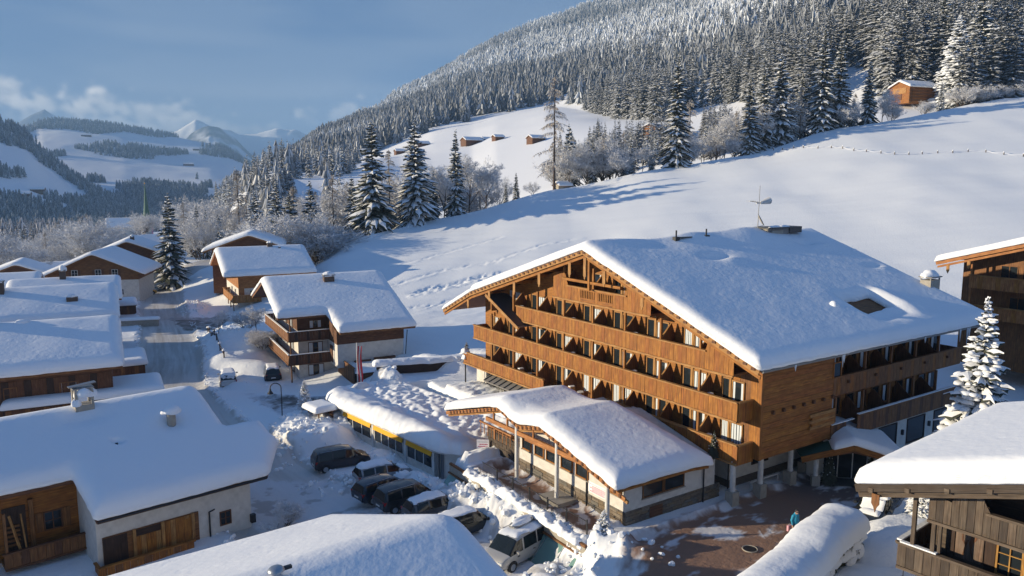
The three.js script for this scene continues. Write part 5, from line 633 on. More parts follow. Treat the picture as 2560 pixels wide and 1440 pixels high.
{ // railing, planted edge and slanting glass along the terrace
  const at = (a, u) => [HOTEL[0] + a * 0.8283 - u * 0.5602, HOTEL[1] + a * 0.5602 + u * 0.8283], o = at(-10.75, 1.6), t = thing('terrace_railing', 'long dark iron railing along the edge of the paved terrace', 'railing', [o[0], 0.06, o[1]], turnOf(HAZ));
  for (let k = 0; k < 6; k++) { const z = -k * 1.95, b = [bx(-0.02, 0.02, 0.98, 1.02, z - 1.93, z), bx(-0.015, 0.015, 0.12, 0.15, z - 1.93, z)]; for (let i = 1; i < 14; i++) b.push(bx(-0.008, 0.008, 0.15, 0.98, z - i * 0.139 - 0.008, z - i * 0.139 + 0.008)); mesh('railing_panel', b, M.iron, t); mesh('railing_post', bx(-0.035, 0.035, -0.1, 1.12, z - 0.03, z + 0.04), M.iron, t); }
  const hd = thing('planted_edge', 'row of low plants buried under lumpy snow along the terrace railing', 'hedge', [o[0], 0, o[1]], turnOf(HAZ)), r = rng(77), L = [slab([[-0.95, 0.2], [-0.15, 0.2], [-0.15, -12.6], [-0.95, -12.6]], (x, z) => -0.12 + 0.1 * smooth(0, -4, z), { T: 0.34, r: 0.3, cell: 0.1, rag: 0.16, seed: 6, lump: 0, extra: (x, z) => 0.4 * fbm(x * 1.6, z * 1.6, 4) + 0.16 * Math.abs(vn(x * 4, z * 4)) })]; for (let k = 0; k < 0; k++) L.push(snowLump(-0.62 + 0.3 * r(), 0.0, -0.6 - k * 0.26, 0.24 + 0.14 * r(), 0.22 + 0.26 * r() * smooth(0, 14, k), 0.24 + 0.12 * r(), k, 1)); mesh('snow', L, M.snow, hd); const tw = []; for (let k = 0; k < 120; k++) { const z = -0.6 - r() * 11.5, y = 0.2 + 0.3 * r(); tw.push(rod([-0.4 + 0.4 * r(), y, z], [-0.5 + 0.6 * r(), y + 0.25 * r(), z + 0.3 * (r() - 0.5)], 0.012, 3)); } mesh('twigs', tw, M.needle, hd);
  const gw = thing('glass_wall', 'slanting green glass panes below the terrace, half buried in cleared snow', 'glass wall', [o[0], 0, o[1]], turnOf(HAZ));
  for (let k = 0; k < 9; k++) { const z0 = -k * 1.75 + 0.6, z1 = z0 - 1.70; const g = new THREE.BufferGeometry(); const P = [[-0.72, -0.72, z0], [-0.72, -0.72, z1], [-2.0, -2.1, z1], [-2.0, -2.1, z0]]; g.setAttribute('position', new THREE.Float32BufferAttribute([...P[0], ...P[1], ...P[2], ...P[0], ...P[2], ...P[3]], 3)); g.computeVertexNormals(); mesh('pane', g, M.green, gw); mesh('glazing_bar', [beam([-0.7, -0.69, z0 + 0.025], [-2.0, -2.07, z0 + 0.025], 0.05, 0.06)], M.zinc, gw); }
  mesh('edge_beam', [bx(-0.74, -0.55, -0.1, 0.05, -15.2, 0.7), bx(-0.85, -0.72, -0.72, -0.62, -15.2, 0.7)], M.larch, gw);
  mesh('backing_wall', [bx(-0.71, -0.56, -3, -0.11, -15.2, 0.7)], M.concrete, gw);
}

// ---------- low pavilion with yellow blinds ----------
const pavilion = thing('pavilion', 'long low white pavilion with a window band, yellow blinds and a thick snow cap', 'pavilion', [-6.22, -3, 59.22], turnOf(-41));
{
  const body = [[0, 0], [-0.75, 0.2], [-1.9, 1.0], [-2.3, 3], [-2.3, 8], [18.2, 8], [18.4, 2.4], [17, 0.5], [15, 0]].map(([x, z]) => [x, z]);
  const ex = (pts, y0, y1) => { const g = new THREE.ExtrudeGeometry(new THREE.Shape(pts.map(([x, z]) => new THREE.Vector2(x, -z))), { depth: y1 - y0, bevelEnabled: false }); g.rotateX(-Math.PI / 2); g.translate(0, y0, 0); return metreUV(g); };
  mesh('wall', ex(body, -0.5, 2.45), M.plaster, pavilion);
  mesh('base_board', bx(0, 15, 0, 0.16, -0.06, -0.01), M.concrete, pavilion);
  for (const [a, b, n] of [[0.25, 3.95, 3], [4.5, 9.2, 4], [9.75, 14.7, 3]]) {
    const w = part('window', pavilion, [0, 0, -0.01]); mesh('pane', bx(a + 0.06, b - 0.06, 0.92, 1.9, -0.02, -0.005), M.glass, w);
    const fr = [bx(a, b, 0.84, 0.92, -0.09, 0), bx(a, b, 1.9, 1.96, -0.09, 0)]; for (let i = 0; i <= n; i++) { const x = lerp(a + 0.03, b - 0.03, i / n); fr.push(bx(x - 0.04, x + 0.04, 0.92, 1.9, -0.08, 0)); } mesh('window_frame', fr, M.white, w);
    mesh('blind', beam([a, 2.18, -0.13], [b, 2.18, -0.13], 0.05, 0.44, 0.35), M.yellow, w);
  }
  for (const x of [4.22, 9.48, 0.08, 14.85]) mesh('wall_pier', bx(x - 0.14, x + 0.14, 0, 2.3, -0.10, -0.005), M.white, pavilion);
  mesh('corner_column', [cyl(-0.42, 0, 2.45, -0.02, 0.2, 0.2, 12)], M.sheetGrey, pavilion); mesh('corner_column', bx(-0.95, -0.75, 0, 2.45, 0.05, 0.22), M.metal, pavilion);
  const roof = [[0, -0.3], [-1.0, -0.1], [-2.5, 0.8], [-3.0, 3], [-2.9, 8.3], [19.2, 8.3], [19.6, 2.6], [18.1, 0.1], [15.2, -0.3]];
  mesh('roof', ex(roof, 2.46, 2.62), M.white, pavilion);
  mesh('roof_snow', slab([[0, -0.42], [-1.1, -0.25], [-2.7, 0.7], [-3.2, 3], [-3.0, 8.4], [19.4, 8.4], [19.9, 2.6], [18.3, -0.05], [15.2, -0.45]], () => 2.63, { T: 0.92, r: 0.8, cell: 0.17, rag: 0.10, seed: 21, lump: 0.05, extra: (x, z) => 0.18 * fbm(x * 0.5, z * 0.5, 3) + 0.22 * Math.exp(-((z - 0.7) ** 2) / 0.7) * (0.8 + 0.8 * vn(x * 0.55, 2)) - 0.42 * smooth(1.4, 3.0, z + 0.5 * vn(x * 0.7, z)) + smooth(2, 3.4, z) * (0.35 * Math.abs(fbm(x * 0.7 + 4, z * 0.7, 4)) + 0.14 * vn(x * 2.2, z * 2.2)) }), M.snow, pavilion);
}
{ const w = toWorld([-6.22, 59.22], -41, 16.8, -1.6), s = thing('wooden_shelter', 'small snow covered wooden lean-to at the left end of the pavilion', 'shelter', [w[0], -3 + 0.4, w[1]], turnOf(-41)); for (const x of [-1, 1.1]) mesh('post', [bx(x - 0.05, x + 0.05, -0.6, 1.9, -0.55, -0.45), bx(x - 0.05, x + 0.05, -0.6, 1.9, 0.85, 0.95)], M.brown, s); for (let k = 0; k < 7; k++) mesh('plank', bx(-1.0 + k * 0.3, -0.76 + k * 0.3, 0, 1.7, 0.96, 1.0), M.brown, s); mesh('roof', bx(-1.3, 1.4, 1.9, 1.98, -0.9, 1.2), M.brown, s); mesh('roof_snow', slab([[-1.4, -1], [1.5, -1], [1.5, 1.3], [-1.4, 1.3]], () => 1.98, { T: 0.55, r: 0.5, cell: 0.16, seed: 5 }), M.snow, s); }

// ---------- gabled houses: +x along the ridge, +z down the slope towards the photographer ----------
function gableHouse(name, label, { at, y = -3, az, ridgeZ, ridgeY, sN = 0.36, sF = sN, poly, T = 0.7, bodies, deckMat = M.brown, vergeMat = M.larch, cell = 0.3, r = 0.65, extra = null, rag = 0.05, seed = 1, lump = 0.06, category = 'house', group = null, fascia = true, over = 0.15 }) {
  const o = thing(name, label, category, [at[0], y, at[1]], turnOf(az), group), h = (x, z) => { const d = z - ridgeZ; return ridgeY - (d > 0 ? sN * d : -sF * d); };
  for (const b of bodies) { const top = z => h(0, z) - 0.22, pts = [[b.z1, b.y0], [b.z0, b.y0]]; if (b.y1 !== undefined) pts.push([b.z0, b.y1], [b.z1, b.y1]); else { pts.push([b.z0, top(b.z0)]); if (b.z0 < ridgeZ && b.z1 > ridgeZ) pts.push([ridgeZ, top(ridgeZ)]); pts.push([b.z1, top(b.z1)]); } mesh(b.name || 'wall', prismX(pts, b.x0, b.x1), b.mat, o); }
  const zs = poly.map(p => p[1]), xs = poly.map(p => p[0]), z0 = Math.min(...zs), z1 = Math.max(...zs), xa = Math.min(...xs), xb = Math.max(...xs);
  mesh('roof', slab(poly, (x, z) => h(x, z) - 0.012, { cell: Math.min(0.5, cell * 1.6), flat: true, bottom: (x, z) => h(x, z) - 0.2 }), deckMat, o);
  if (fascia) for (let i = 0; i < poly.length; i++) { const [ax, azz] = poly[i], [bxx, bz] = poly[(i + 1) % poly.length]; const seg = (p, q) => mesh('bargeboard', beam([p[0], h(...p) - 0.16, p[1]], [q[0], h(...q) - 0.16, q[1]], 0.06, 0.28), vergeMat, o); if (Math.abs(ax - bxx) < 1.2 && (azz - ridgeZ) * (bz - ridgeZ) < 0) { const xm = lerp(ax, bxx, (ridgeZ - azz) / (bz - azz)); seg(poly[i], [xm, ridgeZ]); seg([xm, ridgeZ], poly[(i + 1) % poly.length]); } else seg(poly[i], poly[(i + 1) % poly.length]); }
  const cx = xs.reduce((a, b) => a + b) / xs.length, cz = zs.reduce((a, b) => a + b) / zs.length, snowPoly = poly.map(([x, z]) => [x + Math.sign(x - cx) * over, z + Math.sign(z - cz) * over]);
  mesh('roof_snow', slab(snowPoly, (x, z) => { const d = Math.abs(z - ridgeZ); return h(x, z) - (d < 0.6 ? 0.12 * (1 - d / 0.6) : 0); }, { T, r, cell, extra, rag, seed, lump }), M.snow, o);
  return { o, h };
}
const S9 = -Math.PI / 2;
// white house with two balcony tiers
{
  const { o, h } = gableHouse('white_chalet', 'white plastered house with two brown balcony tiers wrapping its left corner', { at: [-25.59, 89.97], az: 62, ridgeZ: -7, ridgeY: 11.45, sN: 0.36, sF: 0.36, poly: [[-2.6, 1.9], [3.1, 1.9], [3.5, 6.1], [12.6, 6.1], [12.6, -15], [-2.6, -15]], T: 0.78, r: 0.8, cell: 0.26, seed: 31, deckMat: M.brown, vergeMat: M.larch,
    bodies: [{ x0: 0, x1: 11.6, z0: -13.5, z1: 0, y0: -0.3, y1: 6.2, mat: M.plaster }, { x0: -0.06, x1: 11.62, z0: -13.55, z1: 0.06, y0: 6.2, mat: M.brown, name: 'timber_wall' }, { x0: 3.5, x1: 11.6, z0: -0.3, z1: 4.6, y0: 2.2, y1: 5.0, mat: M.plaster }, { x0: 3.44, x1: 11.65, z0: -0.3, z1: 4.66, y0: 5.0, mat: M.brown, name: 'timber_wall' }] });
  const dk = { mats: [M.brown, M.dark, M.brown], rail: M.brown, w: 0.34 }, lk = { mats: [M.larch, M.brown, M.larch], rail: M.larch, w: 0.36 };
  balcony(o, [-1.35, 2.55, 0], 0, 4.85, 1.0, 1.35, { ...dk, side: [0, 0], snow: 0.07 }); balcony(o, [-1.35, 5.35, 0], 0, 4.85, 0.95, 1.35, { ...dk, side: [0, 0], snow: 0.05 });
  balcony(o, [0, 2.55, -12.2], S9, 13.5, 1.0, 1.38, { ...lk, side: [1, 0], snow: 0.08 }); balcony(o, [0, 5.35, -13], S9, 14.3, 0.95, 1.38, { ...lk, side: [1, 0], snow: 0.06 });
  windowAt(o, [2.05, 3.95, 0], 0, 1.75, 1.4, { frame: M.brown, cols: 3, rows: 1, curtain: true }); windowAt(o, [2.05, 1.25, 0], 0, 1.9, 1.35, { frame: M.brown, cols: 3, rows: 1, curtain: true }); windowAt(o, [2.1, 6.85, 0.06], 0, 1.5, 1.0, { frame: M.larch, cols: 3, rows: 1, curtain: true });
  for (const z of [-3, -6.5, -10]) for (const y of [1.2, 3.95, 6.8]) windowAt(o, [y > 6 ? -0.06 : 0, y, z], S9, 1.3, 1.3, { frame: M.brown, cols: 2, rows: 1, curtain: true });
  mesh('wing_door', bx(3.40, 3.49, 2.5, 4.5, 1.6, 2.6), M.brown, o); mesh('drain_pipe', rod([11.75, 2.4, 4.7], [11.75, 6.2, 5.6], 0.05), M.iron, o);
  mesh('wall_bench', [bx(5.4, 7.4, 2.75, 2.9, 4.68, 5.1), bx(7.8, 10.4, 2.85, 3.05, 4.68, 5.1)], M.brown, o);
  mesh('left_post', [bx(-1.2, -1.05, 0, 8, 1.1, 1.25)], M.larch, o);
  chimney(o, 5.1, 11.1, -4.6, 1.3, 0.75, 0.8, { mat: M.brick, snow: 0.4 });
  for (const x of [-1.3, 0.3, 1.8]) mesh('purlin', bx(-2.4, 0, h(0, x * 3 - 4) - 0.45, h(0, x * 3 - 4) - 0.22, x * 3 - 4.1, x * 3 - 3.9), M.larch, o);
}
{ // ramp and garage roof to its right
  const w = toWorld([-25.59, 89.97], 62, 4.6, 5.2), s = thing('garage', 'low garage with brown timber front and flat snowy roof beside the white house', 'garage', [w[0], -3, w[1]], turnOf(62)); mesh('wall', bx(0, 7.4, -0.3, 2.3, -3.6, 3.2), M.concrete, s); for (let k = 0; k < 12; k++) mesh('plank', bx(0.02, 7.42, 0.9 + k * 0.12, 1.0 + k * 0.12, 3.21, 3.27), k % 2 ? M.brown : M.larch, s); mesh('roof_snow', slab([[-0.2, -3.7], [7.6, -3.7], [7.6, 3.5], [-0.2, 3.5]], () => 2.31, { T: 0.45, r: 0.5, cell: 0.2, seed: 8 }), M.snow, s);
  for (let k = 0; k < 14; k++) mesh('ramp_board', bx(-0.35, -0.28, 0.9 + k * 0.01, 2.9, -3.4 + k * 0.48, -2.95 + k * 0.48), k % 2 ? M.brown : M.larch, s); mesh('ramp_rail', bx(-0.42, -0.22, 2.9, 3.0, -3.5, 3.4), M.larch, s);
}
// orange chalet behind it
{
  const { o } = gableHouse('orange_chalet', 'chalet with orange timber upper floor and a corner balcony behind the white house', { at: [-48.45, 134.73], az: 62, ridgeZ: -8, ridgeY: 11.1, sN: 0.39, poly: [[-2.6, 1.6], [13.4, 1.6], [13.4, -16.5], [-2.6, -16.5]], T: 0.8, r: 0.8, cell: 0.36, seed: 32, deckMat: M.orange, vergeMat: M.orange, bodies: [{ x0: 0, x1: 11.6, z0: -15, z1: 0, y0: -0.3, y1: 4.9, mat: M.plaster }, { x0: -0.06, x1: 11.66, z0: -15.05, z1: 0.06, y0: 4.9, mat: M.orange, name: 'timber_wall' }] });
  balcony(o, [-1.2, 2.75, 0], 0, 4.8, 1.1, 1.2, { mats: [M.pine, M.orange], rail: M.pineLight, side: [0, 0] }); balcony(o, [0, 2.75, -11], S9, 12.2, 1.1, 1.2, { mats: [M.pine, M.orange], rail: M.pineLight, side: [1, 0] });
  mesh('corner_boards', bx(-0.08, 0.9, 2.7, 4.9, 0.0, 0.08), M.orange, o); windowAt(o, [2.4, 3.9, 0], 0, 1.2, 1.2, { frame: M.white }); windowAt(o, [3.4, 1.2, 0], 0, 1.2, 1.2, { frame: M.brown }); for (const z of [-4, -8]) { windowAt(o, [0, 3.8, z], S9, 1.2, 1.3, { frame: M.white }); windowAt(o, [0, 1.2, z], S9, 1.2, 1.2, { frame: M.brown }); }
  for (const z of [0.5, -3, -6]) mesh('post', bx(-1.15, -1.0, 0, 2.6, z - 0.08, z + 0.08), M.larch, o);
  chimney(o, 7.0, 11.2, -7.4, 0.9, 0.8, 0.7, { snow: 0.35 }); chimney(o, 8.6, 10.9, -6.5, 0.4, 0.6, 0.4, { cap: false, snow: 0.25 });
}
gableHouse('chalet', 'snow roofed house whose sunlit gable roof rises behind the orange chalet', { at: [-51.5, 150], y: 0, az: -14, ridgeZ: 0, ridgeY: 10.4, sN: 0.36, poly: [[-1, 6.5], [12, 6.5], [12, -8.5], [-1, -8.5]], T: 0.7, cell: 0.4, seed: 33, bodies: [{ x0: 0.5, x1: 11, z0: -7, z1: 5.5, y0: -1, mat: M.brown }] });
// three long roofs left of the road
{
  const mk = (at, L, half, top, label, seed, az = 62) => gableHouse('row_house', label, { at, y: -3, az, ridgeZ: 0, ridgeY: top + 3, sN: 0.355, poly: [[-L, half], [0, half], [0, -half], [-L, -half]], T: 0.85, r: 0.9, cell: 0.32, seed, rag: 0.04, lump: 0.09, bodies: [{ x0: -L + 0.8, x1: -0.9, z0: -half + 1.1, z1: half - 1.1, y0: -0.3, mat: M.brown }] });
  const a = mk([-41.4, 79.4], 26, 8.3, 6.3, 'house with the nearest of three parallel snowy roofs, broad chimney on its ridge', 34); chimney(a.o, -12.4, 9.6, -0.1, 2.2, 1.3, 1.0, { mat: M.brick, snow: 0.35 }); mesh('snow_lump', snowLump(-8.4, 9.95, 0.2, 0.7, 0.3, 0.4, 3), M.snow, a.o);
  for (const [x, w] of [[-9.3, 1.1], [-12.6, 1.1], [-4.6, 1.6], [-19, 1.2]]) windowAt(a.o, [x, 4.4, 7.2], 0, w, 1.3, { frame: x < -15 ? M.white : M.larch, curtain: true }); for (let k = 0; k < 40; k++) mesh('plank', bx(-25 + k * 0.6, -24.42 + k * 0.6, 2.4, 5.6, 7.2, 7.23 + (k % 3) * 0.008), [M.brown, M.dark, M.brown][k % 3], a.o);
  const b = mk([-55.1, 105.7], 28, 8.3, 6.3, 'house with the middle one of three parallel snowy roofs, square chimney below its ridge', 35); chimney(b.o, -13.6, 9.3, 1.6, 1.5, 1.5, 1.1, { mat: M.brick, snow: 0.25 }); chimney(b.o, -5.2, 8.2, 4.9, 1.3, 0.7, 0.8, { mat: M.brick, cap: false, snow: 0.4 });
  const c = mk([-67, 129.9], 16, 7, 4.4, 'house with the farthest of three parallel snowy roofs, snow hooded chimney', 36); chimney(c.o, -8.3, 7.5, 0.8, 0.9, 1.6, 0.9, { mat: M.brick, snow: 0.7 });
  gableHouse('chalet', 'low house with a blue shaded snow roof at the left picture edge', { at: [-83.5, 135], y: -3, az: 66, ridgeZ: 0, ridgeY: 7.4, sN: 0.36, poly: [[-22, 7], [0, 7], [0, -7], [-22, -7]], T: 0.8, cell: 0.4, seed: 37, bodies: [{ x0: -21, x1: -1, z0: -6, z1: 6, y0: 0, mat: M.brown }] });
}
// flat roofs and small outbuildings along the road
function flatShed(name, label, { at, y = -3, az, L, W, H, T = 0.7, mat = M.brown, r = 0.6, cat = 'shed', extra = null, boards: nb = true }) { const o = thing(name, label, cat, [at[0], y, at[1]], turnOf(az)); mesh('wall', bx(0.2, L - 0.2, -0.4, H - 0.1, -W + 0.2, -0.2), mat, o); if (nb) for (let k = 0; k < Math.floor((L - 0.5) / 0.5); k++) mesh('plank', bx(0.25 + k * 0.5, 0.72 + k * 0.5, 0, H - 0.1, -0.195, -0.15 + (k % 2) * 0.01), k % 3 ? mat : M.larch, o); mesh('roof', bx(0, L, H - 0.1, H, -W, 0), M.dark, o); mesh('roof_snow', slab([[-0.12, 0.12], [L + 0.12, 0.12], [L + 0.12, -W - 0.12], [-0.12, -W - 0.12]], () => H, { T, r, cell: 0.22, seed: L, extra }), M.snow, o); return o; }
flatShed('flat_roofed_annex', 'long flat roofed annex with smooth rounded snow right behind the big front left roof', { at: [-46.2, 67.2], az: 62, L: 13.4, W: 6.4, H: 3.3, T: 0.75, r: 0.9, cat: 'annex' });
flatShed('small_shed', 'small box shaped shed with a sunlit snow top beside the road', { at: [-48.3, 88.6], az: 62, L: 4.6, W: 7.8, H: 1.9, T: 0.75, r: 0.9 });
flatShed('carport', 'low carport with curved snow roof and dark boarded front left of the road', { at: [-74, 131.5], az: 62, L: 8, W: 8, H: 1.9, T: 0.6, r: 1.2 });
{ const h = thing('garden_wall', 'low snow covered garden wall between the shed and the carport', 'wall', [-64.8, -3, 124], turnOf(75)); mesh('wall', bx(0, 6.2, -0.3, 1.1, -0.4, 0.4), M.concrete, h); mesh('snow', slab([[-0.2, 0.6], [6.4, 0.6], [6.4, -0.6], [-0.2, -0.6]], () => 1.1, { T: 0.5, r: 0.5, cell: 0.15 }), M.snow, h); }
// gabled houses farther up the road
{
  const g = gableHouse('gable_chalet', 'chalet with brown timber gable and three windows facing the village street', { at: [-81.3, 148.5], y: -3, az: -12, ridgeZ: 0, ridgeY: 9.8, sN: 0.44, sF: 0.46, poly: [[-1.2, 9.2], [13, 9.2], [13, -10.2], [-1.2, -10.2]], T: 0.75, cell: 0.36, seed: 41, deckMat: M.larch, bodies: [{ x0: 0, x1: 12, z0: -8.4, z1: 7.8, y0: -0.5, y1: 4.6, mat: M.plaster }, { x0: -0.05, x1: 12, z0: -8.45, z1: 7.85, y0: 4.6, mat: M.larch, name: 'timber_wall' }] });
  for (const z of [-3.6, 0.6, 3.6]) windowAt(g.o, [-0.05, 6.0, z], S9, 1.1, 1.4, { frame: M.white, shutters: M.brown }); windowAt(g.o, [0, 2.2, 4.5], S9, 1, 1.2, { frame: M.white });
  const k = gableHouse('gable_chalet', 'larger house with dark timber wall right behind the gabled chalet', { at: [-86.5, 172], y: -3, az: -20, ridgeZ: 0, ridgeY: 10.4, sN: 0.40, sF: 0.45, poly: [[-1, 11.5], [15, 11.5], [15, -11], [-1, -11]], T: 0.7, cell: 0.45, seed: 42, bodies: [{ x0: 0, x1: 14, z0: -9, z1: 9.5, y0: -0.5, y1: 3, mat: M.plaster }, { x0: -0.05, x1: 14, z0: -9, z1: 9.5, y0: 3, mat: M.brown, name: 'timber_wall' }] }); chimney(k.o, 1.5, 10.2, 1, 0.8, 1, 0.8);
  gableHouse('chalet', 'small house with snowy gable roof half hidden behind the left roofs', { at: [-106, 163], y: -3, az: -25, ridgeZ: 0, ridgeY: 6.2, sN: 0.40, poly: [[-1, 7], [11, 7], [11, -7], [-1, -7]], cell: 0.45, seed: 43, bodies: [{ x0: 0, x1: 10, z0: -6, z1: 6, y0: -0.5, mat: M.brown }] });
  for (const [x, D, az, s, label] of [[-133, 215, 30, 4.6, 'small far house roof below the frosted trees at the left edge'], [-118, 196, 62, 5.0, 'far house roof directly left of the gabled chalets'], [-112, 238, 50, 4.4, 'far house roof under the fan shaped frosted tree'], [-150, 300, 20, 4.5, 'tiny roof among the far frosted trees'], [-98, 250, 70, 4.6, 'far house roof in front of the church'], [-143, 305, 40, 5, 'roof just below the church tower']]) gableHouse('far_house', label, { at: [x, D], y: valley.at(Math.atan2(x, D) / DEG, table([240, 420, 620], [0, 1, 2], Math.hypot(x, D)))[1] - 0.5 * (D > 260), az, ridgeZ: 0, ridgeY: s + 3.2, sN: 0.38, poly: [[-7, 6], [7, 6], [7, -6], [-7, -6]], T: 0.7, cell: 0.6, r: 0.8, seed: D, bodies: [{ x0: -6, x1: 6, z0: -5, z1: 5, y0: -1, mat: D % 2 ? M.brown : M.plaster }] });
}
// the big front left house
{
  const { o, h } = gableHouse('front_chalet', 'large house in the lower left with a huge blue shaded snow roof and wooden balconies', { at: [-17.8, 51.09], az: 48, ridgeZ: -9, ridgeY: 7.75, sN: 0.385, poly: [[-1.0, -19], [-0.6, -4.1], [1.9, -4.0], [2.15, -1.6], [0.3, 1.0], [-10.3, 1.0], [-10.5, -2.9], [-24, -2.9], [-24, -19]], T: 0.85, r: 0.95, cell: 0.24, seed: 51, lump: 0.07, deckMat: M.larch, vergeMat: M.brown, over: 0.12, extra: (x, z) => -0.22 * Math.exp(-((x + 8.6) ** 2) / 1.6 - ((z + 7.3) ** 2) / 0.4) - 0.25 * Math.exp(-((x + 3.8) ** 2) / 0.5 - ((z + 5) ** 2) / 0.3) - 0.5 * Math.exp(-((x + 7.55) ** 2) / 0.06 - ((z + 4.3) ** 2) / 0.03),
    bodies: [{ x0: -10.2, x1: -0.5, z0: -17, z1: 0, y0: -3.5, mat: M.plaster }, { x0: -23, x1: -10.2, z0: -17, z1: -4.3, y0: -3.5, y1: 0.6, mat: M.pink }, { x0: -23, x1: -10.2, z0: -17, z1: -4.26, y0: 0.6, mat: M.pineB, name: 'timber_wall' }] });
  // right part: timber loggia behind a long balcony
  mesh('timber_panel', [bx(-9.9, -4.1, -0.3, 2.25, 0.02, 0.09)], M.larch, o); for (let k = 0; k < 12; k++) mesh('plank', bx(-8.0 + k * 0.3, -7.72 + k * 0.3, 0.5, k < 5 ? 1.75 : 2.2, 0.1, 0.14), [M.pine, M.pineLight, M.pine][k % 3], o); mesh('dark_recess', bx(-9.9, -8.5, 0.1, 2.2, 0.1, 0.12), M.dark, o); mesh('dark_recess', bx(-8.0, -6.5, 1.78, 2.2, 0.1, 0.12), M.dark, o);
  mesh('post', [bx(-8.2, -8.02, 0.2, 2.3, 0.1, 0.26), bx(-6.5, -6.32, 0.2, 2.3, 0.15, 0.3), bx(-4.6, -4.42, 0, 2.3, 0.1, 0.26)], M.pineLight, o); mesh('door', bx(-5.5, -4.65, 0.0, 2.0, 0.1, 0.15), M.pine, o);
  balcony(o, [-10.4, -0.1, 0.05], 0, 5.6, 0.95, 1.0, { mats: [M.pineB, M.larch, M.pine], rail: M.pine, side: [1, 0], w: 0.42 });
  windowAt(o, [-2.3, 1.25, 0], 0, 0.78, 1.0, { frame: M.brown, rows: 2 }); mesh('drain_pipe', [rod([-3.4, -0.2, 0.1], [-3.4, 2.0, 0.1], 0.055), rod([-3.4, 2.0, 0.1], [-3.3, 2.4, 0.8], 0.05)], M.iron, o); mesh('gutter', rod([-10.3, h(0, 1) - 0.15, 1.12], [0.3, h(0, 1) - 0.15, 1.12], 0.07, 8), M.iron, o); mesh('mail_box', bx(-0.62, -0.3, 0.4, 1.0, 0.02, 0.3), M.iron, o);
  // left part: balcony with glazed door, white wall with lamps
  balcony(o, [-14.6, 0.85, -4.26], 0, 4.4, 0.85, 1.45, { mats: [M.larch, M.brown, M.larch], rail: M.brown, side: [0, 0], w: 0.42 }); balcony(o, [-14.6, 0.85, -12], S9, 7.8, 0.85, 0.1, { mats: [M.brown], rail: M.brown, side: [0, 0] });
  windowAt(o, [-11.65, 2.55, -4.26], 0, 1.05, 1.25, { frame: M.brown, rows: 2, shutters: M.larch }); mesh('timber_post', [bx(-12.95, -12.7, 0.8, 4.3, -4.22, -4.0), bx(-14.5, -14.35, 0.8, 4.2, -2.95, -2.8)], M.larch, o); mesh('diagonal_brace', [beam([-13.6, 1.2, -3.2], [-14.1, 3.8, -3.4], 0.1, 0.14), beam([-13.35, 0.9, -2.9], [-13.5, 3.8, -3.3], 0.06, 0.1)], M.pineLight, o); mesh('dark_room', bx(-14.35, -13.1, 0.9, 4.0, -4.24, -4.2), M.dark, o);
  for (let k = 0; k < 5; k++) mesh('firewood', rod([-14.2, 1.6 + k * 0.3, -4.1], [-13.5, 1.6 + k * 0.3, -4.1], 0.09, 7), M.larch, o); mesh('cushion', bx(-13.8, -13.25, 0.95, 1.5, -3.4, -3.3), M.bag, o);
  for (const x of [-10.95, -13.05]) { const l = part('wall_lamp', o, [x, -0.55, -4.2]); mesh('lamp_body', [bx(-0.11, 0.11, -0.2, 0.25, 0, 0.2), cyl(0, -0.55, -0.2, 0.08, 0.02, 0.09, 8)], M.iron, l); mesh('lamp_glass', bx(-0.06, 0.06, -0.1, 0.1, 0.2, 0.215), M.whiteLamp, l); }
  mesh('door', prismZ([[-0.45, 0], [0.45, 0], [0.45, 0.7], [0.25, 0.95], [0, 1.02], [-0.25, 0.95], [-0.45, 0.7]], 0, 0.05).translate(-12, -2.0, -4.26), M.concrete, o);
  // roof furniture
  { const c = part('chimney', o, [-8.5, 8.1, -8.6]); mesh('chimney_stack', [-1, 1].flatMap(a => [-1, 1].map(b => bx(a * 0.5 - 0.09, a * 0.5 + 0.09, -0.6, 1.7, b * 0.42 - 0.09, b * 0.42 + 0.09))).concat([bx(-0.6, 0.6, -0.6, 0.5, -0.5, 0.5)]), M.concrete, c); mesh('chimney_cap', [beam([-0.85, 1.78, 0], [0.85, 1.92, 0], 0.5, 0.06), bx(-0.65, 0.65, 1.62, 1.7, -0.5, 0.5)], M.metal, c); mesh('chimney_snow', [snowLump(0.05, 1.15, 0.15, 0.72, 0.5, 0.6, 5), snowLump(-0.5, 0.6, 0.4, 0.3, 0.4, 0.3, 9)], M.snow, c); }
  { const v = part('roof_vent', o, [-3.8, 6.85, -5.15]); mesh('vent_pipe', cyl(0, -0.4, 0.95, 0, 0.3, 0.3, 16), M.concrete, v); mesh('vent_hood', [cyl(0, 0.86, 0.94, 0, 0.52, 0.52, 20)], M.sheetGrey, v); mesh('vent_snow', snowLump(0.05, 0.98, 0, 0.68, 0.42, 0.55, 2), M.snow, v); }
  mesh('roof_pipe', [cyl(-7.6, 5.5, 6.62, -4.45, 0.10, 0.10, 8)], M.iron, o);
}
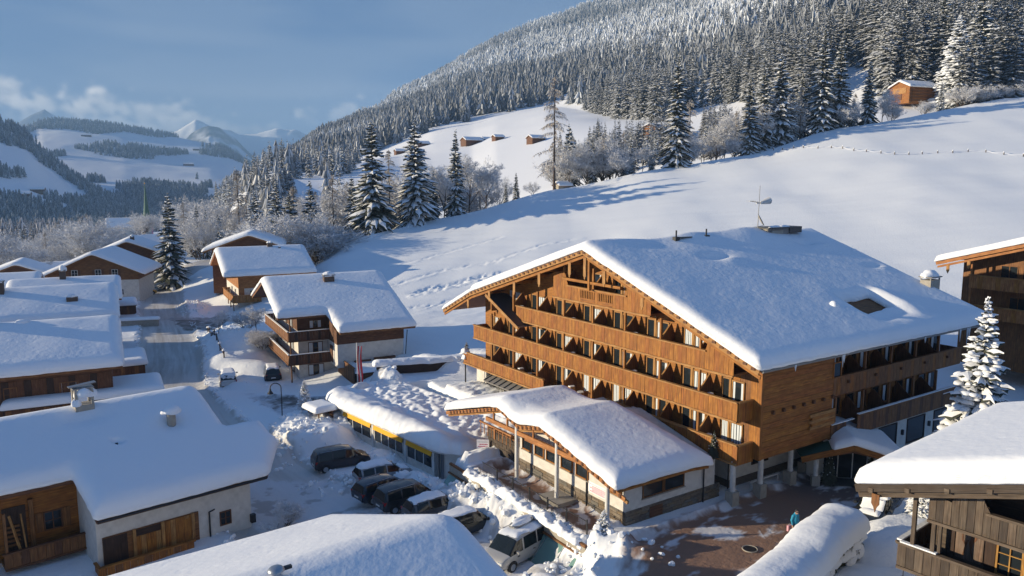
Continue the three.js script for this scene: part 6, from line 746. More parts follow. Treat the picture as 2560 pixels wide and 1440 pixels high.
// roof at the bottom of the picture
{
  const { o } = gableHouse('foreground_house', 'house at the bottom edge seen as a broad smooth snow roof with steel flue', { at: [-3.0, 33.9], az: 52.5, ridgeZ: 0, ridgeY: 7.8, sN: 0.33, sF: 0.275, poly: [[-22, 9], [0.6, 9], [0.4, 0], [-2.0, -8.3], [-24, -8.3]], T: 0.85, r: 1.1, cell: 0.24, seed: 61, lump: 0.1, rag: 0.02, bodies: [{ x0: -20, x1: -2.6, z0: -7, z1: 7.4, y0: -0.5, mat: M.plaster }] });
  const f = part('flue', o, [-8.35, 8.2, 0.55]); mesh('flue_pipe', cyl(0, -0.5, 0.55, 0, 0.2, 0.2, 18), M.zinc, f); const dome = new THREE.SphereGeometry(0.34, 18, 8, 0, 6.283, 0, 1.5); dome.scale(1, 0.62, 1); dome.translate(0, 0.55, 0); mesh('flue_hood', dome, M.zinc, f); mesh('flue_clamp', bx(0.3, 0.62, 0.5, 0.62, -0.08, 0.08), M.iron, f);
}
// dark weathered house at the lower right
{
  const o = thing('weathered_chalet', 'weathered grey brown timber house in the lower right corner with carved balconies', 'house', [17.15, 0, 32.15], turnOf(51)), h = (x, z) => z < 7.5 ? 7.5 + 0.315 * (z + 1.6) : 10.37 - 0.315 * (z - 7.5);
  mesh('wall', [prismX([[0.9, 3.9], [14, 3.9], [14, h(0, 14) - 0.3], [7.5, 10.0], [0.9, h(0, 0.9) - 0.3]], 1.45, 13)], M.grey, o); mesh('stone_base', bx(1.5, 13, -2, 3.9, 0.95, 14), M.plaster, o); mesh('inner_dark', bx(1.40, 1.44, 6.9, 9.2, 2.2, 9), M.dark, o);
  mesh('roof', slab([[-0.7, -1.7], [14.5, -1.7], [14.5, 16.7], [-0.7, 16.7]], (x, z) => h(x, z) - 0.012, { cell: 0.4, flat: true, bottom: (x, z) => h(x, z) - 0.14 }), M.greyD, o);
  mesh('bargeboard', [beam([-0.76, h(0, -1.7) - 0.2, -1.7], [-0.76, h(0, 7.5) - 0.2, 7.5], 0.08, 0.34)], M.greyD, o); mesh('lower_bargeboard', beam([-0.6, h(0, -1.7) - 0.5, -1.6], [-0.6, h(0, 7.5) - 0.5, 7.5], 0.10, 0.26), M.grey, o); for (let z = -1; z < 7.4; z += 1.55) mesh('purlin', bx(-0.85, 1.4, h(0, z) - 0.4, h(0, z) - 0.2, z - 0.1, z + 0.1), M.greyB, o);
  for (const z of [-0.8, 6.0]) mesh('pendant_board', prismZ([[-0.17, 0], [0.17, 0], [0.17, -0.45], [0.07, -0.6], [0, -0.85], [-0.07, -0.6], [-0.17, -0.45]], -0.03, 0.03).rotateY(Math.PI / 2).translate(-0.72, h(0, z) - 0.5, z), M.larch, o);
  mesh('roof_snow', slab([[-0.85, -1.72], [14.7, -1.72], [14.7, 16.9], [-0.85, 16.9]], h, { T: 0.98, r: 1.05, cell: 0.2, rag: 0.05, seed: 71, lump: 0.05 }), M.snow, o);
  // lower balcony with mitred corner
  const low = (L, p, t) => { const b = part('balcony', o, p, t); boards(b, 0, L, -0.30, 0.80, 0, { w: 0.36, mats: greyMats, t: 0.06 }); mesh('handrail', bx(-0.05, L + 0.05, 0.8, 0.9, -0.12, 0.12), M.greyB, b); mesh('balcony_beam', bx(0, L, -0.33, -0.2, 0.033, 0.11), M.greyB, b); return b; };
  const b1 = low(9, [0, 4.25, 9], Math.PI / 2 + Math.PI); b1.rotation.y = S9; b1.position.set(0, 4.25, 0); const b2 = low(7, [0.02, 4.25, -0.02], 0); b2.position.z = 0; mesh('rail_snow', bx(0.06, 6.9, 0.9, 0.97, -0.11, 0.11), M.snow, b2); mesh('rail_snow', bx(0.1, 1.6, 0.9, 0.96, -0.1, 0.1), M.snow, b1);
  mesh('balcony_floor', [bx(0.06, 1.4, 4.0, 4.15, 0.05, 9), bx(0.06, 7, 4.0, 4.15, 0.05, 0.9)], M.greyD, o);
  mesh('post', [bx(-0.02, 0.14, 5.15, h(0, 0.58) - 0.3, 0.5, 0.66), bx(-0.02, 0.14, 5.15, 6.7, 1.32, 1.48), bx(0.1, 0.24, 5.15, 6.7, 1.55, 1.68)], M.grey, o);
  const up = part('balcony', o, [0, 6.75, 1.15], S9); boards(up, 0, 7.8, -0.22, x => x < 0.55 ? 1.45 : x < 0.85 ? 1.0 - (x - 0.55) : x < 1.05 ? 0.75 + (x - 0.85) * 3.2 : x < 2.0 ? 1.62 : x < 2.25 ? 1.62 - (x - 2) * 2.9 : 0.82, 0, { w: 0.30, mats: greyMats, t: 0.06 }); mesh('handrail', [bx(2.2, 7.8, 0.8, 0.9, -0.12, 0.12)], M.greyB, up); mesh('balcony_beam', bx(0, 7.8, -0.26, -0.13, 0.033, 0.12), M.greyB, up); mesh('balcony_floor', bx(0, 7.8, -0.2, -0.05, -1.4, -0.035), M.greyD, up);
  mesh('inner_post', bx(0.0, 0.15, 7.6, 9.0, 5.4, 5.55), M.larch, o); mesh('orange_panel', bx(1.3, 1.38, 6.8, 8.2, 6.3, 7.2), M.orange, o);
  // carved panel, shutters and the yellow framed windows of the lower floor
  const pn = part('carved_panel', o, [1.44, 4.4, 2.35], S9); mesh('panel', bx(-0.55, 0.55, 0.3, 2.2, 0, 0.05), M.beige, pn); const fig = [[[-0.30, 1.55], [-0.12, 1.60], [-0.05, 1.38], [0.02, 1.1], [-0.06, 0.75], [-0.12, 0.5], [-0.17, 0.5], [-0.10, 0.85], [-0.16, 1.15], [-0.28, 1.35]], [[0.02, 1.25], [0.10, 1.0], [0.15, 0.7], [0.20, 0.45], [0.26, 0.45], [0.20, 0.8], [0.12, 1.2]], [[0.12, 1.05], [0.24, 1.2], [0.26, 1.5], [0.30, 1.5], [0.30, 1.15], [0.16, 0.95]]]; mesh('figure', fig.map(p => prismZ(p.map(([x, y]) => [x * -1, y]).reverse(), 0.052, 0.06)), M.brown, pn); mesh('figure_head', cyl(0, 0, 0.01, 0, 0.065, 0.065, 12).rotateX(Math.PI / 2).translate(0.02, 1.68, 0.052), M.brown, pn);
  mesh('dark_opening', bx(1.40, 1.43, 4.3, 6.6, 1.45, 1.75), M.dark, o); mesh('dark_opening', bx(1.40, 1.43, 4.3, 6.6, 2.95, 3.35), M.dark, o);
  for (const [z, y] of [[3.9, 5.3], [5.15, 5.35]]) windowAt(o, [1.44, y, z], S9, 1.02, 1.5, { frame: M.yellowWood, cols: 2, rows: 3, bar: 0.022, deep: 0.1 }); mesh('window_post', bx(1.25, 1.43, 4.5, 6.4, 4.45, 4.63), M.yellowWood, o); mesh('door_panel', bx(1.36, 1.44, 4.2, 4.55, 3.4, 5.8), M.beige, o); mesh('wall_panel', bx(1.36, 1.44, 4.2, 6.6, 5.75, 8.8), M.beige, o);
  const bl = part('balcony_lamp', o, [0.0, 3.55, 0.3]); mesh('lamp_rod', rod([0, 0, 0], [0, 0.35, 0], 0.02), M.iron, bl); mesh('lamp_body', [cyl(0, -0.25, -0.04, 0, 0.1, 0.13, 8)], M.concrete, bl); mesh('lamp_roof', cyl(0, -0.04, 0.06, 0, 0.17, 0.04, 8), M.iron, bl);
}
// house behind the right end of the hotel
{
  const o = thing('rear_chalet', 'orange timber chalet at the right edge behind the hotel', 'house', [44.9, 0, 80], turnOf(56)), h = (x, z) => 12.6 + 0.30 * z;
  mesh('wall', prismX([[1.6, 2], [16, 2], [16, h(0, 16) - 0.2], [1.6, h(0, 1.6) - 0.2]], 1.6, 12), M.larch, o);
  mesh('roof', slab([[-0.8, 0], [13, 0], [13, 18], [-0.8, 18]], (x, z) => h(x, z) - 0.012, { cell: 0.5, flat: true, bottom: (x, z) => h(x, z) - 0.16 }), M.orange, o); mesh('bargeboard', [beam([-0.86, h(0, 0) - 0.2, 0], [-0.86, h(0, 18) - 0.2, 18], 0.08, 0.32), beam([-0.7, h(0, 0) - 0.55, 0.1], [-0.7, h(0, 18) - 0.55, 18], 0.1, 0.22)], M.orange, o);
  mesh('roof_snow', slab([[-0.95, -0.2], [13.1, -0.2], [13.1, 18], [-0.95, 18]], h, { T: 0.7, r: 0.6, cell: 0.25, rag: 0.05, seed: 81 }), M.snow, o);
  for (const y of [10.4, 7.4]) { const b = part('balcony', o, [0, y, 3.0], S9); boards(b, 0, 13, -0.25, 1.0, 0, { w: 0.42, mats: [M.orange, M.pine, M.orange] }); mesh('handrail', bx(-0.05, 13, 1.0, 1.1, -0.12, 0.12), M.pineLight, b); mesh('balcony_floor', bx(0, 13, -0.2, -0.05, -1.6, -0.035), M.larch, b); }
  for (const z of [6, 8]) windowAt(o, [1.6, 11.7, z], S9, 1.6, 1.7, { frame: M.larch, cols: 2, rows: 1 }); windowAt(o, [1.6, 8.6, 7], S9, 1.6, 1.7, { frame: M.larch, cols: 2, rows: 1 });
  for (const z of [1.2, 3.2, 9.5]) mesh('pendant_board', prismZ([[-0.15, 0], [0.15, 0], [0.15, -0.6], [0, -0.9], [-0.15, -0.6]], -0.03, 0.03).rotateY(Math.PI / 2).translate(-0.8, h(0, z) - 0.6, z), M.pineLight, o); mesh('corner_post', bx(0.02, 0.2, 7, 13, 3.05, 3.2), M.orange, o);
}
// ---------- cars: a skin drawn over cross sections, glass between belt line and roof ----------
function car(label, { at, y, az, kind = 'estate', color, snow = 0, category = 'car', name = 'parked_car', paintRough = 0.3 }) {
  // stations from the rear: [x, sill, belt height, roof height, half width at belt, half width at roof]
  const ST = {
    estate: [[-2.32, 0.42, 0.78, 0.80, 0.74, 0.70], [-2.26, 0.32, 0.98, 1.0, 0.84, 0.76], [-2.02, 0.27, 1.0, 1.44, 0.88, 0.62], [-1.88, 0.25, 1.0, 1.5, 0.89, 0.63], [-0.98, 0.25, 0.99, 1.56, 0.90, 0.64], [-0.88, 0.25, 0.99, 1.565, 0.90, 0.64], [0.0, 0.25, 0.97, 1.55, 0.90, 0.64], [0.1, 0.25, 0.97, 1.54, 0.90, 0.64], [0.62, 0.25, 0.95, 1.46, 0.90, 0.62], [1.28, 0.25, 0.94, 0.985, 0.89, 0.74], [1.9, 0.27, 0.85, 0.88, 0.85, 0.68], [2.2, 0.32, 0.70, 0.73, 0.76, 0.6], [2.3, 0.42, 0.56, 0.6, 0.62, 0.5]],
    van: [[-2.45, 0.45, 0.95, 0.97, 0.84, 0.8], [-2.4, 0.34, 1.08, 1.1, 0.93, 0.86], [-2.28, 0.3, 1.1, 1.76, 0.95, 0.78], [-2.15, 0.28, 1.1, 1.85, 0.96, 0.79], [-0.75, 0.28, 1.09, 1.9, 0.97, 0.80], [-0.65, 0.28, 1.09, 1.9, 0.97, 0.80], [0.5, 0.28, 1.07, 1.88, 0.97, 0.80], [0.62, 0.28, 1.07, 1.87, 0.97, 0.79], [1.05, 0.28, 1.05, 1.78, 0.96, 0.76], [1.75, 0.28, 1.02, 1.07, 0.95, 0.84], [2.15, 0.3, 0.9, 0.95, 0.90, 0.76], [2.38, 0.34, 0.74, 0.78, 0.80, 0.66], [2.46, 0.44, 0.58, 0.62, 0.68, 0.56]],
    mpv: [[-2.38, 0.42, 0.85, 0.87, 0.8, 0.74], [-2.32, 0.3, 1.05, 1.07, 0.89, 0.8], [-2.12, 0.27, 1.06, 1.6, 0.92, 0.68], [-1.98, 0.25, 1.06, 1.68, 0.93, 0.70], [-0.95, 0.25, 1.04, 1.75, 0.94, 0.71], [-0.85, 0.25, 1.04, 1.75, 0.94, 0.71], [0.12, 0.25, 1.02, 1.73, 0.94, 0.71], [0.22, 0.25, 1.02, 1.72, 0.94, 0.70], [0.8, 0.25, 1.0, 1.62, 0.93, 0.67], [1.55, 0.25, 0.98, 1.03, 0.92, 0.78], [2.02, 0.27, 0.86, 0.9, 0.87, 0.7], [2.28, 0.32, 0.7, 0.74, 0.77, 0.6], [2.37, 0.42, 0.56, 0.6, 0.64, 0.5]],
  }[kind];
  const o = thing(name, label, category, [at[0], y, at[1]], turnOf(az)), ring = s => { const [x, lo, be, ro, wb, wr] = s, tall = ro - be; return [[x, lo, wb * 0.80], [x, lo + 0.06, wb * 0.96], [x, lerp(lo, be, 0.55), wb * 1.02], [x, be, wb * 0.97], [x, ro - Math.min(0.07, tall * 0.3), wr + 0.03], [x, ro, wr * 0.86], [x, ro + (tall > 0.2 ? 0.03 : 0.012), 0]]; };
  const R = ST.map(ring), body = new Tri(), glass = new Tri(), under = new Tri(); const q = (T, a, b, c, d, flip) => { if (flip) { T.t(a, c, b); T.t(a, d, c); } else { T.t(a, b, c); T.t(a, c, d); } };
  const roofTop = new Tri();
  for (let i = 0; i < R.length - 1; i++) for (const sd of [1, -1]) { const m = p => [p[0], p[1], p[2] * sd]; for (let k = 0; k < 6; k++) { const a = m(R[i][k]), b = m(R[i + 1][k]), c = m(R[i + 1][k + 1]), d = m(R[i][k + 1]); const side = k === 3 && [3, 5, 7].includes(i) , screen = k >= 4 && (i === 1 || i === 8), tri = k === 3 && (i === 8 || i === 1); q(side || screen || tri ? glass : body, a, b, c, d, sd < 0); if (k >= 5 && i >= 2 && i <= 7) { const l = p => [p[0], p[1] + 0.012, p[2]]; q(roofTop, l(a), l(b), l(c), l(d), sd < 0); } } }
  for (const e of [0, R.length - 1]) for (let k = 0; k < 6; k++) { const a = R[e][k], b = R[e][k + 1]; q(body, [a[0], a[1], -a[2]], [a[0], a[1], a[2]], [b[0], b[1], b[2]], [b[0], b[1], -b[2]], e === 0); }
  const soft = t => { const g = mergeVertices(t.geo().deleteAttribute('normal'), 1e-3); g.computeVertexNormals(); return g; };
  const paint = new THREE.MeshPhysicalMaterial({ color, roughness: paintRough + 0.12, metalness: 0.25, clearcoat: 0.7, clearcoatRoughness: 0.15, name: 'car paint' });
  mesh('body', soft(body), paint, o); mesh('windows', soft(glass), M.carGlass, o); mesh('underbody', bx(ST[1][0] + 0.2, ST[ST.length - 2][0] - 0.2, 0.22, 0.5, -0.72, 0.72), M.black, o);
  const L = ST[ST.length - 2][0], wx = [ST[1][0] + 0.78, L - 0.78], ww = ST[5][4];
  for (const x of wx) for (const sd of [-1, 1]) { const w = part('wheel', o, [x, 0.33, sd * (ww - 0.08)]); mesh('tyre', new THREE.CylinderGeometry(0.33, 0.33, 0.22, 20).rotateX(Math.PI / 2), M.black, w); mesh('rim', new THREE.CylinderGeometry(0.21, 0.21, 0.235, 14).rotateX(Math.PI / 2), M.zinc, w); mesh('wheel_arch', new THREE.TorusGeometry(0.37, 0.035, 5, 14, Math.PI).translate(0, 0, sd * 0.10), M.black, w); }
  for (const sd of [-1, 1]) { mesh('tail_lamp', bx(ST[1][0] - 0.03, ST[1][0] + 0.16, ST[1][2] - 0.24, ST[1][2] - 0.02, sd * ST[1][4] * 0.70, sd * (ST[1][4] + 0.01)), M.redLamp, o); mesh('headlamp', bx(L - 0.14, L + 0.045, ST[10][2] - 0.26, ST[10][2] - 0.10, sd * ST[11][4] * 0.62, sd * ST[11][4] * 0.99), M.whiteLamp, o); mesh('mirror', bx(0.86 + (kind === 'van' ? 0.3 : 0.1), 1.02 + (kind === 'van' ? 0.3 : 0.1), ST[8][2] + 0.02, ST[8][2] + 0.18, sd * (ww + 0.01), sd * (ww + 0.2)), paint, o);
    mesh('roof_rail', rod([ST[3][0] + 0.1, ST[3][3] + 0.03, sd * (ST[3][5] - 0.02)], [ST[7][0], ST[7][3] + 0.04, sd * (ST[7][5] - 0.02)], 0.022, 5), M.zinc, o); for (const x of [ST[5][0] + 0.2, ST[7][0] + 0.35]) mesh('door_handle', bx(x, x + 0.18, 0.83, 0.87, sd * (ww + 0.005), sd * (ww + 0.035)), kind === 'van' ? M.black : paint, o); }
  mesh('number_plate', bx(ST[0][0] - 0.025, ST[0][0] + 0.01, 0.56, 0.67, -0.26, 0.26), M.white, o); mesh('number_plate', bx(L + 0.09, L + 0.12, 0.42, 0.53, -0.26, 0.26), M.white, o); mesh('grille', bx(L + 0.02, L + 0.075, 0.5, 0.62, -0.4, 0.4), M.black, o);
  if (snow) { const z = ST[5][5] * 0.9, p = [[ST[2][0] + 0.05, -z], [ST[8][0] - 0.05, -z], [ST[8][0] - 0.05, z], [ST[2][0] + 0.05, z]]; const rf = x => table(ST.map(s => s[0]), ST.map(s => s[3]), x) - 0.005; mesh('snow', slab(p, (x) => rf(x), { T: 0.05 + 0.16 * snow, r: 0.22, cell: 0.1, rag: 0.16, seed: at[0], lump: 0.04 }), M.snow, o); if (snow > 0.3) { mesh('snow', slab([[ST[9][0] + 0.05, -z * 0.9], [ST[10][0], -z * 0.85], [ST[10][0], z * 0.85], [ST[9][0] + 0.05, z * 0.9]], x => rf(x), { T: 0.04 + 0.12 * snow, r: 0.2, cell: 0.1, rag: 0.16, seed: at[1] }), M.snow, o); } if (snow > 0.8) { mesh('snow', slab([[ST[8][0] + 0.02, -z * 0.9], [ST[9][0], -z], [ST[9][0], z], [ST[8][0] + 0.02, z * 0.9]], x => rf(x) + 0.01, { T: 0.12, r: 0.2, cell: 0.1, rag: 0.1, seed: 3 }), M.snow, o); mesh('snow', slab([[ST[1][0] + 0.02, -z * 0.95], [ST[2][0] + 0.04, -z * 0.9], [ST[2][0] + 0.04, z * 0.9], [ST[1][0] + 0.02, z * 0.95]], x => rf(x) + 0.01, { T: 0.1, r: 0.2, cell: 0.1, rag: 0.1, seed: 4 }), M.snow, o); } }
  return o;
}
car('dark brown minivan parked alone below the yellow blinds of the pavilion', { at: [-14.4, 62], y: -2.93, az: 62, kind: 'mpv', color: rgb(0.030, 0.024, 0.026) });
car('silver car half buried in snow in front of the pavilion', { at: [-10.3, 58.7], y: -2.85, az: 60, kind: 'estate', color: rgb(0.30, 0.31, 0.33), snow: 0.75 });
car('dark blue estate car, leftmost of the row behind the foreground roof', { at: [-9.7, 55.2], y: -2.62, az: 48, kind: 'estate', color: rgb(0.014, 0.022, 0.040) });
car('dark grey estate car, second of the row behind the foreground roof', { at: [-7.6, 53.0], y: -2.36, az: 52, kind: 'mpv', color: rgb(0.022, 0.024, 0.030) });
car('grey car with snow lying on its roof, third of the row', { at: [-5.3, 50.9], y: -2.2, az: 55, kind: 'estate', color: rgb(0.10, 0.10, 0.105), snow: 0.35 });
car('black car with snow patches, last of the row before the van', { at: [-3.0, 48.2], y: -2.12, az: 57, kind: 'estate', color: rgb(0.018, 0.02, 0.02), snow: 0.32 });
{ const v = car('silver van with a snow covered roof box, facing the foreground', { at: [0.4, 44.7], y: -2.15, az: 222, kind: 'van', color: rgb(0.42, 0.41, 0.39), category: 'van', name: 'parked_van', snow: 0.25, paintRough: 0.4 }); const b = part('roof_box', v, [-0.5, 1.95, 0.18]); mesh('box_shell', snowLump(0, 0.12, 0, 1.05, 0.22, 0.36, 1, 2), M.metal, b); mesh('snow', snowLump(-0.05, 0.24, 0, 0.95, 0.2, 0.33, 4, 2), M.snow, b); }
car('white car seen from behind beside the snowy garden', { at: [-33.6, 88.4], y: -2.95, az: -22, kind: 'mpv', color: rgb(0.55, 0.55, 0.55), snow: 1 });
car('black car seen from behind left of the white house', { at: [-29.3, 91.2], y: -2.95, az: -22, kind: 'mpv', color: rgb(0.015, 0.016, 0.018), snow: 0.5 });
car('yellow pickup truck at the far end of the village road', { at: [-77.6, 160.5], y: -2.95, az: 62, kind: 'mpv', color: rgb(0.50, 0.26, 0.012), snow: 0.6, category: 'pickup truck' });
car('dark car with a snow covered windscreen between the hedge and the weathered house', { at: [22.9, 45.6], y: 0.06, az: 222, kind: 'mpv', color: rgb(0.022, 0.026, 0.032), snow: 1 });

// ---------- street furniture and small things ----------
{ const l = thing('street_lamp', 'black curved street lamp with a hanging lantern by the village road', 'street lamp', [-22.3, -2.6, 72]); mesh('lamp_post', [cyl(0, -0.3, 0.8, 0, 0.09, 0.07, 10), tube([[0, 0.8, 0], [0, 3.4, 0], [-0.05, 3.95, 0], [-0.5, 4.2, 0], [-0.95, 4.0, 0], [-1.05, 3.7, 0]], 0.05, 30, 8)], M.iron, l); mesh('lamp_shade', cyl(-1.05, 3.15, 3.45, 0, 0.3, 0.1, 14), M.iron, l); mesh('lantern_cap', cyl(-1.05, 3.45, 3.72, 0, 0.1, 0.05, 10), M.iron, l); mesh('bulb', new THREE.SphereGeometry(0.13, 12, 8).translate(-1.05, 3.1, 0), M.whiteLamp, l); }
{ const f = thing('flagpole', 'flagpole with a furled red and white banner behind the pavilion', 'flag', [-15.9, -0.6, 77]); mesh('pole', rod([0, -0.8, 0], [0, 5.1, 0], 0.05, 8), M.white, f); const strip = (x0, x1, m, k) => { const g = new THREE.PlaneGeometry(1, 4.2, 3, 12), p = g.attributes.position; for (let i = 0; i < p.count; i++) { const v = p.getY(i) / 4.2 + 0.5; p.setXYZ(i, lerp(x0, x1, p.getX(i) + 0.5) + 0.05 * Math.sin(v * 7), 0.55 + v * 4.2, 0.08 * Math.sin(v * 5 + k + p.getX(i) * 3)); } g.computeVertexNormals(); const mm = m.clone(); mm.side = THREE.DoubleSide; mesh('banner', g, mm, f); }; strip(0.06, 0.2, M.red, 0); strip(0.2, 0.36, M.white, 0.4); strip(0.36, 0.5, M.red, 0.8); }
{ const c = thing('manhole_cover', 'round iron manhole cover in the brown driveway', 'manhole cover', [13.65, groundY(13.65, 41.5) + 0.03, 41.5]); mesh('cover', cyl(0, 0, 0.03, 0, 0.36, 0.36, 24), M.iron, c); mesh('ring', new THREE.TorusGeometry(0.42, 0.035, 6, 28).rotateX(Math.PI / 2).translate(0, 0.015, 0), M.concrete, c); }
{ // fence line crossing the snow field
  const P = [[66.5, 213], [69, 212.4], [71, 211.5], [72.9, 210], [75.4, 208.5], [77.4, 207], [80.3, 204.5], [83.2, 203], [85.3, 201], [86.9, 198], [89.2, 196], [91.7, 193.5], [94.4, 192], [97.4, 191], [100.4, 190.5], [103.9, 190], [107, 189], [110.7, 189], [114.1, 187.5], [116.6, 184.5], [119.6, 182], [123, 180]]; const posts = [];
  P.forEach(([x, D], i) => { const o = thing('fence_post', 'short wooden post half sunk in the field, one of the line crossing the slope', 'fence post', [x, groundY(x, D), D], i, 'posts of the fence line across the snow field'); mesh('post', cyl(0, -0.4, 0.62, 0, 0.12, 0.11, 7), M.bark, o); mesh('snow', snowLump(0, 0.6, 0, 0.2, 0.16, 0.2, i), M.snow, o); posts.push([x, groundY(x, D) + 0.35, -D]); });
  const w = thing('fence_wire', 'snow crusted wire strung between the posts across the field', 'fence wire', [0, 0, 0]); for (let i = 1; i < posts.length; i++) { const a = posts[i - 1], b = posts[i]; mesh('wire', tube([a, [(a[0] + b[0]) / 2, (a[1] + b[1]) / 2 - 0.18, (a[2] + b[2]) / 2], b], 0.06, 8, 5), M.snowFar, w); }
}
{ // clipped hedge under a long smooth snow cap
  const L = 13.6, A = [9.9, 31.0], az = 42, o = thing('clipped_hedge', 'long clipped hedge under a thick smooth roll of snow beside the driveway', 'hedge', [A[0], -0.1, A[1]], turnOf(az)), r = rng(91), top = x => 2.15 + 0.10 * Math.sin(x * 0.8) + 0.08 * vn(x * 0.6, 3);
  mesh('hedge_core', bx(0, L - 0.3, -0.3, 2.15, -0.7, 0.75), M.needle, o); const leaf = new Tri(); for (let k = 0; k < 7000; k++) { const x = r() * L, f = r(), face = r(); let y = r() * 2.3 - 0.1, z = face < 0.55 ? 0.77 + 0.16 * r() : face < 0.8 ? -0.75 - 0.14 * r() : 0; let xx = x; if (z === 0) { z = (r() - 0.5) * 1.3; xx = L - 0.3 + 0.2 * r(); } const s = 0.07 + 0.06 * r(); leaf.t([xx + (r() - 0.5) * s * 2, y + (r() - 0.5) * s * 2, z], [xx + (r() - 0.5) * s * 2, y + (r() - 0.5) * s * 2, z + (r() - 0.5) * 0.15], [xx + (r() - 0.5) * s * 2, y + (r() - 0.5) * s * 2, z + (r() - 0.5) * 0.15]); } mesh('leaves', leaf.geo(), std('hedge leaf', rgb(0.045, 0.055, 0.03)), o);
  mesh('snow', slab([[-0.5, 1.3], [L - 0.6, 1.3], [L + 0.1, 0.7], [L + 0.15, -0.7], [L - 0.5, -1.3], [-0.5, -1.3]], (x, z) => top(x) - 0.05, { T: 1.15, r: 1.25, cell: 0.13, rag: 0.06, seed: 15, lump: 0.10 }), M.snow, o);
  const clump = []; for (let k = 0; k < 70; k++) { const x = r() * L, y = 0.12 + 1.15 * r(); if (fbm(x * 0.5, y * 1.6, 3) < -0.12) continue; clump.push(snowLump(x, y * 1.25, 0.84, 0.42 + 0.35 * r(), 0.26 + 0.2 * r(), 0.14 + 0.08 * r(), k, 1)); } for (let k = 0; k < 22; k++) clump.push(snowLump(r() * L, 0.3 + 1.3 * r(), -0.82, 0.4 + 0.3 * r(), 0.25, 0.15, k + 90, 1)); mesh('side_snow', clump, M.snow, o);
}
// big snowed-in spruce by the right end of the hotel, small ones in the foreground
plantTree('W', 29.7, 47.2, 14.2, 'spruce heavily loaded with snow in front of the right end of the hotel', 'tree', null, { y: -0.6, wide: 0.98 });
plantTree('W', -20.4, 73.2, 3.3, 'little snowed in spruce beside the street lamp', 'tree', null, { y: -1.7, wide: 1.2 });
plantTree('W', 5.4, 42.6, 2.6, 'small snow covered conifer at the corner of the restaurant wing', 'bush', null, { y: -0.7, wide: 1.7 });
plantTree('W', 24.6, 44.0, 3.4, 'small snowy conifer behind the post of the weathered house', 'bush', null, { y: 0.3, wide: 1.3 });
for (const [x, D, y, h, label, wd] of [[13.3, 48.6, 3.0, 1.7, 'little green Christmas tree on the lowest corner balcony of the hotel', 1.5], [22.1, 51.2, 0, 2.7, 'decorated Christmas tree left of the entrance doors', 1.1], [25.2, 51.5, 0, 2.5, 'decorated Christmas tree right of the entrance doors', 1.1]]) { const g = plantTree('S', x, D, h, label, 'christmas tree', null, { y, wide: wd }); g.remove(g.children.find(c => c.name === 'snow')); const r = rng(x * 10 | 0), s = []; for (let k = 0; k < 26; k++) { const f = r(), a = r() * 6.28, q = 3.6 * Math.pow(1 - f, 0.8) * 0.95; s.push(new THREE.SphereGeometry(0.32, 6, 4).translate(Math.cos(a) * q, 1.5 + f * 17, Math.sin(a) * q)); } mesh('baubles', s, M.whiteLamp, g); }
plantTree('B', -38.2, 108.5, 2.6, 'bare garden shrub poking from the big snow mound', 'bush', null, { wide: 1.2 }); plantTree('D', -35.4, 104.5, 4.2, 'thin bare garden tree left of the white house', 'tree'); plantTree('D', -40.5, 104, 3.6, 'thin bare tree beside the road bend', 'tree'); plantTree('B', -33.0, 99, 2.6, 'bare shrub at the foot of the white house', 'bush', null, { wide: 1.5 }); plantTree('B', -13.6, 75.5, 1.2, 'twiggy snowed over shrub behind the pavilion', 'bush', null, { wide: 1.6 }); plantTree('B', -15.9, 50.3, 2.0, 'bare shrub at the corner of the big front left house', 'bush', null, { wide: 1.2 });
plantTree('S', -4.6, 75.9, 1.8, 'potted conifer on the left end of the lowest hotel balcony', 'bush', null, { y: 3.0, wide: 1.8 });
{ // road side fence with snow tufts
  const pts = [[-47.2, 117], [-45.6, 113.6], [-44, 110.2], [-42.5, 107], [-41, 103.8], [-39.4, 100.4], [-37.7, 97], [-36, 93.8]]; const o = thing('roadside_fence', 'low dark fence with snow tufts along the right side of the road', 'fence', [0, 0, 0]); pts.forEach(([x, D], i) => { const y = groundY(x, D); mesh('post', bx(x - 0.06, x + 0.06, y - 0.3, y + 0.95, -D - 0.06, -D + 0.06), M.dark, o); mesh('snow', snowLump(x, y + 0.95, -D, 0.22, 0.18, 0.22, i), M.snow, o); if (i) { const [a, b] = pts[i - 1], ya = groundY(a, b); for (const k of [0.4, 0.75]) mesh('rail', beam([a, ya + k, -b], [x, y + k, -D], 0.05, 0.1), M.dark, o); } });
}
{ // snow laden garden hedge lines behind the pavilion
  for (const [A, az, L, label] of [[[-14.5, 80.2], 72, 13.5, 'low hedge rolled over with snow between the pavilion and the white house'], [[-3.4, 99.5], 118, 7.5, 'dark low wall with a snow cap left of the hotel']]) { const o = thing('low_hedge', label, 'hedge', [A[0], groundY(A[0] + 2, A[1]) - 0.2, A[1]], turnOf(az)); mesh('hedge_core', bx(0, L, -0.5, 0.85, -0.35, 0.35), M.dark, o); mesh('snow', slab([[-0.3, 0.65], [L + 0.3, 0.65], [L + 0.3, -0.65], [-0.3, -0.65]], (x) => 0.75 + 0.15 * vn(x * 0.5, 2), { T: 0.62, r: 0.6, cell: 0.16, rag: 0.12, seed: L, lump: 0.1 }), M.snow, o); }
}
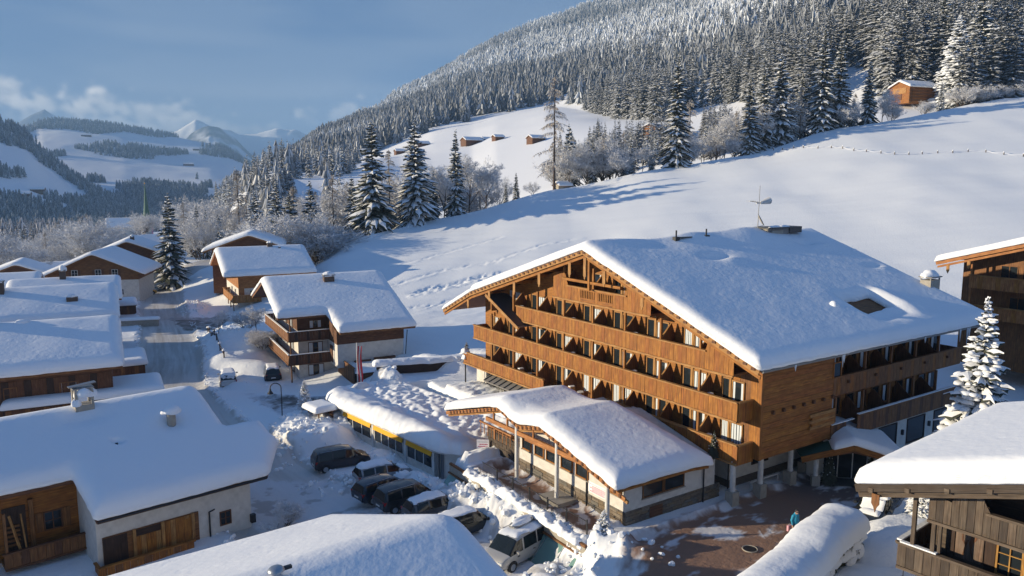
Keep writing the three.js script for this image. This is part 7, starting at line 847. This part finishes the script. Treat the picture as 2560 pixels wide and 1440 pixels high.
// ---------- broken clods along the cleared banks ----------
{ const r = rng(123), L = []; const put = (x, D, s) => { if (x > 12 || D < 30) return; L.push([x, groundY(x, D) + s * 0.15, D, s]); };
  for (const [cx, cd, rx, rd, ht, rough, t] of MOUNDS) { if (rough < 0.3) continue; const n = Math.round(rx * rd * 16 * rough); for (let k = 0; k < n; k++) { const a = r() * 6.283, q = Math.sqrt(r()) * 1.35, dx = Math.cos(a) * q * rx, dd = Math.sin(a) * q * rd, c = Math.cos(t), s = Math.sin(t); const x = cx + dx * c - dd * s, D = cd + dx * s + dd * c; if (hx(x, D) > -11.2 && hu(x, D) > 1 && hu(x, D) < 36) continue; put(x, D, 0.10 + 0.26 * r() * r()); } }
  for (let k = 0; k < 900; k++) { const i = (r() * (ROAD.length - 1)) | 0, f = r(), x0 = lerp(ROAD[i][0], ROAD[i + 1][0], f), d0 = lerp(ROAD[i][1], ROAD[i + 1][1], f); if (d0 > 130) continue; const s = r() < 0.5 ? -1 : 1, o = roadHalf(d0) * s + (r() - 0.3) * 1.0 * s; const e = Math.hypot(ROAD[i + 1][0] - ROAD[i][0], ROAD[i + 1][1] - ROAD[i][1]); put(x0 - (ROAD[i + 1][1] - ROAD[i][1]) / e * o, d0 + (ROAD[i + 1][0] - ROAD[i][0]) / e * o, 0.08 + 0.18 * r() * r()); }
  const g = new THREE.DodecahedronGeometry(1, 0), im = new THREE.InstancedMesh(g, M.snow, L.length), m = new THREE.Matrix4(), q = new THREE.Quaternion(); L.forEach(([x, y, D, s], i) => { q.setFromEuler(new THREE.Euler(r() * 6, r() * 6, r() * 6)); im.setMatrixAt(i, m.compose(new THREE.Vector3(x, y, -D), q, new THREE.Vector3(s * (0.7 + 0.7 * r()), s * (0.5 + 0.5 * r()), s))); }); im.name = 'snow_clods'; im.castShadow = im.receiveShadow = true; scene.add(im); tag(im, 'loose clods of broken snow along the cleared banks and road edges', 'snow', null, 'stuff'); }
// ---------- person on the driveway ----------
function bodyMesh(bones, cell = 0.02) { let lo = [1e9, 1e9, 1e9], hi = [-1e9, -1e9, -1e9]; for (const [a, b, ra, rb] of bones) for (const [p, q] of [[a, ra], [b, rb]]) for (let k = 0; k < 3; k++) { lo[k] = Math.min(lo[k], p[k] - q - 0.06); hi[k] = Math.max(hi[k], p[k] + q + 0.06); } const S = Math.max(hi[0] - lo[0], hi[1] - lo[1], hi[2] - lo[2]), n = Math.min(96, Math.ceil(S / cell)), mc = new MarchingCubes(n, new THREE.MeshBasicMaterial(), true, false, 60000); mc.isolation = 0; const step = S / n;
  for (let k = 0; k < n; k++) for (let j = 0; j < n; j++) for (let i = 0; i < n; i++) { const p = [lo[0] + i * step, lo[1] + j * step, lo[2] + k * step]; let d = 1e3; for (const [a, b, ra, rb] of bones) { const e = [b[0] - a[0], b[1] - a[1], b[2] - a[2]], w = [p[0] - a[0], p[1] - a[1], p[2] - a[2]], t = clamp((w[0] * e[0] + w[1] * e[1] + w[2] * e[2]) / (e[0] ** 2 + e[1] ** 2 + e[2] ** 2 || 1)), q = Math.hypot(w[0] - e[0] * t, w[1] - e[1] * t, w[2] - e[2] * t) - lerp(ra, rb, t), kk = 0.035, hh = clamp(0.5 + 0.5 * (d - q) / kk); d = lerp(d, q, hh) - kk * hh * (1 - hh); } mc.field[i + j * n + k * n * n] = -d; }
  mc.update(); const c = mc.count, g = new THREE.BufferGeometry(), P = new Float32Array(c * 3); for (let i = 0; i < c; i++) for (let a = 0; a < 3; a++) P[i * 3 + a] = lo[a] + (mc.positionArray[i * 3 + a] + 1) / 2 * S; g.setAttribute('position', new THREE.BufferAttribute(P, 3)); const m = mergeVertices(g, 1e-4); m.computeVertexNormals(); return m; }
{
  const o = thing('person', 'person in a bright blue jacket walking past the hedge, head bowed, carrying a bag', 'person', [16.7, 0.02, 42.9], 0.5);
  const hip = 0.92, sh = 1.42; const fingers = s => { const x = 0.27 * s, out = [[[x, 0.86, 0.06], [x, 0.79, 0.07], 0.036, 0.034]]; for (let k = 0; k < 4; k++) { const z = 0.035 + k * 0.021, l = [0.075, 0.088, 0.082, 0.062][k]; out.push([[x, 0.79, z], [x * 0.99, 0.79 - l * 0.6, z + 0.004], 0.0105, 0.0095], [[x * 0.99, 0.79 - l * 0.6, z + 0.004], [x * 0.94, 0.79 - l, z + 0.006], 0.0095, 0.008]); } out.push([[x * 0.97, 0.83, 0.09], [x * 0.92, 0.775, 0.115], 0.013, 0.010]); return out; };
  mesh('body', bodyMesh([[[0, 1.5, 0.03], [0, 1.56, 0.06], 0.065, 0.06], [[0, 1.62, 0.08], [0, 1.69, 0.085], 0.092, 0.095], [[0, 1.60, 0.13], [0, 1.57, 0.15], 0.045, 0.03], [[0, 1.625, 0.17], [0, 1.61, 0.185], 0.014, 0.018], [[-0.1, 1.63, 0.07], [-0.1, 1.60, 0.07], 0.02, 0.015], [[0.1, 1.63, 0.07], [0.1, 1.60, 0.07], 0.02, 0.015], ...fingers(1), ...fingers(-1), [[0.265, 0.93, 0.05], [0.27, 0.86, 0.06], 0.03, 0.034], [[-0.265, 0.93, 0.05], [-0.27, 0.86, 0.06], 0.03, 0.034]], 0.011), M.skin, o);
  mesh('jacket', bodyMesh([[[0, 0.9, 0], [0, 1.2, 0], 0.19, 0.18], [[0, 1.2, 0], [0, 1.38, 0.02], 0.18, 0.17], [[-0.14, 1.42, 0.01], [0.14, 1.42, 0.01], 0.095, 0.095], [[0.19, 1.41, 0], [0.255, 1.16, -0.03], 0.085, 0.07], [[0.255, 1.16, -0.03], [0.265, 0.92, 0.05], 0.068, 0.052], [[-0.19, 1.41, 0], [-0.255, 1.16, -0.03], 0.085, 0.07], [[-0.255, 1.16, -0.03], [-0.265, 0.92, 0.05], 0.068, 0.052], [[0, 1.46, 0], [0, 1.54, 0.01], 0.1, 0.085]], 0.018), M.teal, o);
  mesh('trousers', bodyMesh([[[-0.09, 0.9, 0], [0.09, 0.9, 0], 0.13, 0.13], [[0.095, 0.86, 0], [0.10, 0.48, 0.10], 0.10, 0.075], [[0.10, 0.48, 0.10], [0.10, 0.12, 0.02], 0.072, 0.055], [[-0.095, 0.86, 0], [-0.10, 0.48, 0.02], 0.10, 0.075], [[-0.10, 0.48, 0.02], [-0.10, 0.12, -0.14], 0.072, 0.055]], 0.018), M.navy, o);
  for (const [x, z] of [[0.10, 0.02], [-0.10, -0.14]]) mesh('boot', bodyMesh([[[x, 0.13, z], [x, 0.06, z], 0.06, 0.06], [[x, 0.05, z], [x, 0.045, z + 0.17], 0.055, 0.045]], 0.012), M.black, o);
  mesh('hat', bodyMesh([[[0, 1.69, 0.075], [0, 1.73, 0.07], 0.106, 0.09], [[0, 1.80, 0.06], [0, 1.81, 0.06], 0.02, 0.02]], 0.012), M.navy, o); for (const s of [-1, 1]) mesh('eye', new THREE.SphereGeometry(0.012, 8, 6).translate(s * 0.034, 1.645, 0.172), M.black, o); mesh('mouth', bx(-0.022, 0.022, 1.578, 1.584, 0.172, 0.182), M.bag, o);
  const b = thing('shopping_bag', 'small pink bag held by the person in the blue jacket', 'bag', [16.45, 0.42, 43.05], 0.5); mesh('bag_body', bx(-0.17, 0.17, 0, 0.34, -0.06, 0.06), M.bag, b); mesh('bag_handle', tube([[-0.1, 0.33, 0], [-0.05, 0.43, 0], [0.05, 0.43, 0], [0.1, 0.33, 0]], 0.008, 10, 5), M.white, b);
}
// ---------- huts, barns and farms on the slopes, church in the valley ----------
function hut(name, label, at, y, az, L, W, H, mat, seed, snowT = 0.5, group = null, fade = M.snow) { const o = thing(name, label, /farm/.test(name) ? 'farmhouse' : 'hut', [at[0], y, at[1]], turnOf(az), group), rise = W * 0.22, h = (x, z) => H + rise * (1 - Math.abs(z) / (W / 2)); mesh('wall', prismX([[W / 2, -1.2], [-W / 2, -1.2], [-W / 2, H], [0, H + rise - 0.05], [W / 2, H]], -L / 2, L / 2), mat, o); mesh('roof', slab([[-L / 2 - 0.5, W / 2 + 0.5], [L / 2 + 0.5, W / 2 + 0.5], [L / 2 + 0.5, -W / 2 - 0.5], [-L / 2 - 0.5, -W / 2 - 0.5]], (x, z) => h(x, z), { cell: 0.5, flat: true, bottom: (x, z) => h(x, z) - 0.15 }), M.larch, o); mesh('roof_snow', slab([[-L / 2 - 0.6, W / 2 + 0.6], [L / 2 + 0.6, W / 2 + 0.6], [L / 2 + 0.6, -W / 2 - 0.6], [-L / 2 - 0.6, -W / 2 - 0.6]], (x, z) => h(x, z) + 0.01, { T: snowT, r: 0.5, cell: 0.4, seed }), fade, o); return o; }
{ const o = hut('wooden_hut', 'small orange brown wooden hut behind the very tall spruce', [58.4, 322], 36.8, 38, 7.6, 6, 5.6, M.pineB, 3); mesh('door', bx(-3.56, -3.5, 0, 2, -0.8, 0.6), M.larch, o); for (let k = 0; k < 10; k++) mesh('plank', bx(-3.54, -3.5, -0.5, 5.6 - 0.02 + 1.32 * (1 - Math.abs(-2.75 + k * 0.6 + 0.28) / 3) - 0.1, -2.95 + k * 0.6, -2.4 + k * 0.6), k % 2 ? M.pineB : M.larch, o); }
{ const o = hut('log_barn', 'long log barn with a snowy roof among the trees above the field', [134.5, 263], 47.2, 68, 13.5, 8, 4.2, M.pineB, 4, 0.7); for (let k = 0; k < 9; k++) mesh('log', rod([-7.0, -0.6 + k * 0.48, 4.0], [7.0, -0.6 + k * 0.48, 4.0], 0.24, 7), k % 2 ? M.larch : M.pineB, o); mesh('hay_door', bx(-6.85, -6.75, 2.0, 3.8, -2.6, 2.6), M.pineLight, o); mesh('dark_gable', bx(-6.9, -6.76, 0, 1.8, -3, 1), M.brown, o); }
hut('field_shelter', 'tiny wooden field shelter beside the bare branching tree', [86.0, 304], 39.9, 20, 2.6, 2.6, 2.2, M.larch, 5, 0.3); hut('small_hut', 'small square hut at the foot of the lone tall larch', [13.4, 206], 17.8, 62, 3.4, 3, 1.9, M.concrete, 6, 0.5);
for (const [x, D, y, az, L, W, H, label] of [[-68.9, 597, 46.2, 62, 10, 7, 2.6, 'left farmhouse on the white meadow, behind the tall spruces'], [-26, 502, 43.6, 60, 12, 8, 2.8, 'largest farmhouse on the white meadow with a red brown front'], [-17, 508, 45.2, 58, 6, 5, 2.2, 'small barn right beside the largest meadow farmhouse'], [-8.6, 478, 45, 62, 6, 5, 2.2, 'small farm hut right of the largest meadow farmhouse'], [12.6, 412, 40.4, 60, 8, 6, 2.6, 'brown farmhouse on the meadow directly left of the tall larch'], [-82, 572, 39.6, 66, 8, 6, 2.6, 'farmhouse half hidden between the two tallest field spruces']]) hut('farmhouse', label, [x, D], y, az, L, W, H, M.brown, D);
{ const t = hillLoft, r = rng(3); for (const [L, az, s, label] of [[farHill, -28.6, 1.55, 'farm buildings high on the far hill, upper left'], [farHill, -24.0, 1.5, 'farm buildings on the far hill, right of the middle'], [farHill, -22.0, 1.62, 'farm buildings near the right end of the far hill'], [farHill, -22.6, 1.2, 'row of farm sheds on the lower right of the far hill'], [leftHill, -31.5, 0.75, 'farmstead on the open slope of the left hill'], [leftHill, -32.3, 0.55, 'long dark barn low on the left hill']]) { const p = L.at(az, s); hut('far_farm', label, [p[0], p[2]], p[1] - 1, 70, s > 1.15 ? 34 : 20, 14, 7, M.brown, 7, 1.2, null, M.snowFar); } }
{ // church with a slender green spire
  const o = thing('church', 'village church with a white tower and slender green spire in the valley', 'church', [-243, -15.5, 512], turnOf(64)); const W = 2.9;
  mesh('tower', bx(-W, W, -2, 9.2, -W, W), M.plaster, o); for (const [x, z] of [[-W, W], [W, W], [-W, -W], [W, -W]]) mesh('corner_stone', bx(x - 0.45, x + 0.45, -1, 9.2, z - 0.45, z + 0.45), M.bag, o);
  for (const t of [0, S9, Math.PI / 2]) { const w = part('belfry_window', o, [Math.sin(t) * (W + 0.02), 6.4, Math.cos(t) * (W + 0.02)], t); mesh('opening', bx(-0.8, 0.8, -1.2, 1.2, 0, 0.12), M.dark, w); } for (const t of [0, S9]) { const c = part('tower_clock', o, [Math.sin(t) * (W + 0.02), 3.2, Math.cos(t) * (W + 0.02)], t); mesh('dial', new THREE.CylinderGeometry(1, 1, 0.15, 20).rotateX(Math.PI / 2), M.dark, c); }
  for (const t of [0, 1, 2, 3]) mesh('tower_gable', prismZ([[-W - 0.2, 9.2], [W + 0.2, 9.2], [0, 13.2]], 0, 0.3).translate(0, 0, W - 0.1).rotateY(t * Math.PI / 2), M.plaster, o);
  const pr = [[3.0, 9.6], [2.4, 12.5], [1.7, 16], [1.15, 21], [0.7, 27], [0.28, 32], [0.05, 34]].map(([r, y]) => new THREE.Vector2(r, y)); mesh('spire', new THREE.LatheGeometry(pr, 8), M.copperGreen, o); mesh('spire_ball', new THREE.SphereGeometry(0.4, 10, 8).translate(0, 34.3, 0), M.yellow, o); mesh('cross', [bx(-0.06, 0.06, 34.6, 36.2, -0.06, 0.06), bx(-0.45, 0.45, 35.4, 35.55, -0.05, 0.05)], M.iron, o);
  const h = (x, z) => 6 + 5.5 * (1 - Math.abs(z) / 6); mesh('nave', prismX([[5.5, -2], [-5.5, -2], [-5.5, 6], [0, 11], [5.5, 6]], -24, -W - 0.02), M.plaster, o); mesh('nave_snow', slab([[-24.5, 6.2], [-W - 0.3, 6.2], [-W - 0.3, -6.2], [-24.5, -6.2]], h, { T: 0.7, cell: 0.7, r: 0.8 }), M.snow, o);
}
renderer.render(scene, camera);
